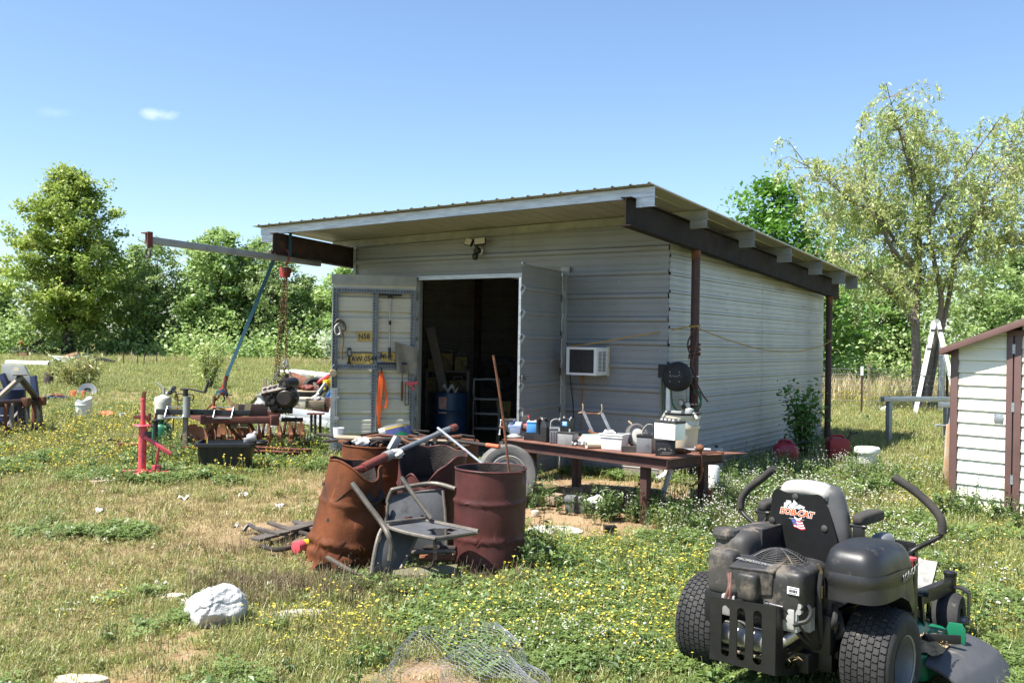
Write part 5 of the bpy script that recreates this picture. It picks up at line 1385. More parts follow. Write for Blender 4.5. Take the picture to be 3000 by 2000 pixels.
# ---------------------------------------------------------------- burn drums and scrap chairs
def drum(name,label,loc,h,m,dent=None,top=None,rot=None,bottom=0.0,rings=(.33,.66),fill=None,rag=0.0,seed=1,taper=0.0):
    """steel drum without lid: dent(th, z) changes the radius, top(th) is the height of the torn edge"""
    g = np.random.default_rng(seed)
    t = thing(name,label,'drum', loc,0,'old burn drums in front of the shed', rot)
    n,mz = 72,46
    def rad(th,z):
        r = .289
        for q in rings: r += .013*math.exp(-((z - q*h)/.012) ** 2)
        r += .0025*math.sin(3*th+4*z+seed)+.0018*math.sin(7*th - 6*z+seed*2)+.0012*math.sin(13*th+15*z)
        return (r+(dent(th,z) if dent else 0))*(1 - taper*z)
    def zt(th): return top(th) if top else h
    def zb(th): return bottom+(rag*(.5+.5*math.sin(3*th+seed)*math.sin(5*th+1)+.25*math.sin(17*th)) if rag else 0)
    def P(u,v,off=0.0):
        th = 2*math.pi*u; z0 = zb(th); z = z0+(zt(th) - z0)*v
        r = rad(th,z) - off
        return (r*math.cos(th),r*math.sin(th),z)
    obj('wall', MB().surf(lambda u,v: P(u,v),n,mz,True),m,t,smooth=60)
    obj('lining', MB().surf(lambda u,v: P(1 - u,v,.009),n,mz,True),MT['char'],t,smooth=60)
    obj('rim', MB().tube([P(k/n,1.0) for k in range(n)],.008,6,closed=True),m,t,smooth=60)
    if fill is not None:
        def F(u,v):
            th = 2*math.pi*u; r = .27*v
            return (r*math.cos(th),r*math.sin(th),fill+.05*math.sin(5*th+9*v)*v+.04*math.sin(3*th - 14*v)*v)
        obj('ash', MB().surf(F,36,10,True),MT['char'],t,smooth=30)
    return t
def w_(th,c,s):
    d = (th - c+math.pi) % (2*math.pi) - math.pi
    return math.exp(-(d/s) ** 2)

zA = -.11
drum('steel_drum', 'maroon steel drum standing upright, foremost on the right with a rod in it', (-.155,7.6,zA),.832,MT['maroon_drum'],
     lambda th,z: -.10*w_(th,R(-12),.16)*max(0,(z - .72)/.11)+.02*w_(th,R(-25),.2)*max(0,(z - .74)/.1) - .012*w_(th,R(-80),.5)*math.exp(-((z - .3)/.12) ** 2),
     lambda th: .832 - .03*w_(th,R(-15),.3)+.004*math.sin(2*th),rings=(.345,.695),rag=0.10,seed=3,fill=0.66)
def dB(th,z):
    r = .0
    r -= .085*w_(th,R(-40),.55)*math.exp(-((z - .62)/.16) ** 2)
    r -= .10*w_(th,R(0),.6)*max(0,(z - .55)/.27)
    r -= .03*w_(th,R(-75),.25)*math.exp(-((z - .46)/.05) ** 2)
    r += .03*w_(th,R(-62),.16)*math.exp(-((z - .72)/.10) ** 2)
    r -= .02*math.exp(-((z - .17)/.02) ** 2)*(1+.7*math.sin(4*th)) - .012*math.exp(-((z - .215)/.016) ** 2)*(1+math.sin(6*th+1))
    r -= .025*math.exp(-((z - .05)/.06) ** 2)*(1+.8*math.sin(3*th+2))
    return r
drum('steel_drum', 'crushed orange-rusted drum leaning to the right, foremost on the left', (-1.37,7.58,zA),.86,MT['rust_drum'],dB,
     lambda th: .86 - .12*w_(th,R(-55),.5) - .05*w_(th,R(-20),.4)+.01*math.sin(5*th),(R(-4),R(10),0),rings=(.27,.62),rag=0.12,seed=5,fill=0.62,taper=0.16)
def tC(th):
    return .86 - .26*w_(th,R(-100),.42) - .20*w_(th,R(-145),.35) - .05*w_(th,R(-60),.25)+.012*math.sin(6*th)
drum('steel_drum', 'dark torn drum with a big bite out of its rim, between the two front drums', (-.73,8.33,-.09),.86,MT['maroon_drum'],lambda th,z: .03*w_(th,R(-20),.4)*max(0,(z - .5)/.36) - .03*w_(th,R(-120),.5)*max(0,(z - .4)/.4),tC,(R(3),R(3),0),seed=7,fill=0.25)
drum('steel_drum', 'bright orange-rusted drum heaped with sticks, behind the crushed one', (-1.31,8.92,-.07),.825,MT['rust_drum'],lambda th,z: -.05*w_(th,R(-50),.3)*max(0,(z - .6)/.2),lambda th: .825 - .015*w_(th,R(-60),.5),seed=9,fill=0.76)
drum('steel_drum', 'dark drum with a printed plastic pail on its ashes, farthest back by the open door', (-1.17,9.75,-.05),.80,MT['maroon_drum'],None,None,seed=11,fill=0.72)
drum('steel_drum', 'rust-edged drum half hidden behind the torn one, on the right', (-.60,9.12,-.06),.80,MT['rust_drum'],lambda th,z: .02*math.sin(2*th)*max(0,(z - .6)/.2),lambda th: .80+.03*math.sin(th+1),seed=13,fill=0.70)

h_ = drum_b = [o for o in bpy.data.objects if o.get('label', '').startswith('crushed')][0]
for a,z,r in ((-118,.40,.014),(-35,.52,.02),(-31,.55,.012),(-70,.25,.01)):
    c_ = Vector((.285*(1 - .16*z)*math.cos(R(a)),.285*(1 - .16*z)*math.sin(R(a)),z))
    obj('rust_hole', MB(Matrix.Translation(c_) @ Vector((c_.x,c_.y,0)).to_track_quat('Z', 'Y').to_matrix().to_4x4()).lathe([(0,.004),(r*1.1,.004),(r,-.004)],9),MT['black_matte'],drum_b)
# printed pail
t = thing('plastic_pail', 'dented white plastic pail with a blue and green label on the farthest drum', 'pail', (-1.13,9.62,.71),0,rot=(R(-6),R(-14),0))
obj('body', MB().surf(lambda u,v: ((.118+.012*v+.014*math.sin(2*2*math.pi*u))*math.cos(2*math.pi*u),(.118+.012*v)*math.sin(2*math.pi*u),.18*v),36,8,True),MT['plastic_clear'],t,smooth=60)
obj('label_band', MB().surf(lambda u,v: ((.1215+.010*v+.014*math.sin(2*2*math.pi*u))*math.cos(2*math.pi*u),(.1215+.010*v)*math.sin(2*math.pi*u),.012+.125*v),36,6,True),mat('navy_label', (.06,.08,.22),(.10,.12,.28),6,.4,0,.02,30,((.55,.55,.52),.58,9)),t,smooth=60)
obj('label_edge', MB().surf(lambda u,v: ((.132+.014*math.sin(2*2*math.pi*u))*math.cos(2*math.pi*u),.132*math.sin(2*math.pi*u),.138+.02*v),36,2,True),MT['plate_yellow'],t,smooth=60)
obj('label_spot', MB().surf(lambda u,v: (.148*math.cos(R(-105+60*u))*.98,.1325*math.sin(R(-105+60*u)),.02+.07*v*math.sin(math.pi*(.15+.7*u))),10,4),MT['green_deck'],t)

def world_single(name,mb,m,label,cat,group=None,bevel=0,smooth=40):
    """geometry given in world coordinates: move the origin to its lowest middle"""
    V = np.array(mb.v); c = V.mean(axis=0); c[2] = V[:,2].min()
    mb.v = [tuple(p) for p in V - c]
    return single(name,mb,m,label,cat,tuple(c),0,group,smooth,bevel)
def world_thing(name,label,cat,parts,group=None,origin=None):
    """parts: (name, mb, material, bevel) in world coordinates"""
    V = np.concatenate([np.array(p[1].v) for p in parts]); c = V.mean(axis=0); c[2] = V[:,2].min()
    t = thing(name,label,cat,tuple(c),0,group); out = []
    for n_,mb,m,bv in parts:
        mb.v = [tuple(p) for p in np.array(mb.v) - c]
        out.append(obj(n_,mb,m,t,bevel=bv))
    return t

# hydraulic cylinder lying across the drums
world_thing('hydraulic_cylinder', 'long hydraulic cylinder with a red end lying across the drum rims', 'cylinder', [
    ('barrel', MB().tube([(-1.20,7.62,.70),(-1.06,8.0,.75)],.038,16).tube([(-1.26,7.5,.69),(-1.19,7.64,.70)],.028,12),MT['red_rusty'],0),
    ('rod', MB().tube([(-1.06,8.0,.75),(-.67,9.0,.865)],.022,14).tube([(-.69,8.95,.86),(-.57,9.22,.89)],.030,14),MT['slotted'],0),
    ('collar', MB().tube([(-1.07,7.98,.748),(-1.03,8.08,.76)],.043,16),MT['grey_light'],0),
    ('clevis', MB().box(-1.33,-1.24,7.44,7.52,.66,.72).tube([(-1.3,7.42,.69),(-1.3,7.54,.69)],.035,12).tube([(-.585,9.15,.885),(-.545,9.26,.895)],.036,14),MT['red_rusty'],.006)])
world_thing('steel_pole', 'thin steel pole slanting down over the drums to the ground', 'pole', [('rod', MB().tube([(-.691,8.9,.918),(-.267,8.5,.65),(.1,8.16,.42)],.013,8),MT['galv'],0)])
world_thing('reinforcing_bar', 'tall rusty reinforcing bar standing in the maroon drum', 'bar', [('bar', (lambda mb: mb)(MB().tube([(-.15+.14*q/60+.01*math.sin(q/60*3),7.6,1.637 - .93*q/60) for q in range(61)]+[(.05,7.62,.15)],[.0088 if q % 2 else .0115 for q in range(61)]+[.009],7)),MT['rust'],0)])
world_thing('burnt_pipe', 'charred pipe with an orange tip sticking out to the right of the drums', 'pipe', [('pipe', MB().tube([(-.85,9.2,.80),(-.22,8.72,.783)],.018,10),MT['char'],0),('tip', MB().tube([(-.22,8.72,.783),(-.10,8.62,.78)],.021,10),MT['orange_clay'],0)])
for i,(p,q,r,m,lab) in enumerate([
        ((-1.916,9.3,.80),(-1.30,8.75,.775),.016,'char', 'long charred stick pointing left out of the drums'),
        ((-1.66,9.0,.80),(-1.30,8.8,.80),.024,'wood', 'pale unburnt stick lying over the orange drum, pointing left'),
        ((-1.30,8.9,.79),(-.54,8.85,.80),.014,'wood', 'thin pale stick lying across the middle of the drums'),
        ((-1.30,8.95,.765),(-.95,8.9,.79),.03,'char', 'thick charred log end lying on the orange drum'),
        ((-.722,8.9,.72),(-.67,9.1,.86),.016,'steel_dark', 'short dark rod leaning on the long hydraulic cylinder'),
        ((-.98,8.75,.78),(-.48,9.1,.82),.02,'rust', 'rusty pipe lying beside the hydraulic cylinder')]):
    world_thing('scrap_stick', lab,'stick', [('stick', MB().tube([p,((p[0]+q[0])/2,(p[1]+q[1])/2,(p[2]+q[2])/2+.008),q],r,8),MT[m],0)],'sticks and rods across the drums')
world_thing('square_tube', 'short slotted square tube standing tilted on the orange drum', 'tube', [('tube', MB().bar((-1.10,8.62,.73),(-1.04,8.66,.85),.065,.065),MT['galv_dull'],.005),('opening', MB().bar((-1.0385,8.661,.853),(-1.037,8.662,.856),.05,.05),MT['black_matte'],0)])
def crumple(c,s,seed,nu=14,nv=9):
    g = np.random.default_rng(seed); ph = g.uniform(0,6,8)
    def f(u,v):
        th = 2*math.pi*u; ph_ = math.pi*v
        r = 1+.22*math.sin(3*th+ph[0])*math.sin(2*ph_+ph[1])+.16*math.sin(5*th+ph[2]+4*ph_)+.1*math.sin(9*th+ph[3])*math.sin(7*ph_)
        return (c[0]+s[0]*r*math.cos(th)*math.sin(ph_),c[1]+s[1]*r*math.sin(th)*math.sin(ph_),c[2]+s[2]*r*math.cos(ph_))
    return MB().surf(f,nu,nv,True)
world_single('white_rag', crumple((-.98,8.12,.765),(.055,.04,.035),1,22,14),MT['paper'],'crumpled white rag tucked under the hydraulic cylinder', 'rag')
world_single('white_foam', crumple((-1.38,8.75,.79),(.075,.05,.04),2,22,14),MT['paper'],'lump of white foam on the orange drum among the sticks', 'foam')
world_single('white_cup', MB().lathe([(.0,.0),(.045,0),(.055,.09),(.05,.09),(.042,.01)],18,(-1.66,9.05,.80)),MT['white'],'small white cup lying among the sticks at the left drum edge', 'cup')
world_single('metal_can', MB().tube([(-1.34,9.60,.775),(-1.26,9.62,.80)],.06,18),MT['galv_dull'],'dull tin can on the ashes beside the printed pail', 'can')
world_single('wood_scrap', MB().bar((-1.18,7.45,.60),(-1.10,7.62,.53),.05,.03),MT['wood'],'pale splintered wood inside the crushed drum', 'wood', bevel=0.004)
world_single('ring_scrap', MB().tube([(-1.43+.04*math.cos(a),7.66,.66+.055*math.sin(a)) for a in [2*math.pi*q/16 for q in range(16)]],.014,8,closed=True),MT['rust'],'rusty ring inside the rim of the crushed drum', 'ring')

g = np.random.default_rng(33)
for i in range(26):
    c_ = ((-1.31,8.92),(-1.17,9.75),(-.6,9.12),(-1.31,8.92),(-.95,8.75))[i % 5]
    a = g.uniform(0,3.14); L_ = g.uniform(.12,.42); x,y,z = c_[0]+g.normal()*.1,c_[1]+g.normal()*.1,.745+.06*g.random()
    world_thing('charred_stick', 'short charred stick in the heap on the drums', 'stick', [('stick', MB().tube([(x - L_*math.cos(a),y - L_*math.sin(a)*.6,z - .03*g.random()),(x,y,z+.03),(x+L_*math.cos(a),y+L_*math.sin(a)*.6,z)],.011+.012*g.random(),6),MT[('char', 'wood_burnt', 'rust')[i % 3]],0)],'short charred sticks heaped on the drums')
# burnt sling chairs
def quad_sheet(p00,p10,p11,p01,sag=0.0,n=10,holes=(),th=0.004):
    a,b_,c_,d_ = map(Vector,(p00,p10,p11,p01)); nrm = (b_ - a).cross(d_ - a).normalized()
    mb = MB(); idx = {}; 
    def pt(i,j,o=0):
        u,v = i/n,j/n
        return a.lerp(b_,u).lerp(d_.lerp(c_,u),v)+nrm*(sag*4*u*(1 - u)*math.sin(math.pi*v)+o)
    vs = [pt(i,j) for j in range(n+1) for i in range(n+1)]+[pt(i,j,-th) for j in range(n+1) for i in range(n+1)]
    fs = []; m = (n+1)*(n+1)
    for j in range(n):
        for i in range(n):
            u,v = (i+.5)/n,(j+.5)/n
            if any(((u - hu)/ru) ** 2+((v - hv)/rv) ** 2 < 1 for hu,hv,ru,rv in holes): continue
            q = j*(n+1)+i
            fs += [(q,q+1,q+n+2,q+n+1),(m+q+n+1,m+q+n+2,m+q+1,m+q)]
    return mb.add(vs,fs)
r0 = .017
world_thing('sling_chair', 'burnt tubular chair tipped over in front of the leaning drum, its seat torn', 'chair', [
    ('arm_rail', MB().tube(bez([(-1.218,7.25,.635),(-1.096,7.2,.494),(-.969,7.15,.349),(-.912,7.1,.27),(-.888,7.1,.19),(-.898,7.1,.08)],5),.022,8),MT['chair_frame'],0),
    ('leg', MB().tube([(-.862,7.45,.656),(-.737,7.4,.5),(-.61,7.35,.351)],.019,8),MT['chair_frame'],0),
    ('backrest', quad_sheet((-1.026,7.05,.0),(-.852,7.15,-.05),(-.704,7.35,.243),(-.955,7.2,.33),.02,12),MT['chair_sling'],0),
    ('back_frame', MB().tube(bez([(-1.03,7.04,-.03),(-1.01,7.10,.15),(-.985,7.16,.27),(-.945,7.2,.335)],5),r0,8).tube([(-.85,7.15,-.06),(-.70,7.36,.26)],r0,8),MT['chair_frame'],0),
    ('seat', quad_sheet((-.936,7.2,.315),(-.542,6.95,.275),(-.25,7.2,.285),(-.643,7.4,.326),-.015,18,((.52,.62,.16,.15),(.72,.45,.15,.20),(.62,.80,.12,.08))),MT['chair_sling'],0),
    ('seat_frame', MB().tube(bez([(-.643,7.4,.329),(-.93,7.21,.325),(-.80,7.07,.30),(-.542,6.95,.277)],6),.016,8).tube([(-.56,6.95,.28),(-.26,7.18,.283)],.013,8).tube([(-.67,7.40,.33),(-.235,7.21,.287)],.018,8).tube([(-.535,6.97,.262),(-.24,7.2,.275)],.010,8),MT['chair_frame'],0),
    ('crossbar', MB().tube([(-.954,7.2,.345),(-.643,7.4,.35)],.011,8),MT['chair_frame'],0),
    ('foot', MB().bar((-.545,6.955,.27),(-.545,6.97,.12),.03,.022).tube(bez([(-.545,6.97,.15),(-.56,6.99,.08),(-.60,7.0,.05)],4),.012,6),MT['char'],0)],'burnt patio chairs among the drums')
world_thing('sling_chair', 'second burnt chair standing upright behind the tipped one, with a dark sling back', 'chair', [
    ('back_frame', MB().tube(bez([(-.985,7.55,.43),(-.952,7.55,.525),(-.912,7.56,.546),(-.634,7.65,.582),(-.429,7.5,.564)],6),.018,8),MT['chair_frame'],0),
    ('crossbar', MB().tube([(-.908,7.58,.502),(-.563,7.66,.533)],.010,8),MT['chair_frame'],0),
    ('backrest', quad_sheet((-.958,7.56,.495),(-.985,7.44,.10),(-.50,7.52,.06),(-.551,7.66,.525),.03,14,((.55,.35,.10,.12),)),MT['chair_sling'],0),
    ('leg', MB().tube([(-.54,7.6,.534),(-.516,7.55,.373),(-.497,7.5,.12),(-.49,7.48,-.06)],.013,8),MT['chair_frame'],0),
    ('leg', MB().tube([(-.97,7.5,.45),(-1.0,7.44,.1),(-1.0,7.42,-.06)],.013,8),MT['chair_frame'],0),
    ('stretcher', MB().tube([(-.98,7.36,.07),(-.426,7.36,.098)],.018,8),MT['chair_frame'],0)],'burnt patio chairs among the drums')
world_single('half_pipe', MB().surf(lambda u,v: (-.87+.48*u,7.12+.09*math.cos(R(-10+200*v))+.05*u,-.09+.03*u+.10*math.sin(R(-10+200*v))),8,12),mat('mossy_metal', (.13,.12,.06),(.085,.08,.05),5,.7,0,.2,50),'curved mossy metal sheet on the ground under the tipped chair', 'sheet metal', smooth=60)
for i,(p,q,r,m,lab) in enumerate([((-.70,7.42,.03),(-.42,7.40,.03),.03,'rust', 'rusty rod on the ground between the chair and the maroon drum'),
                                       ((-.75,7.52,.09),(-.42,7.46,.10),.02,'char', 'charred stick on top of the rusty rod by the maroon drum')]):
    world_thing('scrap_stick', lab,'stick', [('stick', MB().tube([p,q],r,8),MT[m],0)],'sticks and rods across the drums')
world_single('rusty_strip', MB().bar((-1.40,7.22,.07),(-1.03,7.0,-.06),.035,.02),MT['chair_frame'],'bent metal strip lying in the dead weeds before the leaning drum', 'strip', bevel=0.004)
t = world_thing('spray_can', 'red and yellow can lying on its side left of the leaning drum', 'can', [('cap', MB().tube([(-1.80,7.92,-.02),(-1.755,7.99,-.02)],.052,18),MT['red'],.004),('body', MB().tube([(-1.755,7.99,-.02),(-1.66,8.14,-.015)],.050,18),MT['yellow'],0)])
for p,q,w,lab in (((-2.215,8.2,-.02),(-1.80,8.75,.03),.13,'wide burnt board on the ash beside the drums'),((-2.21,8.62,.05),(-1.95,8.45,.01),.05,'thin burnt lath lying across the wide burnt board'),((-2.02,8.85,.02),(-1.7,8.5,.0),.06,'short charred lath nearest the orange drum'),((-2.28,8.45,.03),(-2.02,8.30,.01),.04,'narrow scorched stick at the left edge of the ash')):
    world_single('burnt_board', MB().bar(p,q,w,.025),MT['wood_burnt'],lab,'board', 'burnt boards on the ash heap', bevel=0.003)
world_single('burnt_hose', MB().tube(bez([(-2.12,8.0,-.03),(-1.95,7.92,-.04),(-1.82,8.05,-.03),(-1.76,8.25,.01),(-1.86,8.35,.02)],6),.02,8),MT['char'],'looped burnt hose on the ash left of the drums', 'hose')
world_single('pipe_bend', MB().tube(bez([(-2.44,8.62,-.03),(-2.40,8.65,.02),(-2.33,8.6,.0),(-2.2,8.55,-.04)],5),.018,8),MT['steel_dark'],'small dark bent pipe at the far left of the ash heap', 'pipe')

# white rock, slabs, litter
def rock(c,s,seed,nu=64,nv=40,cut=None):
    g = np.random.default_rng(seed)
    ks = [(g.normal(size=3),g.uniform(0,6)) for _ in range(26)]
    pl = [(Vector(g.normal(size=3)).normalized(),g.uniform(.72,.98)) for _ in range(9)]
    def f(u,v):
        th = 2*math.pi*u; ph = math.pi*v
        n = Vector((math.cos(th)*math.sin(ph),math.sin(th)*math.sin(ph),math.cos(ph)))
        r = 1.08
        for d,h in pl:
            k = n.dot(d)
            if k > .05: r = min(r,h/k)
        q = 0
        for i,(kv,p0) in enumerate(ks):
            fr = 1.5+i*.8
            q += math.sin(fr*n.dot(Vector(kv))+p0)*.022/(1+.30*i)
        cr_ = abs(n.z - .28 - .22*math.sin(2.3*n.x+1) - .05*math.sin(9*n.x))
        q -= .07*math.exp(-(cr_/.03) ** 2)*(n.y < .5)
        cr2 = abs(n.x+.25 - .25*math.sin(2.5*n.z))
        q -= .05*math.exp(-(cr2/.035) ** 2)*(n.z > -.2)
        r *= 1+q
        return (c[0]+s[0]*r*n.x,c[1]+s[1]*r*n.y,c[2]+s[2]*r*n.z)
    return MB().surf(f,nu,nv,True)
single('white_rock', rock((0,0,.10),(.185,.17,.155),8,110,70),MT['rock'],'large cracked chalk-white rock on the bare earth in the foreground', 'rock', (-1.87,5.98,-.09),R(15),smooth=35)
def slab(seed,w,d,h,m,label,x,y,rz,group='pale stones and slabs lying in the grass', name='stone_slab'):
    g = np.random.default_rng(seed); n = 11
    poly = [(w/2*math.cos(2*math.pi*k/n)*g.uniform(.75,1.1),d/2*math.sin(2*math.pi*k/n)*g.uniform(.75,1.1)) for k in range(n)]
    return single(name,MB().prism(poly,-.02,h),m,label,'stone', ground(x,y,.0),R(rz),group,bevel=0.012)
slab(1,.44,.20,.035,MT['rock'],'flat white slab in the yellow flowers right of the white rock', -1.36,6.22,8)
slab(2,.20,.13,.06,MT['stone_tan'],'tan layered stone behind the white rock, nearest to it', -2.15,6.42,30)
slab(3,.26,.12,.05,MT['stone_tan'],'tan flat stone left of the other stones behind the rock', -2.36,6.55,-10)
slab(7,.14,.12,.07,MT['stone_tan'],'small tan stone touching the left side of the white rock', -2.08,6.2,60)
slab(4,.16,.07,.02,MT['rock'],'thin white flake of stone in the grass well left of the rock', -2.95,6.25,12)
slab(5,.30,.16,.04,MT['stone_tan'],'pale stone by the lower left edge of the lawn', -2.25,4.95,0)
slab(6,.66,.46,.015,MT['paper'],'large white sheet of board on the ground before the bench', .42,9.1,-10,name='white_board')
slab(8,.10,.08,.05,MT['stone_tan'],'small round stone beside the maroon drum', .27,9.75,0)
g = np.random.default_rng(19)
for i,(x,y,lab) in enumerate([(-2.6,8.95,'white scrap of paper left of the ash heap'),(-3.55,10.2,'white scrap of paper on the straw below the black bin'),(-2.95,10.4,'pair of white scraps on the straw to the right of the bin'),(-4.15,9.5,'white litter on the dry grass below the plank'),
                                 (-2.42,9.9,'pale blue scrap on the bare straw before the shed'),(-3.6,8.3,'flat white scrap in the middle of the dry lawn'),(-2.55,6.9,'torn white scrap in the grass nearest the white rock'),(-4.0,6.2,'folded white scrap at the left of the lawn'),(-2.0,11.0,'white scrap lying before the open door'),(-1.75,6.9,'torn white wrapper on the scorched weeds')]):
    single('paper_scrap', MB().surf(lambda u,v,a=i: (-.05+.1*u,-.035+.07*v,.025+.02*math.sin(5*u+4*v+a)+.012*math.sin(11*v+a)),6,5),MT['paper'],lab,'litter', ground(x,y,.0),g.uniform(0,3),'scraps of white litter on the lawn')
# ---------------------------------------------------------------- left part of the yard
# manual tyre changer
t = thing('tyre_changer', 'pink-red upright tyre changer with a lever arm, standing on grey planks', 'tyre changer', (-4.48,11.42,.05),R(8))
obj('post', MB().tube([(0,0,.02),(0,0,.60)],.047,20),mat('changer_post', (.62,.085,.11),(.55,.075,.095),4,.4,0,.08,60,((.035,.022,.022),.58,2.2,(1,1,.6))),t)
obj('upper_post', MB().tube([(0,0,.58),(0,0,.935)],.029,16).lathe([(.031,.90),(.034,.92),(.03,.94)],16),MT['red'],t)
obj('tip', MB().bar((0,0,.93),(.015,0,1.02),.045,.035),MT['rust'],t,bevel=0.006)
obj('flange', MB().lathe([(0,.595),(.11,.595),(.115,.602),(.11,.61),(0,.612)],26),MT['red'],t)
obj('bracket', MB().box(-.11,.085,-.02,.02,.685,.725).box(.06,.085,-.03,.03,.66,.75).bar((.04,0,.69),(.11,.0,.58),.012,.02),MT['red_rusty'],t,bevel=0.004)
obj('lever', MB().bar((.03,-.03,.47),(.345,-.06,.26),.05,.045),MT['red'],t,bevel=0.005)
obj('lever_pivot', MB().box(.03,.10,-.035,.03,.44,.53).tube([(.06,-.045,.485),(.06,.04,.485)],.025,12),MT['steel_dark'],t,bevel=0.004)
for y in (-.06,.015): obj('link', MB().bar((.20,y - .01,.355),(.165,y,.06),.014,.035),MT['red'],t,bevel=0.003)
obj('shoe', MB().frus(.12,.22,-.07,.04,.03,.12,.0),MT['red'],t,bevel=0.012)
def sq_tube(mb,p,q,w):
    p = Vector(p); q = Vector(q); d = (q - p).normalized(); s_ = d.cross(Vector((0,0,1))).normalized(); u_ = Vector((0,0,1))
    for o_,a,b_ in ((s_*(w/2 - .003),.006,w),(-s_*(w/2 - .003),.006,w),(u_*(w/2 - .003),w - .012,.006),(-u_*(w/2 - .003),w - .012,.006)):
        mb.bar(p+o_,q+o_,a,b_)
    return mb
mb = MB(); sq_tube(mb,(-.25,.02,.025),(.06,.02,.025),.06); sq_tube(mb,(.0,-.30,.026),(.02,.0,.026),.06); sq_tube(mb,(.05,-.02,.0255),(.33,-.08,.0255),.06)
mb.box(-.08,.08,-.08,.08,.056,.062)
obj('foot', mb,MT['red'],t)
# planks under it
for i,(p,q,w,lab) in enumerate((((-4.88,10.92,.02),(-3.62,12.16,.03),.17,'grey plank under the tyre changer, the nearer one'),((-4.96,11.14,.02),(-3.72,12.36,.03),.17,'grey plank under the tyre changer, the farther one'))):
    world_single('plank', MB().bar(p,q,w,.045),MT['wood'],lab,'plank', 'planks under the tyre changer', bevel=0.005)
world_single('plank', MB().bar((-5.55,12.25,.03),(-5.75,13.6,.06),.12,.06),MT['wood_burnt'],'dark weathered plank lying alone left of the tyre changer', 'plank', bevel=0.006)

# black bin with scrap
t = thing('storage_bin', 'large black plastic bin, open on top, standing on the plank end', 'bin', (-3.68,12.18,.0),R(8))
def bin_wall(mb,w,d,z0,z1,dx,th):
    n = 5
    o = [(x,y) for x,y in rrect(w,d,.05,5)]
    inn = [(x,y) for x,y in rrect(w - 2*th,d - 2*th,.045,5)]
    m = len(o); vs = []
    k0 = (w - 2*dx)/w; k1 = (d - 2*dx)/d
    vs += [(x*k0,y*k1,z0) for x,y in o]+[(x,y,z1) for x,y in o]+[(x,y,z1) for x,y in inn]+[(x*k0,y*k1,z0+th) for x,y in inn]
    fs = []
    for r in range(3):
        for i in range(m): fs.append((r*m+i,r*m+(i+1) % m,(r+1)*m+(i+1) % m,(r+1)*m+i))
    fs.append(tuple(3*m+i for i in range(m))); fs.append(tuple(range(m))[::-1])
    return mb.add(vs,fs)
obj('body', bin_wall(MB(),.69,.46,.0,.375,.055,.008),MT['black'],t)
lip = MB()
o1 = rrect(.75,.51,.06,5); o2 = rrect(.685,.455,.05,5); m_ = len(o1)
vs = [(x,y,.345) for x,y in o1]+[(x,y,.385) for x,y in o1]+[(x,y,.39) for x,y in o2]+[(x,y,.36) for x,y in o2]
lip.add(vs,[(r*m_+i,r*m_+(i+1) % m_,(r+1)*m_+(i+1) % m_,(r+1)*m_+i) for r in range(3) for i in range(m_)])
obj('lip', lip,MT['black'],t)
mb = MB()
for x in (-.22,-.11,.0,.11,.22): mb.add([(x - .02,-.224,.33),(x+.02,-.224,.33),(x+.017,-.180,.02),(x - .017,-.180,.02)],[(0,1,2,3)])
obj('flute', mb,MT['black_matte'],t)
obj('label_sheet', MB().add([(-.3485,-.12,.26),(-.3485,.0,.26),(-.322,.0,.10),(-.322,-.12,.10)],[(0,1,2,3)]),MT['paper'],t)
obj('inner_rib', MB().box(-.15,-.07,.19,.215,.29,.31).box(.13,.2,.19,.215,.29,.31),MT['grey_plastic'],t)
t = thing('alternator', 'greasy alternator and belt pulley lying on the corner of the black bin', 'engine part', (-3.36,12.15,.385),R(20))
obj('case', MB().lathe([(0,-.06),(.04,-.06),(.06,-.03),(.06,.03),(.045,.06),(0,.065)],16,(.0,-.02,.06),'x').box(-.09,-.03,-.05,.03,.0,.06).tube([(.03,-.02,.09),(.06,-.03,.14)],.03,10),MT['alu'],t,bevel=0.006)
obj('pulley', MB().lathe([(.0,.03),(.05,.03),(.055,.015),(.09,.02),(.10,.0),(.06,-.02),(0,-.02)],22,(.12,.0,.0)),MT['engine'],t)
obj('bracket', MB().bar((-.08,0,.01),(.2,-.03,-.03),.06,.03).bar((-.02,-.08,.0),(.1,-.12,-.1),.03,.02),MT['engine'],t,bevel=0.005)
single('yellow_tag', MB().box(-.008,.008,-.004,.004,0,.07),MT['yellow'],'small yellow stick standing at the left rim of the black bin', 'stick', (-3.93,12.15,.36))

# steel angles on the ground
world_single('steel_angle', MB().bar((-5.75,13.8,.10),(-2.95,13.22,.08),.012,.13).bar((-5.75,13.74,.16),(-2.95,13.16,.14),.10,.012),MT['red_rusty'],'long rusty steel angle lying behind the tyre changer and the bin', 'steel angle')
world_single('steel_angle', MB().bar((-3.9,13.75,.10),(-2.85,13.45,.10),.012,.12).bar((-3.9,13.7,.155),(-2.85,13.4,.155),.08,.012),MT['red_rusty'],'shorter rusty steel angle with a bent end, right of the bin', 'steel angle')
world_single('rusty_bar', MB().tube([(-3.35,12.55,.03),(-3.0,12.75,.05),(-2.86,12.9,.09)],.018,8),MT['rust'],'short rusty bar lying on the grass just right of the bin', 'bar')
world_single('black_bar', MB().bar((-3.3,14.2,.03),(-2.15,14.6,.16),.04,.03),MT['steel_dark'],'long dark bar lying from the stool towards the shed door', 'bar')
world_single('rusty_bar', MB().tube([(-6.8,13.9,.02),(-6.2,14.6,.12),(-6.05,14.75,.05)],.016,8),MT['steel_dark'],'bent dark bar among the yellow flowers left of the planks', 'bar')
world_single('rusty_bar', MB().tube([(-6.0,13.6,.02),(-5.4,13.2,.04)],.014,8),MT['rust'],'thin rusty bar in the flowers beside the dark weathered plank', 'bar')
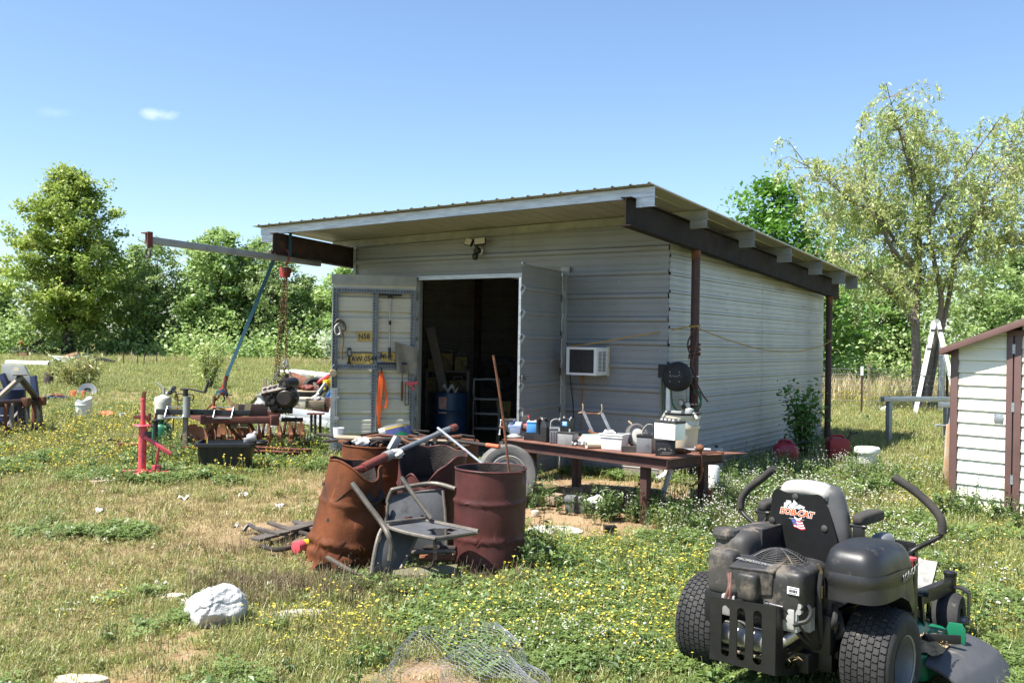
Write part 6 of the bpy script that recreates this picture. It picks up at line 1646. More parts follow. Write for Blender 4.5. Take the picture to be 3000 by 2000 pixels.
world_single('rusty_bar', MB().bar((-6.7,11.9,.0),(-5.5,12.15,.03),.05,.03),MT['rust'],'flat rusty strip half sunk in the grass at the left', 'bar')

# pressure washer tank pair
t = thing('grease_pump', 'green pressure tank with a whitish canister, hoses and gauge on top', 'pressure tank', (-5.32,14.28,.0),R(0))
obj('tank', MB().lathe([(0,0),(.12,0),(.145,.02),(.15,.08),(.147,.15),(.152,.17),(.15,.34),(.13,.39),(.08,.42),(.04,.43),(.04,.47),(0,.47)],30),MT['green_tank'],t)
obj('canister', MB().lathe([(0,.47),(.10,.475),(.118,.49),(.122,.72),(.126,.79),(.112,.815),(.06,.83),(.03,.85),(0,.85)],28,(.02,0,0)),MT['tank_white'],t)
obj('valve', MB().tube([(.03,0,.84),(.03,0,.96)],.02,10).tube([(.02,0,.95),(-.08,0,1.03)],.014,8).tube([(.07,0,.86),(.2,.0,.92)],.03,10).lathe([(.035,0),(.035,.03),(0,.03)],14,(.15,-.03,.93)),MT['galv_dull'],t)
gd = obj('gauge', MB().lathe([(0,-.05),(.032,-.045),(.035,-.01),(0,0)],16,(.14,-.03,.885),'y').lathe([(0,-.05),(.03,-.045),(.033,-.01),(0,0)],16,(.20,-.03,.96),'y'),MT['steel_dark'],t)
obj('hose', MB().tube(bez([(.2,0,.9),(.24,0,.8),(.22,.01,.6),(.14,.02,.5),(.05,-.02,.4)],6),.012,6).tube(bez([(.21,0,.9),(.25,-.03,.7),(.2,-.03,.5),(.16,.05,.3)],6),.012,6).tube(bez([(.0,-.1,.6),(-.1,-.12,.45),(-.19,-.1,.28),(-.22,-.05,.1)],6),.012,6),MT['hose_orange'],t)
obj('lever', MB().tube([(-.02,0,.82),(-.12,-.03,.7)],.006,6).tube([(.0,0,.83),(-.10,.03,.74)],.006,6),MT['white'],t)
t = thing('hand_pump', 'slim black hand pump standing between the red post and the green tank', 'pump', (-5.0,13.2,.0))
obj('barrel', MB().tube([(0,0,.1),(0,0,.56)],.035,12).lathe([(.035,.52),(.055,.54),(.055,.56),(.03,.575)],14),MT['black'],t)
obj('rod', MB().tube([(0,0,.55),(0,0,.66)],.012,8).tube([(.0,0,.02),(.04,0,.3)],.03,10),MT['black'],t)
# trailer jack with crank
t = thing('trailer_jack', 'grey trailer jack standing upright with a crank handle on top', 'jack', (-4.70,13.55,.0))
obj('tube', MB().box(-.032,.032,-.032,.032,.02,.62),mat('jack_rust', (.2,.13,.09),(.28,.24,.2),5,.7,.1,.2,50),t,bevel=0.006)
obj('sleeve', MB().tube([(.02,-.02,.58),(.02,-.02,.88)],.052,16),MT['galv_dull'],t)
obj('head', MB().tube([(.0,-.02,.84),(.0,-.02,.97)],.036,12),MT['black'],t)
obj('crank', MB().tube([(-.08,-.02,.98),(.06,-.02,.985),(.28,-.02,.94)],.013,8).tube([(.28,-.02,.94),(.33,-.02,1.10)],.02,10),MT['black'],t)
obj('handle', MB().tube(bez([(.0,-.02,.9),(-.12,-.02,.91),(-.15,-.02,.84),(-.06,-.02,.82),(0,-.02,.83)],5),.009,6).tube(bez([(.03,-.02,.9),(.11,-.02,.9),(.11,-.02,.83),(.05,-.02,.82)],5),.009,6),MT['black'],t)
obj('foot', MB().box(-.08,.08,-.08,.08,0,.02),MT['steel_dark'],t)
# bar with two brackets
t = thing('bracket_bar', 'dark bar carrying two grey sheet brackets, laid across the harrow', 'bar', (-4.40,13.62,.645),R(2))
obj('bar', MB().box(-.74,.62,-.025,.025,-.04,.04),MT['black'],t,bevel=0.004)
for x in (-.50,.19):
    for sx in (-.13,.13):
        obj('bracket', MB().prism([(-.14,-.055),(.025,-.07),(.03,.08),(-.015,.085)],x+sx+.05 - .004,x+sx+.05+.004,'x'),MT['galv'],t)
    mb = MB().box(x - .08,x+.18,-.14,.02,-.075,-.065).box(x - .08,x+.18,.025,.031,.07,.085)
    kind(obj('bracket_floor', mb,MT['galv'],t),'stuff')
# disc harrow
t = thing('disc_harrow', 'rusty disc harrow with scalloped discs hanging from a square frame', 'harrow', (-4.1,14.1,.0))
def hl(x,y,z): return (x+4.1,y - 14.1,z)
obj('frame', MB().bar(hl(-4.50,13.68,.53),hl(-3.50,13.88,.53),.10,.10).bar(hl(-4.85,14.25,.54),hl(-4.5,13.75,.54),.08,.08).bar(hl(-4.8,14.6,.55),hl(-3.62,14.72,.55),.09,.09).bar(hl(-4.15,13.72,.50),hl(-4.15,14.7,.54),.08,.08),MT['harrow_frame'],t,bevel=0.008)
obj('end_block', MB().bar(hl(-3.55,13.82,.53),hl(-3.44,13.88,.53),.13,.15).bar(hl(-4.52,13.66,.53),hl(-4.46,13.69,.53),.12,.13),MT['harrow_frame'],t,bevel=0.01)
obj('beam', MB().bar(hl(-4.12,13.85,.66),hl(-3.62,13.95,.66),.05,.19).bar(hl(-3.5,14.3,.50),hl(-3.18,14.36,.50),.06,.06),MT['beam_rust'],t,bevel=0.005)
obj('strap', MB().bar(hl(-4.07,13.79,.40),hl(-4.05,13.79,.78),.012,.09,(1,0,0)).bar(hl(-3.93,13.80,.42),hl(-3.86,13.80,.78),.012,.09,(1,0,0)).bar(hl(-4.10,13.8,.44),hl(-3.85,13.8,.42),.13,.012),MT['strap_olive'],t)
def disc_mesh(seed):
    g = np.random.default_rng(seed); n = 80; mb = MB()
    def P(u,v,o):
        th = 2*math.pi*u; r = .225*v
        if v > .86: r -= .045*max(0,math.cos(5*th)) ** 5*(v - .86)/.14
        return (r*math.cos(th),.055*(1 - (r/.225) ** 2)+o,r*math.sin(th))
    mb.surf(lambda u,v: P(u,v,0),n,9,True); mb.surf(lambda u,v: P(1 - u,v,.006),n,9,True)
    mb.tube([P(k/n,1,.003) for k in range(n)],.0035,4,closed=True)
    mb.lathe([(.055,-.012),(.05,.07),(0,.075)],16,(0,0,0),'y'); mb.lathe([(.055,-.012),(.0,-.012)],16,(0,0,0),'y')
    return mb.mesh('disc', MT['disc'],40)
dm = disc_mesh(1)
ax1 = [(-4.60,13.62),(-4.44,13.76),(-4.29,13.90),(-4.14,14.04),(-3.99,14.18)]
ax2 = [(-3.86,14.30),(-3.72,14.38),(-3.58,14.46),(-3.42,14.52),(-3.27,14.60)]
for i,(x,y) in enumerate(ax1):
    o = obj('disc', dm,None,t); o.location = hl(x,y,.25); o.rotation_euler = (R(-3),R(12*i),R(-46) if i else R(-18))
for i,(x,y) in enumerate(ax2):
    o = obj('disc', dm,None,t); o.location = hl(x,y,.235); o.rotation_euler = (0,R(25*i),R(-74+3*i))
obj('axle', MB().tube([hl(-4.66,13.57,.25),hl(-3.95,14.22,.25)],.02,8).tube([hl(-3.92,14.27,.235),hl(-3.2,14.63,.235)],.02,8),MT['steel_dark'],t)
for i,(x,y) in enumerate(((-4.36,13.83),(-4.07,14.1),(-3.79,14.34),(-3.5,14.49),(-3.36,14.56))):
    obj('hanger', MB().bar(hl(x,y,.24),hl(x+.02,y+.02,.52),.03,.05),MT['harrow_frame'],t,bevel=0.004)
obj('scraper', MB().bar(hl(-4.2,13.8,.5),hl(-4.0,13.95,.2),.012,.05).bar(hl(-3.9,13.95,.5),hl(-3.75,14.1,.15),.012,.05).bar(hl(-4.3,13.75,.5),hl(-4.4,13.72,.32),.02,.08),MT['rust'],t)
obj('hitch_bar', MB().tube([hl(-4.63,13.95,.55),hl(-4.38,14.08,.86)],.015,8).tube([hl(-4.05,13.85,.6),hl(-4.28,14.1,.86)],.016,8).tube([hl(-4.45,14.0,.56),hl(-4.45,14.05,.86)],.025,8),MT['rust'],t)
single('orange_strap', MB().surf(lambda u,v: (-.17+.34*u,-.03+.06*v,.025*math.sin(6*u+2*v)),10,4),MT['orange_clay'],'crumpled orange webbing lying on the bracket bar of the harrow', 'strap', (-4.22,13.75,.70),R(-4),smooth=60)
# stool, milk can, scrap around it
t = thing('steel_stand', 'three-posted dark steel stand with a rusty top plate and curved feet', 'stand', (-3.12,15.0,.0))
for x,y in ((-.07,.0),(.0,-.04),(.07,.02)): obj('post', MB().tube([(x,y,.1),(x,y,.53)],.022,8),MT['steel_dark'],t)
obj('top_plate', MB().bar((-.13,0,.54),(.13,0,.545),.14,.022),MT['rust'],t)
obj('ring', MB().tube([(.2*math.cos(a),.16*math.sin(a),.12) for a in [2*math.pi*q/24 for q in range(24)]],.018,6,closed=True).box(-.2,.2,-.03,.03,.105,.13),MT['steel_dark'],t)
for an in (20,110,200,290):
    c_,s_ = math.cos(R(an)),math.sin(R(an))
    obj('foot', MB().tube(bez([(.18*c_,.15*s_,.12),(.27*c_,.24*s_,.11),(.31*c_,.28*s_,.0)],5),.017,6),MT['steel_dark'],t)
t = thing('milk_can', 'old grey metal milk can with a lid and rust-stained body', 'milk can', (-4.86,18.3,.0))
obj('body', MB().lathe([(0,0),(.155,0),(.16,.02),(.158,.36),(.166,.38),(.160,.42),(.12,.50),(.095,.53),(.095,.60),(.115,.62),(.115,.635),(0,.64)],30),MT['milk_can'],t)
obj('handle', MB().tube(bez([(-.05,-.145,.44),(-.045,-.18,.47),(.045,-.18,.47),(.05,-.145,.44)],4),.013,6),MT['galv_dull'],t)
obj('valve', MB().tube([(0,0,.63),(0,0,.72)],.02,8).lathe([(.05,.64),(.04,.68),(0,.68)],12),MT['galv_dull'],t)
obj('spigot', MB().tube([(.04,-.02,.66),(.3,-.06,.65)],.014,6).tube([(.1,-.03,.66),(.14,-.03,.70)],.02,6),MT['rust'],t)
def pj(name,lab,cat,mb,m,loc,rz=0,bevel=0.006,smooth=40,rot=None,group='junk heaped beyond the hanging engine'):
    return single(name,mb,m,lab,cat,loc,R(rz),group,smooth,bevel,rot)
pj('cardboard_scrap', 'crumpled reddish carton left of the milk can', 'carton', MB().frus(-.22,.22,-.15,.15,0,.26,.06),MT['red_rusty'],(-5.22,18.6,.1),20)
pj('roof_offcut', 'dark flap of sheet leaning behind the reddish carton', 'sheet', MB().bar((-.25,0,.15),(.1,0,.5),.25,.015),MT['black'],(-5.2,18.9,.05),0,0)
for i,(p,q) in enumerate((((-5.45,18.2,.03),(-4.9,18.5,.12)),((-5.6,18.5,.03),(-5.0,18.35,.08)))):
    world_single('lath', MB().bar(p,q,.05,.025),MT['wood'],('pale lath lying left of the milk can, the nearer one', 'pale lath lying left of the milk can, the farther one')[i],'lath')
for i,(p,q,m,lab) in enumerate((((-4.75,18.75,.33),(-2.2,16.35,.28),'galv', 'upper aluminium beam of the stack running towards the shed door'),((-4.55,18.3,.20),(-2.2,16.0,.17),'galv', 'lower aluminium beam of the stack, nearest the flowers'),((-4.9,19.1,.22),(-2.4,16.9,.18),'galv', 'rear aluminium beam of the stack, under the junk'))):
    world_single('metal_beam', MB().bar(p,q,.10,.11),mat('bright_alu_%d' % i,(.62,.65,.68),(.52,.55,.58),4,.35,.4,.05,30),lab,'beam', 'stack of bright metal beams', bevel=0.006)
for i,(p,q) in enumerate((((-4.4,18.0,.0),(-4.2,18.2,.0)),((-2.9,16.4,.0),(-2.7,16.6,.0)))):
    world_single('support_block', MB().bar((p[0],p[1],.06),(q[0],q[1],.06),.2,.12),MT['wood_grey'],('timber block under the left end of the beams', 'timber block under the right end of the beams')[i],'block')
for i,(c_,w,d_,rz) in enumerate((((-4.35,17.1),1.5,.9,-40),((-3.2,15.95),1.3,.8,-30))):
    single('metal_sheet', MB().surf(lambda u,v,w=w,d_=d_: (-w/2+w*u,-d_/2+d_*v,.05+.012*math.sin(28*v)),6,30),MT['galv'],('pale metal sheet on the ground below the beams, left part', 'pale metal sheet on the ground by the stand, right part')[i],'sheet', (c_[0],c_[1],.02),R(rz))
t = thing('small_trailer', 'grey open box trailer with a white lid at the back of the junk', 'trailer', (-4.65,21.6,.0),R(-10),'junk heaped beyond the hanging engine')
obj('body', MB().box(-.42,.5,-.4,.4,.35,.82),MT['galv_dull'],t,bevel=0.01)
obj('lid', MB().bar((-.55,0,.99),(.55,0,.90),.95,.03),MT['white'],t)
obj('leg', MB().box(-.4,-.34,-.35,-.29,0,.35).box(.4,.46,-.35,-.29,0,.35).box(.4,.46,.29,.35,0,.35),MT['galv_dull'],t)
pj('rusty_keg', 'rusty brown keg lying on the junk beside the engine', 'keg', MB().tube([(-.3,0,0),(-.28,0,0),(.25,0,0),(.27,0,0)],[.13,.16,.16,.13],20),MT['rust'],(-4.72,20.9,.76),0,0,40,(0,R(15),R(-25)))
pj('plastic_sheet', 'cloudy plastic sheet draped over the trailer box', 'sheet', MB().surf(lambda u,v: (-.2+.55*u - .25*v,-.3 - .1*v,.95 - .45*v+.06*math.sin(9*u+4*v) - .2*abs(u - .4)),14,10),MT['plastic_clear'],(-4.6,21.3,.0),0,0,60)
t = thing('dark_tyre', 'small dark tyre standing in the junk below the plastic sheet', 'tyre', (-4.36,20.7,.42),R(20),'junk heaped beyond the hanging engine')
obj('tyre', MB().lathe([(.12,-.05),(.19,-.07),(.23,-.04),(.24,0),(.23,.04),(.19,.07),(.12,.05)],24,(0,0,.24),'y'),MT['rubber'],t)
t = thing('wash_tub', 'dark metal wash tub in the middle of the junk', 'tub', (-4.42,20.2,.34),R(-8),'junk heaped beyond the hanging engine')
obj('body', MB().frus(-.24,.24,-.2,.2,.0,.27,.05),MT['steel_dark'],t,bevel=0.02)
obj('rim', MB().box(-.26,.26,-.22,.22,.255,.275),MT['wood'],t,bevel=0.006)
pj('red_bag', 'faded red bundle on the edge of the wash tub', 'bundle', crumple((0,0,.05),(.17,.1,.06),6,20,12),MT['red_rusty'],(-4.38,20.3,.62),0,0)
t = thing('plastic_crate', 'cream plastic crate with slotted sides on the metal beams', 'crate', (-4.28,19.0,.33),R(-14),'junk heaped beyond the hanging engine')
obj('body', MB().frus(-.2,.2,-.15,.15,0,.2,.02),MT['cream'],t,bevel=0.01)
mb = MB()
for z in (.05,.1,.15): mb.box(-.12,.05,-.152,-.146,z,z+.014)
obj('slot', mb,MT['wood'],t)
obj('rim', MB().box(-.215,.215,-.165,.165,.19,.215),MT['cream'],t,bevel=0.006)
t = thing('white_carton', 'white carton with scrap beside the cream crate', 'carton', (-3.95,19.0,.33),R(10),'junk heaped beyond the hanging engine')
obj('box', MB().frus(-.17,.17,-.13,.13,0,.16,.01),MT['wood'],t,bevel=0.005)
obj('flap', MB().bar((-.2,.1,.14),(.05,.12,.30),.22,.008),MT['white'],t)
obj('scrap', crumple((.03,0,.18),(.12,.08,.06),9,18,10),MT['grey_light'],t)
t = thing('toy_truck', 'yellow toy dump truck on top of the junk by the door edge', 'toy truck', (-3.92,20.6,.60),R(-12),'junk heaped beyond the hanging engine')
obj('bed', MB().frus(-.08,.26,-.13,.13,.1,.26,.05),MT['yellow'],t,bevel=0.01)
obj('cab', MB().box(-.2,-.09,-.1,.1,.07,.24),MT['yellow'],t,bevel=0.012)
for x in (-.14,.14):
    w1 = obj('wheel', MB().lathe([(.03,-.16),(.07,-.16),(.085,-.14),(.085,-.1),(.0,-.1)],18,(x,0,.06),'y'),MT['rubber'],t)
    obj('hub', MB().lathe([(.0,-.165),(.035,-.162),(.035,-.15)],14,(x,0,.06),'y'),MT['yellow'],w1)
t = thing('red_tube', 'red tube with a black loop handle lying slanted on the junk', 'tube', (-4.17,20.7,.84),0,'junk heaped beyond the hanging engine')
obj('tube', MB().tube([(-.13,0,-.09),(.15,0,.10)],.045,12),MT['red'],t)
obj('handle', MB().tube(bez([(.15,0,.11),(.24,0,.13),(.29,0,.06),(.27,0,-.07)],5),.014,6),MT['black'],t)
pj('blue_disc', 'round blue plastic disc leaning at the right of the junk', 'disc', MB().lathe([(0,-.02),(.17,-.015),(.185,.0),(.17,.02),(0,.015)],26,(0,0,0),'y'),MT['blue_light'],(-3.80,20.1,.50),0,0,40,(R(-20),R(0),R(-20)))
t = thing('brown_case', 'brown battered suitcase standing at the right of the junk', 'suitcase', (-3.98,19.7,.17),R(-6),'junk heaped beyond the hanging engine')
obj('body', MB().box(-.17,.2,-.12,.12,.0,.34),MT['brown_steel'],t,bevel=0.02)
obj('rim', MB().box(-.175,.205,-.125,.125,.15,.17),MT['beam_rust'],t)
obj('cord', MB().tube(bez([(-.1,-.13,.34),(-.02,-.14,.2),(.08,-.14,.28),(.1,-.14,.1)],5),.01,6),MT['hose_brown'],t)
pj('riveted_tank', 'narrow rusty riveted box beside the suitcase', 'box', MB().box(-.1,.1,-.1,.1,0,.36),MT['rust'],(-3.66,19.4,.15),5)
pj('white_board', 'white board leaning at the right end of the junk', 'board', MB().bar((-.04,0,0),(.07,.05,.44),.3,.02,(0,1,0)),MT['white'],(-3.46,18.6,.12),0)
pj('grey_pipe', 'grey pipe slanting out of the junk above the white carton', 'pipe', MB().tube([(-.14,0,-.2),(.14,.1,.22)],.035,10),MT['galv_dull'],(-4.12,20.0,.58),0,0)
for i,(x,y) in enumerate(((-5.52,21.0),(-5.40,21.1),(-5.28,20.4))):
    single('white_stake', MB().box(-.035,.035,-.02,.02,0,(.82,.62,.7)[i]),MT['wood'],('tallest pale stake behind the milk can', 'middle pale stake behind the milk can', 'pale stake nearest the hanging engine')[i],'stake', (x,y,0),0,'pale stakes behind the milk can')

# tined implement at the left edge, blue drum behind it
t = thing('field_cultivator', 'dark steel implement with an A-frame and hanging tines at the left edge', 'farm implement', (-8.35,15.9,.0))
def cl(x,y,z): return (x+8.35,y - 15.9,z)
obj('a_frame', MB().bar(cl(-8.28,15.85,1.02),cl(-8.62,15.2,.40),.09,.06),MT['wood_grey'],t,bevel=0.006)
obj('a_frame', MB().bar(cl(-8.30,15.8,1.02),cl(-8.32,16.35,.68),.09,.07).bar(cl(-8.32,16.35,.68),cl(-8.36,16.58,.52),.10,.08).bar(cl(-8.38,16.6,.54),cl(-8.36,16.7,.0),.09,.07),MT['steel_dark'],t,bevel=0.01)
obj('cap_plate', MB().bar(cl(-8.38,15.75,1.045),cl(-8.18,15.85,1.05),.12,.02),MT['wood_grey'],t)
obj('tool_bar', MB().bar(cl(-8.75,15.0,.55),cl(-8.30,16.6,.55),.09,.08).tube([cl(-8.75,14.9,.59),cl(-8.32,16.62,.59)],.03,8),MT['beam_rust'],t,bevel=0.008)
obj('lower_bar', MB().bar(cl(-8.62,15.0,.06),cl(-8.34,16.6,.07),.10,.08),MT['beam_rust'],t,bevel=0.008)
for i,(y,m) in enumerate(((15.05,'steel_dark'),(15.25,'beam_rust'),(15.45,'steel_dark'),(15.7,'rust'),(15.85,'wood_grey'),(16.05,'beam_rust'),(16.25,'steel_dark'),(16.4,'rust'),(16.55,'steel_dark'))):
    x = -8.58+(y - 15.0)*.17
    obj('tine', MB().bar(cl(x,y,.02),cl(x - .02,y+.03,.56),.05,.035+.02*(i % 3)),MT[m],t,bevel=0.004)
for y in (15.3,16.15,16.5): obj('clamp', MB().box(*(lambda p: (p[0] - .06,p[0]+.06,p[1] - .06,p[1]+.06,.49,.64))(cl(-8.68+(y - 15)*.28,y,0))),MT['rust'],t,bevel=0.008)
obj('brace', MB().bar(cl(-8.6,15.2,.5),cl(-8.33,15.8,.05),.05,.04).bar(cl(-8.5,16.4,.5),cl(-8.62,15.9,.08),.05,.04),MT['steel_dark'],t)
t = thing('blue_drum', 'dark blue drum standing behind the tined implement', 'drum', (-9.02,16.9,.0))
obj('body', MB().lathe([(0,0),(.24,0),(.25,.02),(.25,.27),(.26,.28),(.25,.29),(.25,.52),(.26,.53),(.25,.54),(.24,.74),(0,.75)],28),MT['blue_dark'],t)
t = thing('blue_machine', 'deep blue steering column with a grey hood behind the tined implement', 'machine', (-9.0,17.2,.0))
obj('hood', MB().prism([(-.35,.72),(.02,.72),(.22,.86),(.06,1.16),(-.35,1.18)],-.02,.03,'y'),MT['galv_dull'],t,bevel=0.01)
obj('hood_sticker', MB().box(-.12,-.03,-.0215,-.0205,1.05,1.13),MT['cream'],t)
obj('strut', MB().bar((-.3,-.1,1.0),(-.1,-.1,.55),.1,.1).bar((.33,-.2,.98),(.46,-.25,.2),.10,.08),MT['blue_dark'],t,bevel=0.01)

# things scattered in the field
def broken(u,v):
    th = 2*math.pi*u; top = .40+.09*max(0,math.cos(th - .6)) - .05*max(0,math.cos(th+2))+.02*math.sin(5*th)
    r = .135+.035*v
    return (r*math.cos(th),r*math.sin(th),top*v)
t = thing('broken_bucket', 'broken white bucket standing in the field', 'bucket', (-8.95,19.65,-.03))
obj('wall', MB().surf(broken,40,8,True),MT['white'],t)
obj('band', MB().lathe([(.167,.30),(.178,.30),(.178,.315),(.168,.318)],30),MT['white'],t)
world_single('clay_bits', crumple((-8.45,19.6,.08),(.14,.08,.07),4,20,12),MT['orange_clay'],'reddish rag with white paper just right of the broken bucket', 'rag')
world_single('white_cup', MB().lathe([(0,0),(.05,0),(.07,.12),(.06,.12),(.04,.01)],18,(-8.1,19.55,0)),MT['white'],'white plastic cup on the grass right of the broken bucket', 'cup')
t = thing('blue_tray', 'light blue plastic tray lying in the field', 'tray', (-11.95,24.6,.0),R(8))
obj('tray', MB().frus(-.28,.28,-.16,.16,0,.11,.03),MT['blue'],t,bevel=0.01)
obj('scrap', crumple((.05,0,.13),(.18,.08,.05),5,20,10),MT['rust'],t)
for i,x in enumerate((-12.0,-11.72)): single('orange_cone', MB().frus(-.1,.1,-.08,.08,0,.2,-.02),MT['orange_clay'],('broad orange plastic piece right of the blue tray', 'narrow orange plastic piece right of the broad one')[i],'plastic piece', (x,25.7,0),.2,'orange plastic pieces in the field', bevel=0.01).scale.x = (.7,.35)[i]
t = thing('wheel_rim', 'pale wheel rim half sunk in the field', 'wheel rim', (-12.35,27.3,-.06),0,rot=(R(-25),0,R(15)))
obj('rim', MB().lathe([(.12,-.03),(.2,-.05),(.26,-.06),(.27,.0),(.26,.06),(.2,.03),(.0,.02)],28,(0,0,.14),'y'),MT['rim_grey'],t)
single('tree_stump', MB().lathe([(0,0),(.19,0),(.16,.15),(.155,.42),(.14,.44),(0,.43)],18),MT['bark'],'short dark stump standing in the field', 'stump', (-15.7,31.8,0))
world_single('flat_disc', MB().lathe([(0,0),(.33,0),(.33,.03),(0,.05)],24,(-6.35,25.4,.02)),MT['grey_light'],'flat grey disc lying in the field behind the trailer jack', 'disc')
world_single('lath', MB().bar((-7.0,16.3,.02),(-6.0,15.95,.03),.05,.03),MT['wood'],'thin lath in the grass right of the tined implement, the farther one', 'lath')
world_single('lath', MB().bar((-7.1,15.5,.02),(-6.2,15.2,.03),.05,.03),MT['wood'],'thin lath in the grass right of the tined implement, the nearer one', 'lath')
# far edge of the field
t = thing('culvert_pipe', 'long white corrugated pipe lying in the far field', 'pipe', (-25.5,49.4,.0),R(-6))
obj('pipe', MB().lathe([(.15,-1.2)]+[(.155+.006*(k % 2),-1.2+.05*k) for k in range(49)]+[(.14,1.2),(.13,1.1)],20,(0,0,.155),'x'),MT['white_bright'],t)
t = thing('rounded_crate', 'round grey slatted drum beside the far scrap pile', 'drum', (-25.6,56.0,.0))
obj('body', MB().lathe([(0,0),(.3,0),(.3,.42),(0,.43)],20),MT['galv_dull'],t)
for k in range(10):
    a = 2*math.pi*k/10; obj('slat', MB().box(-.03,.03,-.312,-.3,.0,.42),MT['grey_light'],t,rot=(0,0,a))
g = np.random.default_rng(6)
for i in range(6):
    a = g.uniform(-.4,.25); L_ = g.uniform(.9,1.7)
    world_single('white_trim', MB().bar((-27.6+g.uniform(-.3,.3),56.2,.12+.07*i),(-27.6+L_*math.cos(a),56.2+.4*math.sin(a),.10+.06*i - .25*(i % 2)),.14,.05),MT['white_bright'],('lowest white board of the far scrap pile', 'second white board from the bottom of the far scrap pile', 'third white board from the bottom of the far scrap pile', 'third white board from the top of the far scrap pile', 'second white board from the top of the far scrap pile', 'topmost white board of the far scrap pile')[i],'board', 'white boards in the far scrap pile')
world_single('orange_plank', MB().bar((-27.0,56.4,.35),(-26.1,56.4,.62),.18,.16),MT['board_orange'],'orange-brown beam end on top of the far scrap pile', 'beam')
t = thing('cattle_trough', 'long dark tilted trough beside a concrete block in the far field', 'trough', (-25.35,56.4,.0))
t.location = (-24.9,56.6,0)
obj('trough', MB().prism([(-1.2,.1),(-.95,.62),(.9,.18),(.95,.02)],-.25,.25,'y'),MT['black_matte'],t,bevel=0.02)
obj('float_ball', MB().lathe([(0,-.16),(.12,-.1),(.16,0),(.12,.1),(0,.16)],16,(-1.15,-.3,.35)),MT['galv'],t)
single('concrete_block', MB().box(-.26,.26,-.1,.1,0,.2),MT['stone_tan'],'pale concrete block in front of the dark trough', 'block', (-24.95,55.6,.0),R(5))
for i,(x,y,h) in enumerate(((-22.36,54,.66),(-21.97,55,.60),(-20.79,53,.70),(-21.23,56,.62))):
    single('rusty_stake', MB().tube([(0,0,-.1),(.01*i,0,h)],.03,8).box(-.045,.045,-.03,.03,h - .02,h+.02),MT['pipe_rust'],('leftmost of the four rusty stakes in the far field', 'second rusty stake from the left in the far field', 'third rusty stake from the left in the far field', 'rightmost of the four rusty stakes in the far field')[i],'stake', (x,y,0),0,'four rusty stakes in the far field')
t = thing('hay_rake', 'old hay rake wheel with a red frame in the far field', 'farm implement', (-36.6,69.0,.0))
obj('wheel', MB().tube([(.30*math.cos(a),0,.45+.30*math.sin(a)) for a in [2*math.pi*q/24 for q in range(24)]],.03,6,closed=True),MT['steel_dark'],t)
mb = MB()
for k in range(8): mb.tube([(0,0,.45),(.3*math.cos(k*.785),0,.45+.3*math.sin(k*.785))],.012,4)
obj('spoke', mb,MT['steel_dark'],t)
obj('frame', MB().bar((-.2,0,.12),(.6,0,.2),.12,.12).frus(.45,.95,-.2,.2,.02,.30,-.05),MT['red_rusty'],t,bevel=0.02)
obj('rack', MB().box(.5,.54,-.02,.02,.3,.72).box(.86,.9,-.02,.02,.3,.72).box(.4,1.0,-.02,.02,.70,.74).box(.74,.77,-.02,.02,.3,.7),MT['steel_dark'],t)
t = thing('wrecked_digger', 'dark wrecked digger arm with an orange part, under the lone oak', 'digger', (-37.6,74.3,.0))
obj('boom', MB().bar((-.9,0,.35),(.45,0,1.30),.2,.26).bar((.45,0,1.30),(.75,0,.35),.18,.2),MT['engine'],t,bevel=0.03)
obj('base', MB().frus(-1.1,.1,-.4,.4,.0,.55,-.1),MT['engine'],t,bevel=0.04)
obj('lamp_guard', crumple((-1.25,-.2,.95),(.2,.2,.24),12,18,12),MT['orange_clay'],t)
obj('bucket', MB().lathe([(.3,-.2),(.34,.0),(.3,.2)],14,(.8,0,.3),'y', R(60),R(300)),MT['rust'],t)
# ---------------------------------------------------------------- zero-turn mower (local x right, y forward)
mow = thing('riding_mower', 'black zero-turn riding mower seen from behind, with a green deck and side chute', 'riding mower', (1.52,5.123,-.10),R(-42.1))
def superbox(mb,c,s,e1=0.5,e2=0.5,nu=40,nv=22,zcut=None,fn=None):
    """rounded box with exponents e (small = boxy)"""
    def p(a,e): return math.copysign(abs(a) ** e,a)
    def f(u,v):
        th = 2*math.pi*u; ph = math.pi*(v - .5)
        x = p(math.cos(ph),e1)*p(math.cos(th),e2); y = p(math.cos(ph),e1)*p(math.sin(th),e2); z = p(math.sin(ph),e1)
        if fn: x,y,z = fn(x,y,z)
        X = [c[0]+s[0]*x,c[1]+s[1]*y,c[2]+s[2]*z]
        if zcut is not None: X[2] = max(X[2],zcut(X[0],X[1]) if callable(zcut) else zcut)
        return tuple(X)
    return mb.surf(f,nu,nv,True)

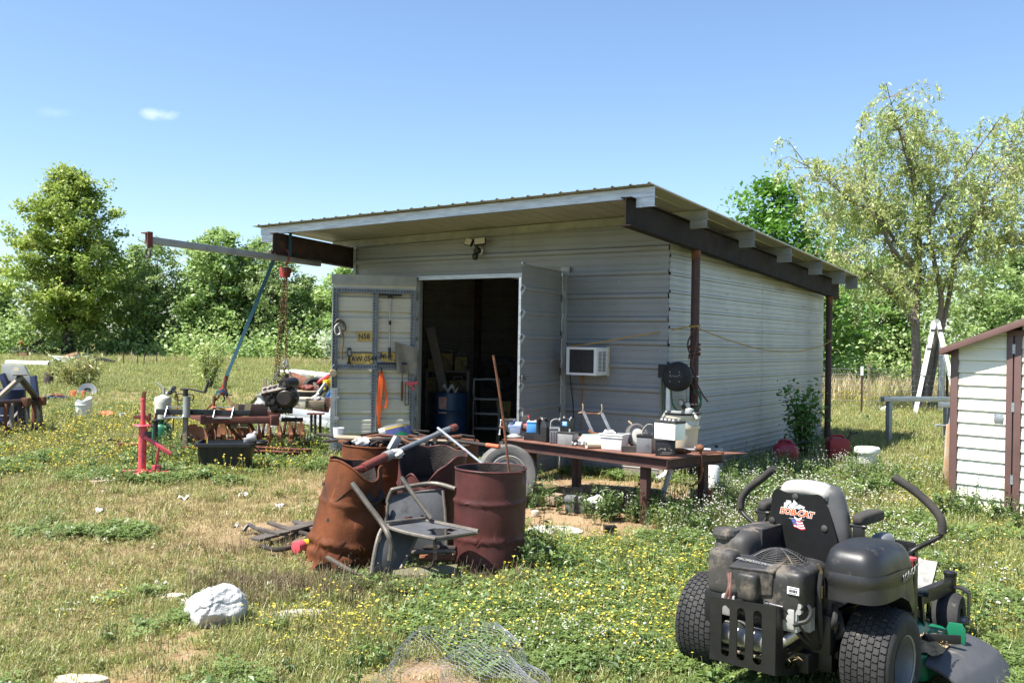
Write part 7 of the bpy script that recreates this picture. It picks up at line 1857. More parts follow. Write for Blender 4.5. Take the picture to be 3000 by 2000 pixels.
# drive wheels
RW,WW = .265,.245
tyre_p = [(.135,-.115),(.175,-.125),(.215,-.128),(.242,-.118),(.255,-.085),(.258,-.04),(.259,0),(.258,.04),(.255,.085),(.242,.118),(.215,.128),(.175,.125),(.135,.115)]
def tread():
    mb = MB(); nrow = 46; cols = 7
    for k in range(nrow):
        for j in range(cols):
            x0 = -.112+.224*j/cols; x1 = x0+.224/cols
            pts = []
            sk = .5*(j % 2)
            for (xx,q) in ((x0+.0022,.10),(x0+.010,.02),(x1 - .010,.12),(x1 - .0022,.04),(x1 - .0022,.80),(x1 - .012,.92),(x0+.012,.78),(x0+.0022,.88)):
                pts.append((xx,2*math.pi*(k+q+sk+.10*math.sin(j*2.1))/nrow))
            def rad(xx): return .2595 - .011*(abs(xx)/.112) ** 4
            base = [(xx,(rad(xx) - .004)*math.cos(a),(rad(xx) - .004)*math.sin(a)) for xx,a in pts]
            top = [(xx,(rad(xx)+.0065)*math.cos(a),(rad(xx)+.0065)*math.sin(a)) for xx,a in pts]
            m = len(pts)
            mb.add(base+top,[tuple(range(m,2*m))]+[(i,(i+1) % m,m+(i+1) % m,m+i) for i in range(m)])
    return mb.mesh('tread', MT['rubber'],0)
tread_me = tread()
for sx in (-1,1):
    w = obj('drive_wheel', MB().lathe(tyre_p,56,(0,0,0),'x'),MT['rubber'],mow,loc=(.52 if sx > 0 else -.43,0,RW),smooth=50)
    kind(obj('tread', tread_me,None,w),'stuff')
    out = sx
    obj('rim', MB().lathe([(.148,out*.122),(.138,out*.118),(.132,out*.095),(.130,out*.03),(.10,out*.018),(.06,out*.02),(.05,out*.045),(.0,out*.045)],40,(0,0,0),'x'),MT['rim_grey'],w)
    mb = MB()
    for k in range(4):
        a = R(45+90*k); mb.lathe([(.011,out*.018),(.011,out*.034),(0,out*.034)],6,(0,.07*math.cos(a),.07*math.sin(a)),'x')
    obj('wheel_nut', mb,MT['steel'],w)
# casters, forks and arms
for sx in (-1,1):
    x = sx*.42
    w = obj('caster_wheel', MB().lathe([(.075,-.075),(.11,-.085),(.145,-.078),(.162,-.05),(.167,.0),(.162,.05),(.145,.078),(.11,.085),(.075,.075)],40,(0,0,0),'x'),MT['rubber'],mow,loc=(x,1.38,.166),rot=(0,0,R(6)))
    obj('rim', MB().lathe([(.078,.075),(.07,.06),(.03,.05),(.0,.07)],24,(0,0,0),'x').lathe([(.078,-.075),(.07,-.06),(.03,-.05),(0,-.07)],24,(0,0,0),'x'),MT['mower_frame'],w)
    obj('axle', MB().tube([(-.125,0,0),(.125,0,0)],.012,8).tube([(.10,0,0),(.128,0,0)],.022,6).tube([(-.128,0,0),(-.10,0,0)],.022,6).tube([(.07,0,0),(.105,0,0)],.03,12),MT['steel'],w)
    path = [(-.115,.0,.0),(-.115,.015,.16),(-.1,.02,.18),(-.06,.03,.195),(.06,.03,.195),(.1,.02,.18),(.115,.015,.16),(.115,0,0)]
    mb = MB(); sm = bez(path,4)
    for k in range(len(sm) - 1): mb.bar(sm[k],sm[k+1]+(sm[k+1] - sm[k])*.12,.062,.011,(0,1,.001) if False else (sm[k+1] - sm[k]).cross(Vector((0,1,0))))
    obj('caster_fork', mb,MT['mower_black'],mow,loc=(x,1.38,.166),rot=(0,0,R(6)))
    obj('front_arm', MB().bar((sx*.34,.55,.37),(x,1.42,.365),.05,.085),MT['mower_frame'],mow,bevel=0.006)
    obj('spindle', MB().tube([(x,1.41,.315),(x,1.41,.43)],.035,16).lathe([(.038,.43),(.04,.435),(.04,.45),(.03,.458),(0,.458)],16,(x,1.41,0)),MT['mower_frame'],mow)
# main frame
for sx in (-1,1):
    obj('frame_rail', MB().box(sx*.24 - .03,sx*.24+.03,-.30,1.25,.20,.30).box(sx*.34 - .02,sx*.34+.02,-.15,.75,.26,.50),MT['mower_frame'],mow,bevel=0.006)
obj('frame_deck', MB().box(-.36,.36,-.25,.70,.30,.50).box(-.34,.34,-.18,.05,.19,.30),MT['mower_frame'],mow,bevel=0.01)
# rear guard: slotted plate, folded round to the right
def slot(cx,z0,z1,w):
    r = w/2; pts = []
    for k in range(9): a = R(180*k/8); pts.append((cx+r*math.cos(a),z1 - r+r*math.sin(a)))
    for k in range(9): a = R(180+180*k/8); pts.append((cx+r*math.cos(a),z0+r+r*math.sin(a)))
    return pts
XZ = Matrix(((1,0,0,0),(0,0,-1,0),(0,1,0,0),(0,0,0,1)))       # plate x,y -> x,z ; thickness towards -y
guard = obj('rear_guard', MB().plate([(-.155,.235),(.205,.235),(.205,.575),(-.155,.555)],[slot(-.070,.265,.525,.046),slot(.018,.265,.53,.046),slot(.108,.265,.535,.046)],.008,Matrix.Translation((0,-.525,0)) @ XZ),MT['mower_frame'],mow,smooth=25)
YZ = Matrix(((0,0,1,0),(1,0,0,0),(0,1,0,0),(0,0,0,1)))       # plate x,y -> y,z ; thickness along x
side_o = [(-.53,.235),(-.224,.166),(.062,.193),(.22,.30),(.22,.50),(.175,.50),(.156,.373),(.11,.32),(.037,.285),(-.078,.287),(-.157,.316),(-.317,.43),(-.44,.553),(-.53,.575)]
side_h1 = [(-.455,.468),(-.435,.482),(-.38,.462),(-.318,.388),(-.322,.375),(-.405,.333),(-.448,.336),(-.455,.345)]
side_h2 = [(-.436,.272),(-.275,.338),(-.25,.338),(-.19,.308),(-.183,.295),(-.183,.24),(-.258,.212),(-.42,.245)]
obj('guard_side', MB().plate(side_o,[side_h1,side_h2],.007,Matrix.Translation((.200,0,0)) @ YZ),MT['mower_frame'],mow,smooth=25)
obj('guard_side', MB().plate([(-.53,.235),(.05,.2),(.05,.32),(-.2,.33),(-.53,.555)],[],.007,Matrix.Translation((-.160,0,0)) @ YZ),MT['mower_frame'],mow,smooth=25)
mb = MB()
for y,z in ((-.047,.237),(.013,.232),(.052,.229)): mb.lathe([(.016,.2075),(.016,.218),(.0,.219)],6,(0,y,z),'x')
obj('bolt', mb,MT['steel'],mow)
# engine
en = obj('engine', superbox(MB(),(.095,-.26,.60),(.20,.21,.145),.32,.42,48,22),MT['mower_dusty'],mow,smooth=50)
obj('shroud_side', superbox(MB(),(.215,-.33,.635),(.09,.13,.105),.28,.35,36,18),MT['mower_dusty'],en,smooth=50)
obj('air_cleaner', MB().prism([(-.07,.575),(.155,.60),(.16,.71),(.13,.735),(-.055,.72),(-.075,.69)],-.48,-.36,'y'),MT['mower_dusty'],en,bevel=0.014,seg=3)
obj('air_cleaner_lid', MB().add([(-.09,-.48,.70),(.165,-.48,.712),(.17,-.34,.755),(-.075,-.34,.745),(-.085,-.485,.715),(.16,-.485,.727),(.165,-.34,.768),(-.07,-.34,.758)],[(3,2,1,0),(4,5,6,7),(0,1,5,4),(1,2,6,5),(2,3,7,6),(3,0,4,7)]),MT['mower_dusty'],en,bevel=0.008)
obj('cover_boss', superbox(MB(),(.035,-.485,.635),(.056,.045,.068),.3,.6,28,16),MT['mower_dusty'],en,smooth=50)
text_mesh('PROFESSIONAL', .03,MT['grey_light'],en,Matrix.Translation((.03,-.425,.7475)) @ Matrix.Rotation(R(15),4,'X') @ Matrix.Rotation(R(2),4,'Y'),.0004,'shroud_lettering', .0004,.25)
# fan screen: rings and spokes over a dark bowl
fc = (.09,-.27,.735)
obj('fan_bowl', MB().lathe([(.0,.0),(.125,.0),(.125,.004)],30,fc),MT['black_matte'],en)
mb = MB().lathe([(.155,-.02),(.158,.0),(.150,.012),(.138,.016),(.132,.008)],44,fc)
obj('fan_collar', mb,MT['mower_dusty'],en)
mb = MB()
for k in range(9):
    r = .030+k*.0125; z = .052*(1 - (r/.14) ** 2)+.012
    mb.tube([(fc[0]+r*math.cos(a),fc[1]+r*math.sin(a),fc[2]+z) for a in [2*math.pi*q/36 for q in range(36)]],.0034,5,closed=True)
for k in range(10):
    a = 2*math.pi*k/10
    mb.tube([(fc[0]+r*math.cos(a),fc[1]+r*math.sin(a),fc[2]+.052*(1 - (r/.14) ** 2)+.0135) for r in (.0,.05,.09,.138)],.0042,5)
mb.lathe([(.03,.055),(.028,.064),(.0,.066)],18,fc)
obj('fan_screen', mb,MT['mower_dusty'],en)
lb = obj('barcode_label', MB().box(.230,.292,-.468,-.4655,.632,.668),MT['white'],en)
mb = MB(); g = np.random.default_rng(5); x = .240
while x < .282: 
    wd = .0006+.0014*g.random(); mb.box(x,x+wd,-.4692,-.4684,.642,.656); x += wd+.0008+.001*g.random()
mb.box(.236,.285,-.4692,-.4684,.661,.6635).box(.236,.278,-.4692,-.4684,.636,.638)
obj('barcode', mb,MT['navy'],lb)
obj('lower_engine', MB().box(-.10,.19,-.40,-.12,.33,.53),MT['engine'],en,bevel=0.01)
obj('cylinder_head', MB().box(.185,.275,-.45,-.36,.44,.57).box(.195,.265,-.462,-.45,.455,.555),MT['alu'],en,bevel=0.014)
obj('cylinder_head', MB().box(-.14,-.06,-.46,-.36,.45,.56),MT['alu'],en,bevel=0.014)
obj('cooling_fin', MB().box(.18,.30,-.36,-.345,.43,.58).box(.18,.30,-.335,-.325,.43,.58).box(.18,.30,-.31,-.30,.43,.58),MT['alu'],en)
obj('muffler', MB().tube([(-.14,-.43,.36),(-.12,-.43,.36),(.15,-.43,.36),(.17,-.43,.36)],[.03,.062,.062,.03],22).tube([(.16,-.40,.35),(.24,-.36,.42)],.028,12).tube([(-.04,-.47,.385),(-.04,-.415,.385)],.052,20),MT['muffler'],en)
obj('heat_shield', MB().box(-.16,.20,-.47,-.30,.275,.288),mat('tan_shield', (.30,.25,.17),(.22,.17,.11),6,.7,.1,.2,50),en,bevel=0.004)
obj('breather_hose', MB().tube(bez([(-.15,-.36,.64),(-.10,-.44,.60),(-.11,-.46,.53),(-.06,-.47,.52),(.0,-.46,.52)],5),.011,8).tube(bez([(-.13,-.37,.65),(-.09,-.45,.6),(-.085,-.46,.54)],5),.009,8),MT['hose_brown'],en)
obj('throttle_bracket', MB().box(.11,.16,-.475,-.465,.555,.575).tube([(.12,-.48,.565),(.21,-.47,.56)],.006,6).lathe([(.012,-.485),(.012,-.47)],10,(.13,0,.568),'y'),MT['steel'],en)
obj('cable', MB().tube(bez([(.20,-.47,.56),(.26,-.44,.50),(.30,-.36,.40),(.31,-.25,.33)],6),.006,6).tube(bez([(.19,-.47,.555),(.24,-.45,.47),(.29,-.37,.38),(.305,-.26,.325)],6),.005,6),MT['black'],en)
obj('plug_lead', MB().tube(bez([(.30,-.40,.58),(.33,-.41,.55),(.32,-.43,.51),(.28,-.44,.49)],5),.011,8).tube([(.28,-.44,.49),(.255,-.45,.48)],.015,8),MT['black'],en)
obj('plug_boss', MB().tube([(.285,-.455,.575),(.285,-.43,.575)],.014,10).tube([(.285,-.455,.548),(.285,-.43,.548)],.014,10),MT['alu'],en)
obj('fuel_hose', MB().tube(bez([(.33,-.30,.72),(.325,-.31,.60),(.32,-.28,.45),(.30,-.22,.34)],5),.014,8).tube(bez([(.36,-.20,.55),(.38,-.25,.48),(.33,-.2,.42)],5),.016,8).tube(bez([(.36,-.16,.50),(.4,-.2,.42),(.34,-.16,.37)],5),.016,8),MT['black_matte'],en)
obj('brass_fitting', MB().tube([(.33,-.305,.66),(.33,-.30,.73)],.010,10).tube([(.33,-.30,.73),(.315,-.31,.765)],.008,8).tube([(.328,-.305,.60),(.33,-.305,.66)],.014,10),mat('brass', (.22,.17,.08),(.16,.12,.06),12,.4,.8,.1,60),en)
obj('oil_filler', MB().lathe([(.02,.40),(.045,.46),(.05,.475),(.0,.475)],16,(.345,-.18,0)),MT['mower_dusty'],en)
# fenders: hood over the right wheel, tank over the left
def fender_fn(x,y,z):
    k = 1+.10*max(0,-z) - .14*max(0,z) ** 2
    zz = z - .14*max(0,y)*(z > 0)
    return (x*k - .05*z,y*(1+.06*max(0,-z)),zz)
def fender_cut(x,y):
    d = math.hypot(y - .02,0)
    return .60 - .13*smooth01((y - .02)/.20) if y > .02 else .60
fd = obj('fender', superbox(MB(),(.455,-.0,.645),(.158,.285,.22),.42,.5,64,36,fender_cut,fender_fn),MT['mower_black'],mow,smooth=60)
rd = MB()
def ridge(u,v):
    th = 2*math.pi*u
    cx = math.copysign(abs(math.cos(th)) ** .55,math.cos(th)); cy = math.copysign(abs(math.sin(th)) ** .55,math.sin(th))
    z = .735 - .115*v; k = 1.0+.07*math.sin(math.pi*min(1,v*1.6))*.4
    return (.4535+.1595*cx*k,.0+.288*cy*k,z - .03*cy*(cy > 0))
obj('fender_band', MB().surf(ridge,64,8,True),MT['mower_black'],fd,smooth=60)
text_mesh('BOB-CAT', .052,MT['grey_light'],fd,Matrix.Translation((.621,.12,.70)) @ Matrix.Rotation(R(7),4,'X') @ Matrix.Rotation(R(90),4,'Z') @ Matrix.Rotation(R(90),4,'X'),.0015,'lettering', .0008)
tk = obj('fuel_tank', superbox(MB(),(-.255,.12,.66),(.125,.30,.165),.38,.40,52,28,None,lambda x,y,z: (x*(1 - .12*z) - .05*z*0,y,z*(1 - .12*(x < 0)*abs(x)*(z > 0)))),MT['mower_tank'],mow,smooth=55)
obj('tank_shoulder', superbox(MB(),(-.265,-.17,.61),(.085,.09,.125),.35,.45,30,18),MT['mower_tank'],tk,smooth=55)
obj('tank_neck', MB().lathe([(.075,.70),(.06,.745),(.055,.775)],22,(-.30,-.12,0)),MT['mower_tank'],tk)
obj('tank_cap', MB().lathe([(.06,.775),(.075,.78),(.078,.80),(.07,.825),(.035,.83),(0,.83)],12,(-.30,-.12,0)),MT['mower_tank'],tk,smooth=20)
obj('bracket', MB().box(-.155,-.135,-.02,.22,.56,.83).box(-.20,-.15,.0,.03,.79,.825).box(-.20,-.15,.10,.13,.79,.825),MT['mower_dusty'],tk,bevel=0.004)
# seat
def seat_ring(u,v):
    th = 2*math.pi*u; z = .52+.56*v
    hw = .235 - .075*max(.0,(z - .78)/.30) ** 1.7 - .02*max(0,(.66 - z)/.14)
    k = 1.0 if v < .90 else math.sqrt(max(0,1 - ((v - .90)/.10) ** 2))
    c_ = math.copysign(abs(math.cos(th)) ** .7,math.cos(th)); s_ = math.copysign(abs(math.sin(th)) ** .8,math.sin(th))
    return (hw*(.6+.4*k)*c_,.295+(.07+.012*math.sin(3*v))*k*s_+.02*v,z)
sb = obj('seat_back', MB().surf(seat_ring,56,34,True),MT['vinyl_dark'],mow,smooth=60)
def roll(u,v):
    th = 2*math.pi*u; x = -.185+.30*v+.02
    e = 1 - max(0,(abs(v - .5) - .42)/.08) ** 2*.7
    return (x,.305+.088*e*math.cos(th),1.035+.052*e*math.sin(th) - .02*(v - .5) ** 2*4)
obj('headroll', MB().surf(roll,26,18,True),MT['vinyl'],sb,smooth=60)
obj('seat_cushion', superbox(MB(),(0,.58,.56),(.25,.26,.07),.5,.45,40,16),MT['vinyl_dark'],mow,smooth=60)
plate_o = [(-.215,.49),(-.214,.70),(-.207,.90),(-.196,1.0),(-.183,1.022),(-.165,1.03),(-.10,1.012),(-.03,1.008),(.03,1.018),(.075,1.026),(.100,1.018),(.122,.985),(.155,.90),(.19,.79),(.205,.70),(.20,.49)]
sp = obj('seat_plate', MB().plate(plate_o,[],.006,Matrix.Translation((0,.222,0)) @ XZ),MT['seat_plate'],mow,smooth=25)
mb = MB()
for x,z in ((-.055,.997),(-.195,.845),(.118,.842)): mb.lathe([(.019,.216),(.019,.211),(.012,.208),(.0,.207)],12,(x,0,z),'y')
obj('bolt', mb,MT['steel_dark'],sp)
FL = .2145
PT = Matrix.Translation((0,FL,0)) @ Matrix(((1,0,0,0),(0,0,-1,0),(0,1,0,0),(0,0,0,1)))
m_or = mat('logo_orange', (.80,.11,.02),None,5,.45,0,0); m_wh = mat('logo_white', (.80,.80,.78),None,5,.45,0,0)
m_fb = mat('flag_blue', (.05,.075,.30),None,5,.45,0,0); m_fr = mat('flag_red', (.45,.03,.04),None,5,.45,0,0)
LT = PT @ Matrix.Translation((-.047,.906,0)) @ Matrix.Rotation(R(-1.5),4,'Z')
text_mesh('BOB-CAT', .046,m_wh,sp,LT @ Matrix.Translation((0,0,.0004)) @ Matrix.Diagonal((1.02,1,1,1)),.0002,'lettering_outline', .0042,.18)
text_mesh('BOB-CAT', .046,m_or,sp,LT @ Matrix.Translation((0,0,.0012)) @ Matrix.Diagonal((1.02,1,1,1)),.0003,'lettering', .0016,.18)
def flat(mb,poly,off): 
    mb.add([tuple(PT @ Vector((a,b_,off))) for a,b_ in poly],[tuple(range(len(poly)))])
    return mb
mb = MB()      # emblem: white head in jagged tufts above the name
for poly in ([(-.124,.928),(-.122,.955),(-.105,.962),(-.112,.970),(-.085,.972),(-.078,.962),(-.100,.945),(-.105,.930)],
             [(-.098,.930),(-.090,.948),(-.066,.964),(-.066,.986),(-.052,.968),(-.040,.958),(-.058,.945),(-.070,.930)],
             [(-.066,.932),(-.052,.944),(-.030,.956),(-.012,.950),(.004,.945),(-.004,.938),(-.020,.936),(-.030,.930)],
             [(-.012,.934),(.004,.932),(.010,.922),(-.006,.926)],
             [(-.060,.888),(-.058,.874),(-.046,.866),(-.030,.866),(-.018,.874),(-.014,.888),(-.022,.882),(-.034,.876),(-.046,.878)],
             [(-.050,.866),(-.046,.860),(-.043,.866)],[(-.040,.864),(-.036,.857),(-.033,.864)],[(-.030,.865),(-.026,.859),(-.023,.867)]):
    flat(mb,poly,.0004)
obj('emblem', mb,m_wh,sp,smooth=0)
mb_r,mb_w,mb_b,mb_s = MB(),MB(),MB(),MB()
def fpt(u,v):
    return (-.079+.066*u+.022*v,.866 - .046*v - .003*u+.004*math.sin(6*u+1))
for k in range(7):
    mbx = mb_r if k % 2 == 0 else mb_w
    u0 = .42 if k < 4 else .0
    for q in range(6):
        a,b_ = u0+(1 - u0)*q/6,u0+(1 - u0)*(q+1)/6
        flat(mbx,[fpt(a,(k+1)/7),fpt(b_,(k+1)/7),fpt(b_,k/7),fpt(a,k/7)],.0006)
for q in range(4): flat(mb_b,[fpt(.42*q/4,.57),fpt(.42*(q+1)/4,.57),fpt(.42*(q+1)/4,0),fpt(.42*q/4,0)],.0006)
for i in range(4):
    for j in range(3):
        a,b_ = fpt(.05+.1*i,.1+.18*j); flat(mb_s,[(a - .001,b_),(a,b_ - .001),(a+.001,b_),(a,b_+.001)],.001)
fl = obj('flag_sticker', mb_b,m_fb,sp,smooth=0); obj('stripe', mb_r,m_fr,fl,smooth=0); obj('stripe', mb_w,m_wh,fl,smooth=0); obj('star', mb_s,m_wh,fl,smooth=0)
text_mesh('MADE WITH PRIDE IN THE U.S.A.', .0062,m_wh,sp,PT @ Matrix.Translation((-.045,.872,.0006)),.0001,'small_lettering')
# side brackets, armrests, levers
obj('seat_bracket', MB().plate([(.17,.60),(.38,.60),(.38,.79),(.29,.79),(.20,.74),(.17,.70)],[],.006,Matrix.Translation((.262,0,0)) @ YZ),MT['mower_frame'],mow)
obj('seat_bracket', MB().plate([(.17,.60),(.38,.60),(.38,.87),(.30,.87),(.20,.80),(.17,.70)],[],.006,Matrix.Translation((-.262,0,0)) @ YZ),MT['mower_frame'],mow)
for sx in (-1,1):
    ar = obj('armrest', superbox(MB(),(sx*.285,.42,.905),(.042,.17,.033),.5,.55,30,14,None,lambda x,y,z: (x,y,z - .5*(y > 0)*y*y*.6)),MT['foam'],mow,smooth=60)
    obj('arm_post', MB().box(sx*.285 - .028,sx*.285+.028,.26,.30,.76,.885).tube([(sx*.285 - .045,.27,.872),(sx*.285+.045,.27,.872)],.012,8),MT['mower_frame'],ar,bevel=0.004)
levers = {1: [(.46,.30,.62),(.45,.58,.70),(.57,.62,.79),(.61,.63,.83),(.605,.63,.90),(.56,.63,.965),(.46,.62,1.05),(.355,.60,1.115)],
          -1: [(-.40,.30,.60),(-.42,.58,.66),(-.58,.62,.765),(-.62,.63,.81),(-.61,.63,.875),(-.56,.63,.945),(-.47,.62,1.015),(-.385,.60,1.085)]}
for sx in (1,-1):
    P = levers[sx]
    lv = obj('steering_lever', MB().tube(bez(P[:5],6),.013,10),MT['mower_frame'],mow)
    obj('grip', MB().tube(bez(P[3:],6),.024,12),MT['foam'],lv)
    e = Vector(P[-1]); d_ = (Vector(P[-1]) - Vector(P[-2])).normalized()
    obj('end_cap', MB().tube([e,e+d_*.008],.017,12),MT['steel_dark'],lv)
# control pod, knob, footpan
obj('control_pod', superbox(MB(),(.33,.50,.66),(.055,.12,.15),.6,.6,28,16),MT['rim_grey'],mow,smooth=60)
obj('control_trim', MB().box(.375,.41,.54,.62,.66,.74),MT['black'],mow,bevel=0.01)
obj('knob', MB().lathe([(.0,.0),(.012,.0),(.012,.03),(.028,.035),(.03,.05),(.0,.055)],16,(.50,.47,.655)),MT['red'],mow)
obj('tower', MB().box(.43,.47,.62,.68,.3,.72).box(.34,.46,.66,.675,.66,.75),MT['mower_frame'],mow,bevel=0.005)
obj('foot_pan', MB().box(-.34,.34,.72,1.28,.32,.345).add([(-.34,1.28,.33),(.34,1.28,.33),(.34,1.42,.50),(-.34,1.42,.50),(-.34,1.30,.32),(.34,1.30,.32),(.34,1.44,.49),(-.34,1.44,.49)],[(0,1,2,3),(7,6,5,4),(0,4,5,1),(1,5,6,2),(2,6,7,3),(3,7,4,0)]),MT['mower_frame'],mow)
obj('height_linkage', MB().bar((.44,.45,.50),(.45,.80,.30),.02,.04).bar((.46,.75,.44),(.46,.80,.24),.025,.03).tube([(.42,.78,.44),(.50,.78,.44)],.015,8),MT['mower_frame'],mow)
# cutting deck with chute
dk = obj('cutting_deck', MB().prism([(-.62,.40),(-.55,.34),(.55,.34),(.62,.40),(.62,.72),(.60,.90),(.50,1.02),(.30,1.06),(-.30,1.06),(-.50,1.02),(-.62,.90)],.07,.215),MT['green_deck'],mow,bevel=0.015)
obj('deck_dirt', MB().surf(lambda u,v: (.46+.22*u - .02*v,.38+.36*v,.228+.03*math.sin(math.pi*u)*math.sin(math.pi*v)+.006*math.sin(20*u+13*v)),16,16),MT['clippings'],dk,smooth=60)
obj('pulley_cover', MB().frus(.28,.46,.62,.84,.216,.28,-.03),MT['green_deck'],dk,bevel=0.015)
obj('chute_bracket', MB().prism([(.60,.24),(.63,.33),(.70,.335),(.72,.30),(.72,.22)],.70,.71,'y').bar((.58,.60,.25),(.70,.74,.255),.05,.012),MT['green_deck'],dk,bevel=0.004)
obj('hinge_arm', MB().bar((.56,.52,.265),(.72,.62,.27),.012,.05).tube([(.57,.505,.27),(.57,.53,.27)],.02,10),MT['mower_frame'],dk,bevel=0.004)
obj('deck_bolt', MB().lathe([(.014,.215),(.014,.235),(0,.235)],6,(.565,.44,0)).lathe([(.016,.0),(.016,.012),(0,.012)],6,(.60,.50,.22)),MT['steel'],dk)
def chute(u,v,o=0.0):
    # u outwards, v along the deck side
    y = .335+.53*v+.10*u*v
    x = .605+(.24+.06*math.sin(math.pi*v))*u+.05*v
    if v < .25: x += .02*(.25 - v)*4*(1 - u)
    z = .245 - .055*u - .085*u*u - .055*max(0,u - .72)/.28*.9 - .03*(1 - v)*(1 - u) - .05*max(0,.2 - v)*5*.6
    return (x,y,z - o)
mb = MB().surf(lambda u,v: chute(u,v),24,24).surf(lambda u,v: chute(1 - u,v,.012),24,24)
cz = obj('discharge_chute', mb,MT['chute'],mow,smooth=50)
mb = MB()
for e in range(4):
    P = [chute(k/20,0) if e == 0 else chute(1,k/20) if e == 1 else chute(1 - k/20,1) if e == 2 else chute(0,1 - k/20) for k in range(21)]
    vs = []; 
    for p in P: vs += [p,(p[0],p[1],p[2] - .013)]
    mb.add(vs,[(2*i,2*i+1,2*i+3,2*i+2) for i in range(20)])
obj('chute_edge', mb,MT['chute'],cz)
text_mesh('BOB-CAT', .045,MT['black'],cz,Matrix.Translation((.775,.66,.178)) @ Matrix.Rotation(R(80),4,'Z') @ Matrix.Rotation(R(-22),4,'X'),.0012,'lettering', .0006)
# dried clippings caught on the mower
mb = MB(); g = np.random.default_rng(8)
for zone,n in (((.46,.68,.36,.76,.245),120),((-.3,.3,.3,.68,.505),60),((-.05,.3,-.5,-.2,.30),50),((.35,.6,-.2,.2,.50),30)):
    for i in range(n):
        x,y,z = g.uniform(zone[0],zone[1]),g.uniform(zone[2],zone[3]),zone[4]+.012*g.random(); a = g.uniform(0,6.28); L_ = g.uniform(.008,.03); c_,s_ = math.cos(a)*L_,math.sin(a)*L_
        mb.add([(x - c_,y - s_,z),(x+s_*.12,y - c_*.12,z+.003),(x+c_,y+s_,z+.006*g.random()),(x - s_*.12,y+c_*.12,z+.004)],[(0,1,2,3)])
kind(obj('clipping', mb,MT['clippings'],mow,smooth=0),'stuff')
# ---------------------------------------------------------------- small cream shed at the right
S2X,S2Y = 4.93,10.47
S2R = math.atan2(-.737,.675)
s2 = thing('garden_shed', 'small cream metal shed with brown trim at the right edge', 'shed', (S2X,S2Y,-.03),S2R)
S2M = Matrix.Translation((S2X,S2Y,-.03)) @ Matrix.Rotation(S2R,4,'Z')
def s2top(x): return 1.80+.385*min(x,2.4 - x)
def lap_profile(z0,z1,pitch=0.1365):
    pr = []; z = z0
    while z < z1:
        pr += [(z,.022),(z+.004,.022),(z+pitch*.33,.016),(z+pitch*.335,.018),(z+pitch*.62,.010),(z+pitch*.625,.012),(z+pitch - .012,.0),(z+pitch - .001,-.002)]
        z += pitch
    return [p for p in pr if p[0] <= z1]
def strip(x0,x1,z0=0.02):
    """one lapped board after another, each a part"""
    pitch = .1365; z = z0; k = 0
    while z < s2top((x0+x1)/2)+.25:
        zt = min(z+pitch,9)
        mb = MB(); n = 8; vs = []; fs = []
        for dz,d in ((.0,.0),(.0,.024),(.006,.024),(pitch*.34,.017),(pitch*.35,.0195),(pitch*.66,.010),(pitch*.67,.0125),(pitch - .004,.002)):
            for i in range(n):
                x = x0+(x1 - x0)*i/(n - 1)
                vs.append((x,-d - .003*(math.sin(3.1*i+k)*(k % 3 == 1)),min(z+dz,s2top(x) - .015)))
        for r in range(7):
            for i in range(n - 1): fs.append((r*n+i,r*n+i+1,(r+1)*n+i+1,(r+1)*n+i))
        obj('lap_board', mb.add(vs,fs),MT['shed_cream'],s2,smooth=20)
        z += pitch; k += 1
strip(.065,.575); strip(.72,1.19); strip(1.26,1.70); strip(1.85,2.34)
obj('corner_trim', MB().box(-.005,.068,-.035,-.026,0,s2top(.03) - .01).box(-.012,-.005,-.035,.04,0,s2top(0) - .02),MT['shed_brown'],s2,bevel=0.003)
obj('corner_trim', MB().box(2.335,2.41,-.035,-.026,0,s2top(2.37) - .01),MT['shed_brown'],s2,bevel=0.003)
for x0,x1 in ((.572,.638),(.652,.722),(1.19,1.222),(1.226,1.262),(1.70,1.765),(1.78,1.85)):
    obj('door_trim', MB().box(x0,x1,-.036,-.026,.0,1.93 if .6 < x0 < 1.8 else 1.93),MT['shed_brown'],s2,bevel=0.003)
obj('door_gap', MB().box(.636,.654,-.02,-.015,.0,1.96),MT['black_matte'],s2)
obj('lintel', MB().box(.572,1.85,-.037,-.0265,1.931,1.99),MT['shed_brown'],s2,bevel=0.003)
for z in (.35,1.12,1.74): obj('hinge', MB().box(.632,.662,-.042,-.0365,z,z+.10),MT['galv'],s2)
ob = obj('door_patch', MB().box(.455,.545,-.034,-.0275,.995,1.085),MT['galv'],s2,bevel=0.004)
obj('patch_bolt', MB().lathe([(.006,-.034),(0,-.038)],8,(.465,0,1.005),'y').lathe([(.006,-.034),(0,-.038)],8,(.535,0,1.005),'y').lathe([(.006,-.034),(0,-.038)],8,(.535,0,1.075),'y').lathe([(.006,-.034),(0,-.038)],8,(.465,0,1.075),'y'),MT['steel_dark'],ob)
for x in (.605,.687): obj('screw', MB().lathe([(.006,-.037),(0,-.04)],8,(x,0,.55),'y').lathe([(.006,-.037),(0,-.04)],8,(x,0,1.12),'y'),MT['steel_dark'],s2)
for y0,y1 in ((.0,1.8),):
    obj('wall', MB().add([(.0,y0,0),(.0,y1,0),(.0,y1,1.78),(.0,y0,1.78)],[(0,1,2,3)]).add([(2.4,y0,0),(2.4,y1,0),(2.4,y1,1.78),(2.4,y0,1.78)],[(0,1,2,3)]).add([(0,y1,0),(2.4,y1,0),(2.4,y1,1.8),(1.2,y1,2.25),(0,y1,1.8)],[(0,1,2,3,4)]),MT['shed_cream'],s2)
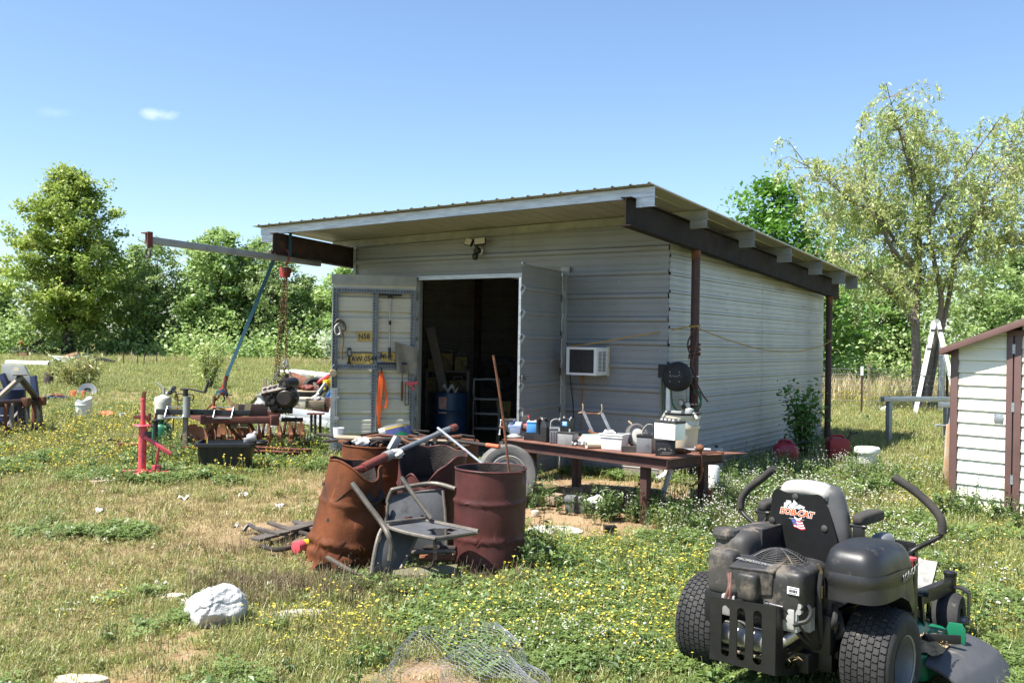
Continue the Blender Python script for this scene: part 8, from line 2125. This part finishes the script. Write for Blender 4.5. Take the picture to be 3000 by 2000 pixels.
for sx in (0,1):
    def rp(x,y,z): return (x if not sx else 2.4 - x,y,z)
    a = -.07; ze = 1.80+.385*a+.012
    obj('roof', MB().add([rp(a,-.17,ze),rp(1.2,-.17,2.274),rp(1.2,1.9,2.274),rp(a,1.9,ze),rp(a,-.17,ze - .014),rp(1.2,-.17,2.26),rp(1.2,1.9,2.26),rp(a,1.9,ze - .014)],[(0,1,2,3),(7,6,5,4),(0,4,5,1),(2,6,7,3),(3,7,4,0),(1,5,6,2)]),MT['galv'],s2)
    obj('roof_trim', MB().add([rp(a - .01,-.185,ze - .004),rp(1.2,-.185,2.27),rp(1.2,-.185,2.19),rp(a - .01,-.185,ze - .075),rp(a - .01,-.172,ze - .004),rp(1.2,-.172,2.27),rp(1.2,-.172,2.19),rp(a - .01,-.172,ze - .075)],[(0,1,2,3),(7,6,5,4),(0,4,5,1),(2,6,7,3),(3,7,4,0),(1,5,6,2)]).add([rp(a - .012,-.185,ze - .003),rp(a - .012,1.9,ze - .003),rp(a - .012,1.9,ze - .07),rp(a - .012,-.185,ze - .07)],[(0,1,2,3)]),MT['shed_brown'],s2,bevel=0.004)
# orange-stained board by the little shed, grey post stub
single('stained_board', MB().bar((0,0,-.02),(.05,.0,.78),.085,.04,(0,1,0)),MT['board_orange'],'weathered board with orange rust stains standing at the corner of the cream shed', 'board', (5.58,12.0,.0),0,bevel=0.004)
single('fence_rail_end', MB().box(-.02,.3,-.03,.03,.16,.24),MT['wood'],'short pale board end poking out behind the stained board', 'board', (5.66,12.1,0),0,bevel=0.004)
# sawhorses of galvanised tube
t = thing('steel_rack', 'grey square-tube rack with two legs, the longer one in the open', 'rack', (7.45,17.4,.0),R(28))
obj('top_rail', MB().bar((-.80,0,.815),(1.15,0,.79),.09,.09),MT['galv'],t,bevel=0.008)
for x in (-.62,.95): obj('leg', MB().bar((x,0,.0),(x,0,.765),.085,.085),MT['galv_dull'],t,bevel=0.006)
t = thing('steel_rack', 'grey square-tube rack partly hidden behind the cream shed', 'rack', (7.5,15.9,.0),R(10))
obj('top_rail', MB().bar((-.25,0,.80),(1.8,0,.80),.10,.09),MT['galv'],t,bevel=0.008)
for x in (-.02,1.5): obj('leg', MB().bar((x - .08,0,.0),(x,0,.75),.085,.085),MT['galv_dull'],t,bevel=0.006)
world_single('thin_rod', MB().tube([(6.95,15.3,.50),(8.0,15.7,.47)],.012,8).tube([(6.93,15.29,.50),(7.0,15.32,.50)],.022,8),MT['alu'],'thin bright rod reaching out from behind the cream shed', 'rod')
# white folding ladder
t = thing('folding_ladder', 'tall white aluminium folding ladder standing open by the willow', 'ladder', (11.28,25.0,.0),R(-19))
Hh = 2.48
for k,(x0,x1) in enumerate(((-.46,-.03),(.62,.05))):
    for y in (-.18,.18):
        obj('rail', MB().bar((x0,y*1.15,.0),(x1,y,Hh),.035,.075,(1,0,0)),MT['white_bright'],t)
        obj('rail_sleeve', MB().bar((x0+(x1 - x0)*.42,y*1.12 - .012,Hh*.42),(x1,y - .012,Hh),.05,.09,(1,0,0)),MT['white_bright'],t)
    for q in range(8):
        f_ = (q+.6)/8.3
        obj('rung', MB().tube([(x0+(x1 - x0)*f_,-.2,Hh*f_),(x0+(x1 - x0)*f_,.2,Hh*f_)],.022,8),MT['alu'],t)
    for q in (.47,.70,.9): obj('catch', MB().box(x0+(x1 - x0)*q - .05,x0+(x1 - x0)*q+.05,-.23,-.19,Hh*q - .03,Hh*q+.03),MT['steel_dark'],t)
obj('hinge', MB().tube([(.02,-.22,Hh),(.02,.22,Hh)],.06,12),MT['galv_dull'],t)
single('steel_pipe', MB().tube([(0,0,0),(0,0,1.92)],.085,16),MT['galv'],'grey steel pipe standing upright between the ladder legs', 'pipe', (12.2,26.6,0))
single('grey_cabinet', MB().box(-.2,.2,-.15,.15,0,.42),MT['galv_dull'],'small grey box at the foot of the willow behind the rack', 'box', (12.1,24.6,0),R(10),bevel=0.01)
# wire fence
fn = thing('wire_fence', 'low wire mesh fence with thin posts along the field edge', 'fence', (9.3,26.5,.0),0)
fa = Vector((-1.2,.6,0)); fb = Vector((9.5,-.6,0)); fd_ = fb - fa
for i in range(6):
    p = fa+fd_*(i/5)
    obj('fence_post', MB().box(p.x - .03,p.x+.03,p.y - .02,p.y+.02,0,1.28),MT['pipe_rust'] if i != 1 else MT['wood'],fn)
mb = MB()
for k in range(8): mb.tube([fa+Vector((0,0,.08+.15*k)),fb+Vector((0,0,.08+.15*k))],.005,3,caps=False)
n = 66
for i in range(n+1):
    p = fa+fd_*(i/n); mb.tube([p+Vector((0,0,.05)),p+Vector((0,0,1.13))],.004,3,caps=False)
kind(obj('mesh_wire', mb,MT['wire'],fn,smooth=0),'stuff')
t = thing('marker_stake', 'thin rusty stake with a white top standing before the wire fence', 'stake', (9.35,25.0,.0))
obj('stake', MB().box(-.02,.02,-.02,.02,0,1.0),MT['pipe_rust'],t)
obj('top', MB().box(-.028,.028,-.028,.028,1.0,1.24),MT['white'],t)
single('field_stone', rock((0,0,.08),(.17,.13,.12),5,40,24),MT['rock'],'pale stone in the grass before the wire fence', 'stone', (10.2,25.4,0),0)
# fuel cans, bucket with lid, vacuum hood
t = thing('fuel_can', 'red plastic fuel can with a black spout, by the far shed post', 'fuel can', (5.08,14.55,.0),R(6))
obj('body', MB().prism([(-.165,.0),(.165,.0),(.17,.02),(.168,.28),(.12,.335),(-.02,.35),(-.13,.34),(-.168,.30)],-.09,.09,'y'),MT['red_dark'],t,bevel=0.018,seg=3)
obj('handle', MB().tube(bez([(-.11,0,.33),(-.09,0,.37),(.0,0,.38),(.08,0,.37),(.10,0,.33)],5),.02,8),MT['red_dark'],t)
obj('spout', MB().tube(bez([(.13,0,.30),(.18,0,.35),(.22,0,.41),(.2,0,.44)],4),.02,8).tube([(.20,0,.39),(.33,.0,.43)],.014,8),MT['black'],t)
t = thing('fuel_can', 'rounded red fuel can in the shade against the side of the shed', 'fuel can', (4.07,13.85,.0),R(-20))
obj('body', superbox(MB(),(0,0,.13),(.19,.16,.20),.6,.6,36,22,.0),MT['red_dark'],t,smooth=60)
obj('handle', MB().tube(bez([(-.1,0,.29),(-.07,0,.35),(.06,0,.35),(.1,0,.28)],5),.022,8),MT['red_dark'],t)
obj('spout', MB().tube(bez([(.12,.02,.27),(.2,.03,.33),(.34,.03,.36)],5),.018,8),MT['black'],t)
t = thing('white_bucket', 'squat white bucket with a wide rim in the grass beside the shed', 'bucket', (5.16,13.55,.0))
obj('body', MB().lathe([(0,0),(.125,0),(.14,.25)],26),MT['white'],t)
obj('rim', MB().lathe([(.14,.225),(.175,.235),(.182,.26),(.175,.30),(.16,.312),(.14,.30),(.12,.285),(.0,.28)],30),MT['white'],t)
obj('grime', MB().lathe([(.145,.306),(.11,.292),(.02,.286)],20),MT['wood'],t)
world_single('stepping_board', MB().bar((5.4,14.9,.01),(6.0,15.1,.02),.16,.02),MT['wood_grey'],'grey board flat in the shaded grass right of the fuel can', 'board')

# ---------------------------------------------------------------- chicken wire tangled on the foreground grass
def wire_pt(u,v):
    """crumpled roll of netting"""
    ang = R(195 - 210*u)
    x = -.28+.34*math.cos(ang)*(.85+.35*v)+.12*v*u+.025*math.sin(11*v+5*u)
    y = 5.42 - .62*v+.14*math.sin(ang)+.02*math.sin(9*u)
    z = -.10+.03+(.24+.05*math.sin(3*v+1))*max(.0,math.sin(math.pi*u)) ** .7*(.75 - .35*v)+.02*math.sin(17*u+7*v) - .10*math.exp(-((u - .42)/.10) ** 2)*(1 - v)
    return Vector((x,y,z))
mb = MB()
def hexnet(fn,nu,nv,r=0.0013):
    for i in range(nu):
        for j in range(nv):
            o_ = .5*(j % 2)
            a = fn((i+o_)/(nu+.5),(j+.0)/nv); b_ = fn((i+o_)/(nu+.5),(j+.45)/nv)
            c1 = fn((i+o_+.5)/(nu+.5),(j+1.0)/nv); c2 = fn((i+o_ - .5)/(nu+.5),(j+1.0)/nv)
            mb.tube([a,b_],r*1.5,3,caps=False); mb.tube([b_,c1],r,3,caps=False)
            if i+o_ - .5 >= 0: mb.tube([b_,c2],r,3,caps=False)
hexnet(wire_pt,30,16,.0008)
def wire2(u,v):
    ang = R(190 - 200*u)
    return Vector((-.16+.20*math.cos(ang)*(1+.3*v)+.14*v,5.08 - .42*v+.10*math.sin(ang),-.075+.16*max(0,math.sin(math.pi*u)) ** .8*(1 - .3*v)+.01*math.sin(19*u+5*v)))
hexnet(wire2,26,12,.0008)
world_single('chicken_wire', mb,MT['wire'],'crumpled roll of chicken wire lying on the foreground grass', 'wire netting', smooth=0)
# ---------------------------------------------------------------- grass, flowers, weeds: what nobody could count
LF_grass = leaf_mat('grass_blade', (.16,.205,.045),(.26,.285,.08),(.33,.315,.11),.40,nscale=4,k=1.15)
LF_lush = leaf_mat('lush_blade', (.125,.195,.038),(.19,.25,.058),(.24,.275,.075),.42,nscale=4,k=1.2)
LF_straw = leaf_mat('straw_blade', (.46,.36,.17),(.36,.29,.11),(.52,.43,.23),.3,nscale=4,k=0.82)
LF_clover = leaf_mat('clover_leaf', (.085,.155,.032),(.14,.205,.05),(.17,.22,.06),.38,nscale=6,k=1.15)
LF_dead = leaf_mat('dead_stalk', (.20,.145,.075),(.30,.23,.12),(.13,.10,.05),.2,nscale=6,k=0.85)
M_petal = leaf_mat('yellow_petal', (.66,.50,.02),(.72,.60,.07),None,.3,k=1)
M_white_petal = leaf_mat('white_petal', (.78,.78,.70),(.66,.64,.55),None,.3,k=0.85)
protos = bpy.data.collections.new('growth_shapes')

def blades(name,n,h,w,spread,lean,seed,m,flat=0.0):
    g = np.random.default_rng(seed); mb = MB()
    for i in range(n):
        a = g.uniform(0,6.283); r = spread*math.sqrt(g.random()); x,y = r*math.cos(a),r*math.sin(a)
        L_ = h*g.uniform(.45,1.15); b_ = g.uniform(0,6.283); ln = lean*g.uniform(.3,1.2)+flat
        dx,dy = math.cos(b_),math.sin(b_); sx,sy = -dy*w/2,dx*w/2
        p1 = (x+dx*L_*.28*ln,y+dy*L_*.28*ln,L_*.55*(1 - .5*flat)); p2 = (x+dx*L_*.8*ln,y+dy*L_*.8*ln,L_*(1 - .75*flat - .18*ln))
        mb.add([(x - sx,y - sy,-.01),(x+sx,y+sy,-.01),(p1[0]+sx*.8,p1[1]+sy*.8,p1[2]),(p1[0] - sx*.8,p1[1] - sy*.8,p1[2]),p2],[(0,1,2,3),(3,2,4)])
    return mb.mesh(name,m,0)
def leafy(name,n,h,size,spread,seed,m,stems=5,aspect=0.5,ms=None):
    g = np.random.default_rng(seed); mb = MB(); P = []
    for s_ in range(stems):
        a = g.uniform(0,6.283); r = spread*g.uniform(.2,1); hh = h*g.uniform(.6,1.1)
        x,y = r*math.cos(a),r*math.sin(a)
        mb.tube([(x*.3,y*.3,-.01),(x*.8,y*.8,hh*.6),(x,y,hh)],[.003,.0022,.0012],3,caps=False)
        for k in range(n // stems):
            t = g.uniform(.15,1.02); P.append((x*(.3+.7*t)+g.normal()*size*.55,y*(.3+.7*t)+g.normal()*size*.55,max(.01,hh*t)))
    V = quad_leaves(np.array(P),size,aspect,.0,.6,seed)
    b0 = len(mb.v); mb.v.extend([tuple(p) for p in V]); nq = len(V) // 4
    for i in range(nq): mb.f.append([b0+4*i+q for q in range(4)]); mb.fm.append(0)
    return mb.mesh(name,m,0)
def clover(name,n,seed):
    g = np.random.default_rng(seed); mb = MB()
    for i in range(n):
        a = g.uniform(0,6.283); r = .07*math.sqrt(g.random()); x,y,z = r*math.cos(a),r*math.sin(a),g.uniform(.03,.075)
        t0 = g.uniform(0,6.283); tx,ty = g.normal()*.3,g.normal()*.3; s_ = g.uniform(.009,.014)
        for k in range(3):
            b_ = t0+k*2.094; c_,d_ = math.cos(b_),math.sin(b_)
            def q(u,v): 
                px_,py_ = c_*u - d_*v,d_*u+c_*v
                return (x+px_,y+py_,z+tx*px_+ty*py_)
            mb.add([q(0,0),q(s_*.9,-s_*.6),q(s_*1.6,0),q(s_*.9,s_*.6)],[(0,1,2,3)])
    return mb.mesh(name,m=None,smooth=0) if False else mb.mesh(name,LF_clover,0)
def flowers(name,n,h,r,spread,seed,petal,ball=False):
    g = np.random.default_rng(seed); mb = MB()
    for i in range(n):
        a = g.uniform(0,6.283); q = spread*math.sqrt(g.random()); x,y = q*math.cos(a),q*math.sin(a); hh = h*g.uniform(.55,1.15)
        tx,ty = g.normal()*.25,g.normal()*.25; X,Y = x+tx*hh*.4,y+ty*hh*.4
        mb.k = 0; mb.tube([(x,y,-.01),(x+(X - x)*.4,y+(Y - y)*.4,hh*.55),(X,Y,hh)],.0013,3,caps=False)
        mb.k = 1; rr = r*g.uniform(.75,1.2)
        if ball: mb.lathe([(0,-rr*.6),(rr*.8,-rr*.2),(rr,rr*.2),(rr*.6,rr*.7),(0,rr*.8)],7,(X,Y,hh))
        else:
            vs = [(X,Y,hh - rr*.25)]
            for k in range(10):
                b_ = 2*math.pi*k/10; w = rr*(1.0 if k % 2 == 0 else .62)
                px_,py_ = w*math.cos(b_),w*math.sin(b_); vs.append((X+px_,Y+py_,hh+tx*px_+ty*py_+.12*rr))
            mb.add(vs,[(0,1+k,1+(k+1) % 10) for k in range(10)])
    return mb.mesh(name,[LF_grass,petal],0)

def shape(name,me):
    o = bpy.data.objects.new(name,me); protos.objects.link(o); return o
def scatter(name,label,cat,meshes,pts,scl,seed,tilt=0.12):
    """one object of points; geometry nodes set a shape on every point"""
    g = np.random.default_rng(seed); n = len(pts)
    col = bpy.data.collections.new(name+'_shapes')
    for i,m_ in enumerate(meshes):
        o = bpy.data.objects.new('%s_shape' % name,m_); col.objects.link(o)
    me = bpy.data.meshes.new(name)
    me.vertices.add(n); me.vertices.foreach_set('co', pts.reshape(-1).astype(np.float32))
    rot = np.stack([g.normal(size=n)*tilt,g.normal(size=n)*tilt,g.uniform(0,6.283,n)],1).astype(np.float32)
    a = me.attributes.new('turn', 'FLOAT_VECTOR', 'POINT'); a.data.foreach_set('vector', rot.reshape(-1))
    a = me.attributes.new('size', 'FLOAT', 'POINT'); a.data.foreach_set('value', np.asarray(scl,np.float32))
    a = me.attributes.new('pick', 'INT', 'POINT'); a.data.foreach_set('value', g.integers(0,len(meshes),n).astype(np.int32))
    me.update()
    ob = bpy.data.objects.new(name,me); COL.objects.link(ob)
    ng = bpy.data.node_groups.new(name,'GeometryNodeTree')
    ng.interface.new_socket('Geometry', in_out='INPUT', socket_type='NodeSocketGeometry'); ng.interface.new_socket('Geometry', in_out='OUTPUT', socket_type='NodeSocketGeometry')
    N = ng.nodes; L = ng.links
    gi = N.new('NodeGroupInput'); go_ = N.new('NodeGroupOutput')
    ci = N.new('GeometryNodeCollectionInfo'); ci.inputs['Collection'].default_value = col; ci.inputs['Separate Children'].default_value = True; ci.inputs['Reset Children'].default_value = True
    ip = N.new('GeometryNodeInstanceOnPoints'); ip.inputs['Pick Instance'].default_value = True
    def attr(nm,dt):
        q = N.new('GeometryNodeInputNamedAttribute'); q.data_type = dt; q.inputs['Name'].default_value = nm
        return next(o for o in q.outputs if o.enabled and o.name == 'Attribute')
    L.new(gi.outputs[0],ip.inputs['Points']); L.new(ci.outputs[0],ip.inputs['Instance'])
    L.new(attr('pick', 'INT'),ip.inputs['Instance Index']); L.new(attr('turn', 'FLOAT_VECTOR'),ip.inputs['Rotation']); L.new(attr('size', 'FLOAT'),ip.inputs['Scale'])
    L.new(ip.outputs[0],go_.inputs[0])
    md = ob.modifiers.new('scatter', 'NODES'); md.node_group = ng
    kind(tag(ob,label,cat),'stuff')
    return ob

def height_at(x,y):
    """ground height by looking it up in the lawn sheet"""
    i = np.clip(np.searchsorted(gx,x) - 1,0,len(gx) - 2); j = np.clip(np.searchsorted(gy,y) - 1,0,len(gy) - 2)
    fx = (x - gx[i])/(gx[i+1] - gx[i]); fy = (y - gy[j])/(gy[j+1] - gy[j])
    return GZ[j,i]*(1 - fx)*(1 - fy)+GZ[j,i+1]*fx*(1 - fy)+GZ[j+1,i]*(1 - fx)*fy+GZ[j+1,i+1]*fx*fy
cs_,sn_ = math.cos(-SHR),math.sin(-SHR)
def free(x,y):
    """not under the shed floor, the small shed or the mower's wheels"""
    u = (x - SHX)*cs_ - (y - SHY)*sn_; v = (x - SHX)*sn_+(y - SHY)*cs_
    ok = ~((u > -5.5) & (u < .03) & (v > -.02) & (v < 6.9))
    c2,s2_ = math.cos(-S2R),math.sin(-S2R)
    u = (x - S2X)*c2 - (y - S2Y)*s2_; v = (x - S2X)*s2_+(y - S2Y)*c2
    ok &= ~((u > -.02) & (u < 2.42) & (v > -.02) & (v < 1.85))
    for cx,cy,r in ((-.155,7.6,.27),(-1.37,7.58,.27),(-.73,8.33,.27),(-1.31,8.92,.27),(-1.17,9.75,.27),(-.6,9.12,.27),(-1.87,5.98,.17),(-3.68,12.18,.25),(-5.32,14.28,.14)):
        ok &= (x - cx) ** 2+(y - cy) ** 2 > r*r
    cm,sm_ = math.cos(R(42.1)),math.sin(R(42.1))
    u = (x - 1.52)*cm - (y - 5.123)*sm_; v = (x - 1.52)*sm_+(y - 5.123)*cm
    ok &= ~((np.abs(np.abs(u) - .5) < .13) & (np.abs(v) < .16))
    ok &= ~((np.abs(u) < .66) & (v > .32) & (v < 1.08)) & ~((u > .55) & (u < .9) & (v > .3) & (v < .95))
    return ok
BANDS = ((4.2,6.2,950),(6.2,9.0,620),(9.0,14.0,330),(14.0,24.0,130),(24.0,40.0,46),(40.0,78.0,13))
def candidates(g,mul,y_max=99):
    out = []
    for y0,y1,dens in BANDS:
        if y0 >= y_max: break
        w0 = .60*y1+1.2
        n = int(2*w0*(y1 - y0)*dens*mul)
        x = g.uniform(-w0,w0,n); y = g.uniform(y0,y1,n)
        k = np.abs(x) < .60*y+1.2
        out.append(np.stack([x[k],y[k],np.full(k.sum(),math.sqrt(950/dens) ** .48)],1))
    P = np.concatenate(out); return P[free(P[:,0],P[:,1])]
def place(P,keep,jitter,g):
    P = P[keep]; z = height_at(P[:,0],P[:,1])
    return np.stack([P[:,0],P[:,1],z],1),P[:,2]*g.uniform(1 - jitter,1+jitter,len(P))

g = np.random.default_rng(101)
P = candidates(g,1.0); x,y = P[:,0],P[:,1]
ba,lu,cm_ = bare_mask(x,y),lush_mask(x,y),char_shade_mask(x,y)
pr_ = np.clip((lu*1.15)*(1 - 1.02*ba)*(1 - cm_),0,1)
pts,sc_ = place(P,g.random(len(P)) < pr_,.35,g)
scatter('grass', 'short green and yellowish grass over the yard and the field', 'grass', [blades('grass_tuft', 17,.05,.0046,.065,1.0,1,LF_grass),blades('grass_tuft', 15,.065,.005,.07,.9,2,LF_grass),blades('grass_tuft', 18,.045,.006,.08,1.1,3,LF_lush),leafy('grass_tuft', 30,.05,.017,.07,9,LF_grass,5,.4),blades('grass_tuft', 10,.10,.0045,.05,.7,4,LF_grass)],pts,sc_*.95,11)
P = candidates(g,.85); x,y = P[:,0],P[:,1]
ba,lu,cm_ = bare_mask(x,y),lush_mask(x,y),char_shade_mask(x,y)
pr_ = np.clip((1.08 - lu)*(1 - .80*ba)*(1 - cm_)*np.where(y < 30,.95,.6),0,1)
pr_ = np.where(y > 20,pr_*.5,pr_)
pts,sc_ = place(P,g.random(len(P)) < pr_,.35,g)
scatter('dry_grass', 'straw-coloured dry grass on the worn parts of the yard', 'grass', [blades('straw_tuft', 14,.05,.0045,.07,1.0,5,LF_straw,.55),blades('straw_tuft', 12,.045,.0045,.09,1.0,6,LF_straw,.8),blades('straw_tuft', 9,.075,.004,.05,.9,7,LF_straw,.25)],pts,sc_,12)
P = candidates(g,.55,14); x,y = P[:,0],P[:,1]
ba,lu = bare_mask(x,y),lush_mask(x,y)
cl_ = fbm(x,y,1.1,71)+.45*blob(x,y,.3,5.8,.9,.6)+.2*blob(x,y,1.5,8,2,1.5)
pts,sc_ = place(P,(g.random(len(P)) < np.clip((cl_ - .50)*5,0,1)) & (ba < .4) & (lu > .35),.3,g)
scatter('clover', 'patches of green clover in the near lawn', 'clover', [clover('clover_patch', 26,1),clover('clover_patch', 22,2)],pts,sc_,13)
P = candidates(g,.30,40); x,y = P[:,0],P[:,1]
ba,lu = bare_mask(x,y),lush_mask(x,y)
fl_ = fbm(x,y,1.6,81)*.55+.55*blob(x,y,-5.6,13.5,2.8,3.5)+.4*blob(x,y,-7.5,18,4,4)+.42*blob(x,y,.9,6.4,1.3,1.4)+.35*blob(x,y,-1.2,5.9,.8,.6)+.3*blob(x,y,3.6,7.4,1.4,1.2)+.35*blob(x,y,.7,8.2,1,.7)+.6*blob(x,y,10.5,29,5,3)+.22*blob(x,y,-1.9,7.1,.6,.4) - .35*blob(x,y,-3,9,2.4,1.6)
pts,sc_ = place(P,(g.random(len(P)) < np.clip((fl_ - .40+.55*(fbm(x,y,.5,133) - .5))*2.0,0,.8)) & (ba < .5),.3,g)
scatter('yellow_wildflowers', 'small yellow buttercup flowers scattered through the grass', 'wildflowers', [flowers('buttercup', 4,.14,.0085,.10,1,M_petal),flowers('buttercup', 5,.11,.008,.11,2,M_petal),flowers('buttercup', 3,.17,.009,.07,3,M_petal)],pts,sc_*.95,14)
P = candidates(g,.28,40); x,y = P[:,0],P[:,1]
ba = bare_mask(x,y)
fl_ = fbm(x,y,1.2,91)*.45+.55*blob(x,y,2.6,8.7,1.3,1.6)+.4*blob(x,y,3.4,10.4,1.2,1.5)+.35*blob(x,y,.45,5.8,.6,.6)+.35*blob(x,y,4.8,13,1.2,1.4)+.35*blob(x,y,-4.5,17.5,1.2,1.2)
pts,sc_ = place(P,(g.random(len(P)) < np.clip((fl_ - .38+.5*(fbm(x,y,.45,143) - .5))*1.6,0,.6)) & (ba < .5),.3,g)
scatter('white_wildflowers', 'small white flowers and clover heads in the grass', 'wildflowers', [flowers('white_flower', 4,.13,.0075,.09,4,M_white_petal,True),flowers('white_flower', 7,.17,.0055,.10,5,M_white_petal,True),flowers('white_flower', 2,.10,.010,.08,6,M_white_petal,True)],pts,sc_,15)
# low broad weeds
P = candidates(g,.10,24); x,y = P[:,0],P[:,1]
lu = lush_mask(x,y); ba = bare_mask(x,y)
w_d = np.clip((lu - .45)*1.2,0,.5)
pts,sc_ = place(P,(g.random(len(P)) < w_d) & (ba < .35),.4,g)
scatter('broadleaf_weeds', 'low broad-leaved weeds among the grass', 'weeds', [leafy('weed', 40,.085,.026,.07,1,LF_weed),leafy('weed', 34,.11,.03,.06,2,LF_weed),leafy('weed', 44,.07,.02,.08,3,LF_lush)],pts,sc_,16)
# taller weeds by the bench, the drums, the shed wall and the harrow
def clump(cx,cy,rx,ry,n,rot=0):
    a = g.normal(size=(n,2)); c_,s_ = math.cos(R(rot)),math.sin(R(rot))
    return np.stack([cx+a[:,0]*rx*c_ - a[:,1]*ry*s_,cy+a[:,0]*rx*s_+a[:,1]*ry*c_],1)
Q = np.concatenate([clump(.26,7.5,.12,.16,24),clump(.95,9.6,.22,.14,18,-40),clump(1.6,9.2,.3,.15,26,-40),clump(2.0,9.9,.3,.3,26),clump(2.55,10.4,.35,.3,60),clump(2.95,11.2,.3,.4,40,50),clump(3.5,12.3,.25,.5,40,-35),clump(.33,10.2,.12,.2,14),clump(-5.0,12.6,.5,.5,36),clump(-4.3,12.9,.4,.2,20),clump(-3.3,14.4,.4,.3,30),clump(-2.9,15.4,.5,.5,36),clump(-3.5,16.5,.5,.5,26),clump(4.5,11.9,.4,.4,36),clump(5.1,10.2,.3,.25,40),clump(5.55,9.7,.3,.25,30),clump(3.0,14.0,.3,.8,30,-35),clump(-9.2,19.3,.2,.15,10),clump(-5.25,14.0,.25,.1,12)])
Q = Q[free(Q[:,0],Q[:,1])]
pts = np.stack([Q[:,0],Q[:,1],height_at(Q[:,0],Q[:,1])],1)
scatter('tall_weeds', 'knee-high leafy weeds round the bench, the drums and the shed wall', 'weeds', [leafy('tall_weed', 60,.30,.05,.10,11,LF_weed,5,.36),leafy('tall_weed', 54,.24,.06,.09,12,LF_weed,4,.42),leafy('tall_weed', 70,.40,.045,.12,13,LF_weed,6,.3),leafy('tall_weed', 46,.20,.04,.09,14,LF_lush,5,.45)],pts,g.uniform(.6,1.15,len(pts)),17)
Q = np.concatenate([clump(2.5,10.2,.5,.5,60),clump(2.2,9.2,.5,.4,60),clump(3.2,11.3,.4,.5,46,40),clump(4.4,12.6,.5,.4,40)])
Q = Q[free(Q[:,0],Q[:,1])]
pts = np.stack([Q[:,0],Q[:,1],height_at(Q[:,0],Q[:,1])],1)
scatter('fleabane', 'tall sprays of tiny white flowers beside the shed and the bench', 'wildflowers', [flowers('fleabane', 12,.34,.008,.11,7,M_white_petal,True),flowers('fleabane', 9,.26,.007,.09,8,M_white_petal,True)],pts,g.uniform(.7,1.1,len(pts)),18)
Q = np.concatenate([clump(-1.35,6.95,.35,.16,120),clump(-.95,6.75,.4,.2,90),clump(-1.75,6.6,.25,.3,60),clump(-.25,7.05,.3,.12,50),clump(-2.2,8.0,.4,.2,26),clump(-1.9,6.9,.25,.2,40)])
Q = Q[free(Q[:,0],Q[:,1])]
pts = np.stack([Q[:,0],Q[:,1],height_at(Q[:,0],Q[:,1])],1)
scatter('dead_weeds', 'brown dead weeds before the leaning drum and the tipped chair', 'weeds', [blades('dead_tuft', 22,.17,.0032,.06,1.0,21,LF_dead),leafy('dead_tuft', 44,.17,.014,.09,22,LF_dead,9,.4),blades('dead_tuft', 16,.11,.003,.09,1.3,23,LF_dead,.3)],pts,g.uniform(.6,1.15,len(pts)),19)
Q = np.concatenate([np.stack([g.uniform(7.5,21,900),g.uniform(29,42,900)],1),clump(-14,61,14,2.5,200)])
pts = np.stack([Q[:,0],Q[:,1],height_at(Q[:,0],Q[:,1])],1)
scatter('tall_hay', 'tall pale hay beyond the wire fence and along the far field', 'grass', [blades('hay_tuft', 26,.75,.02,.25,.6,31,LF_straw),blades('hay_tuft', 22,.55,.02,.28,.7,32,LF_reed)],pts,g.uniform(.6,1.2,len(pts)),20)
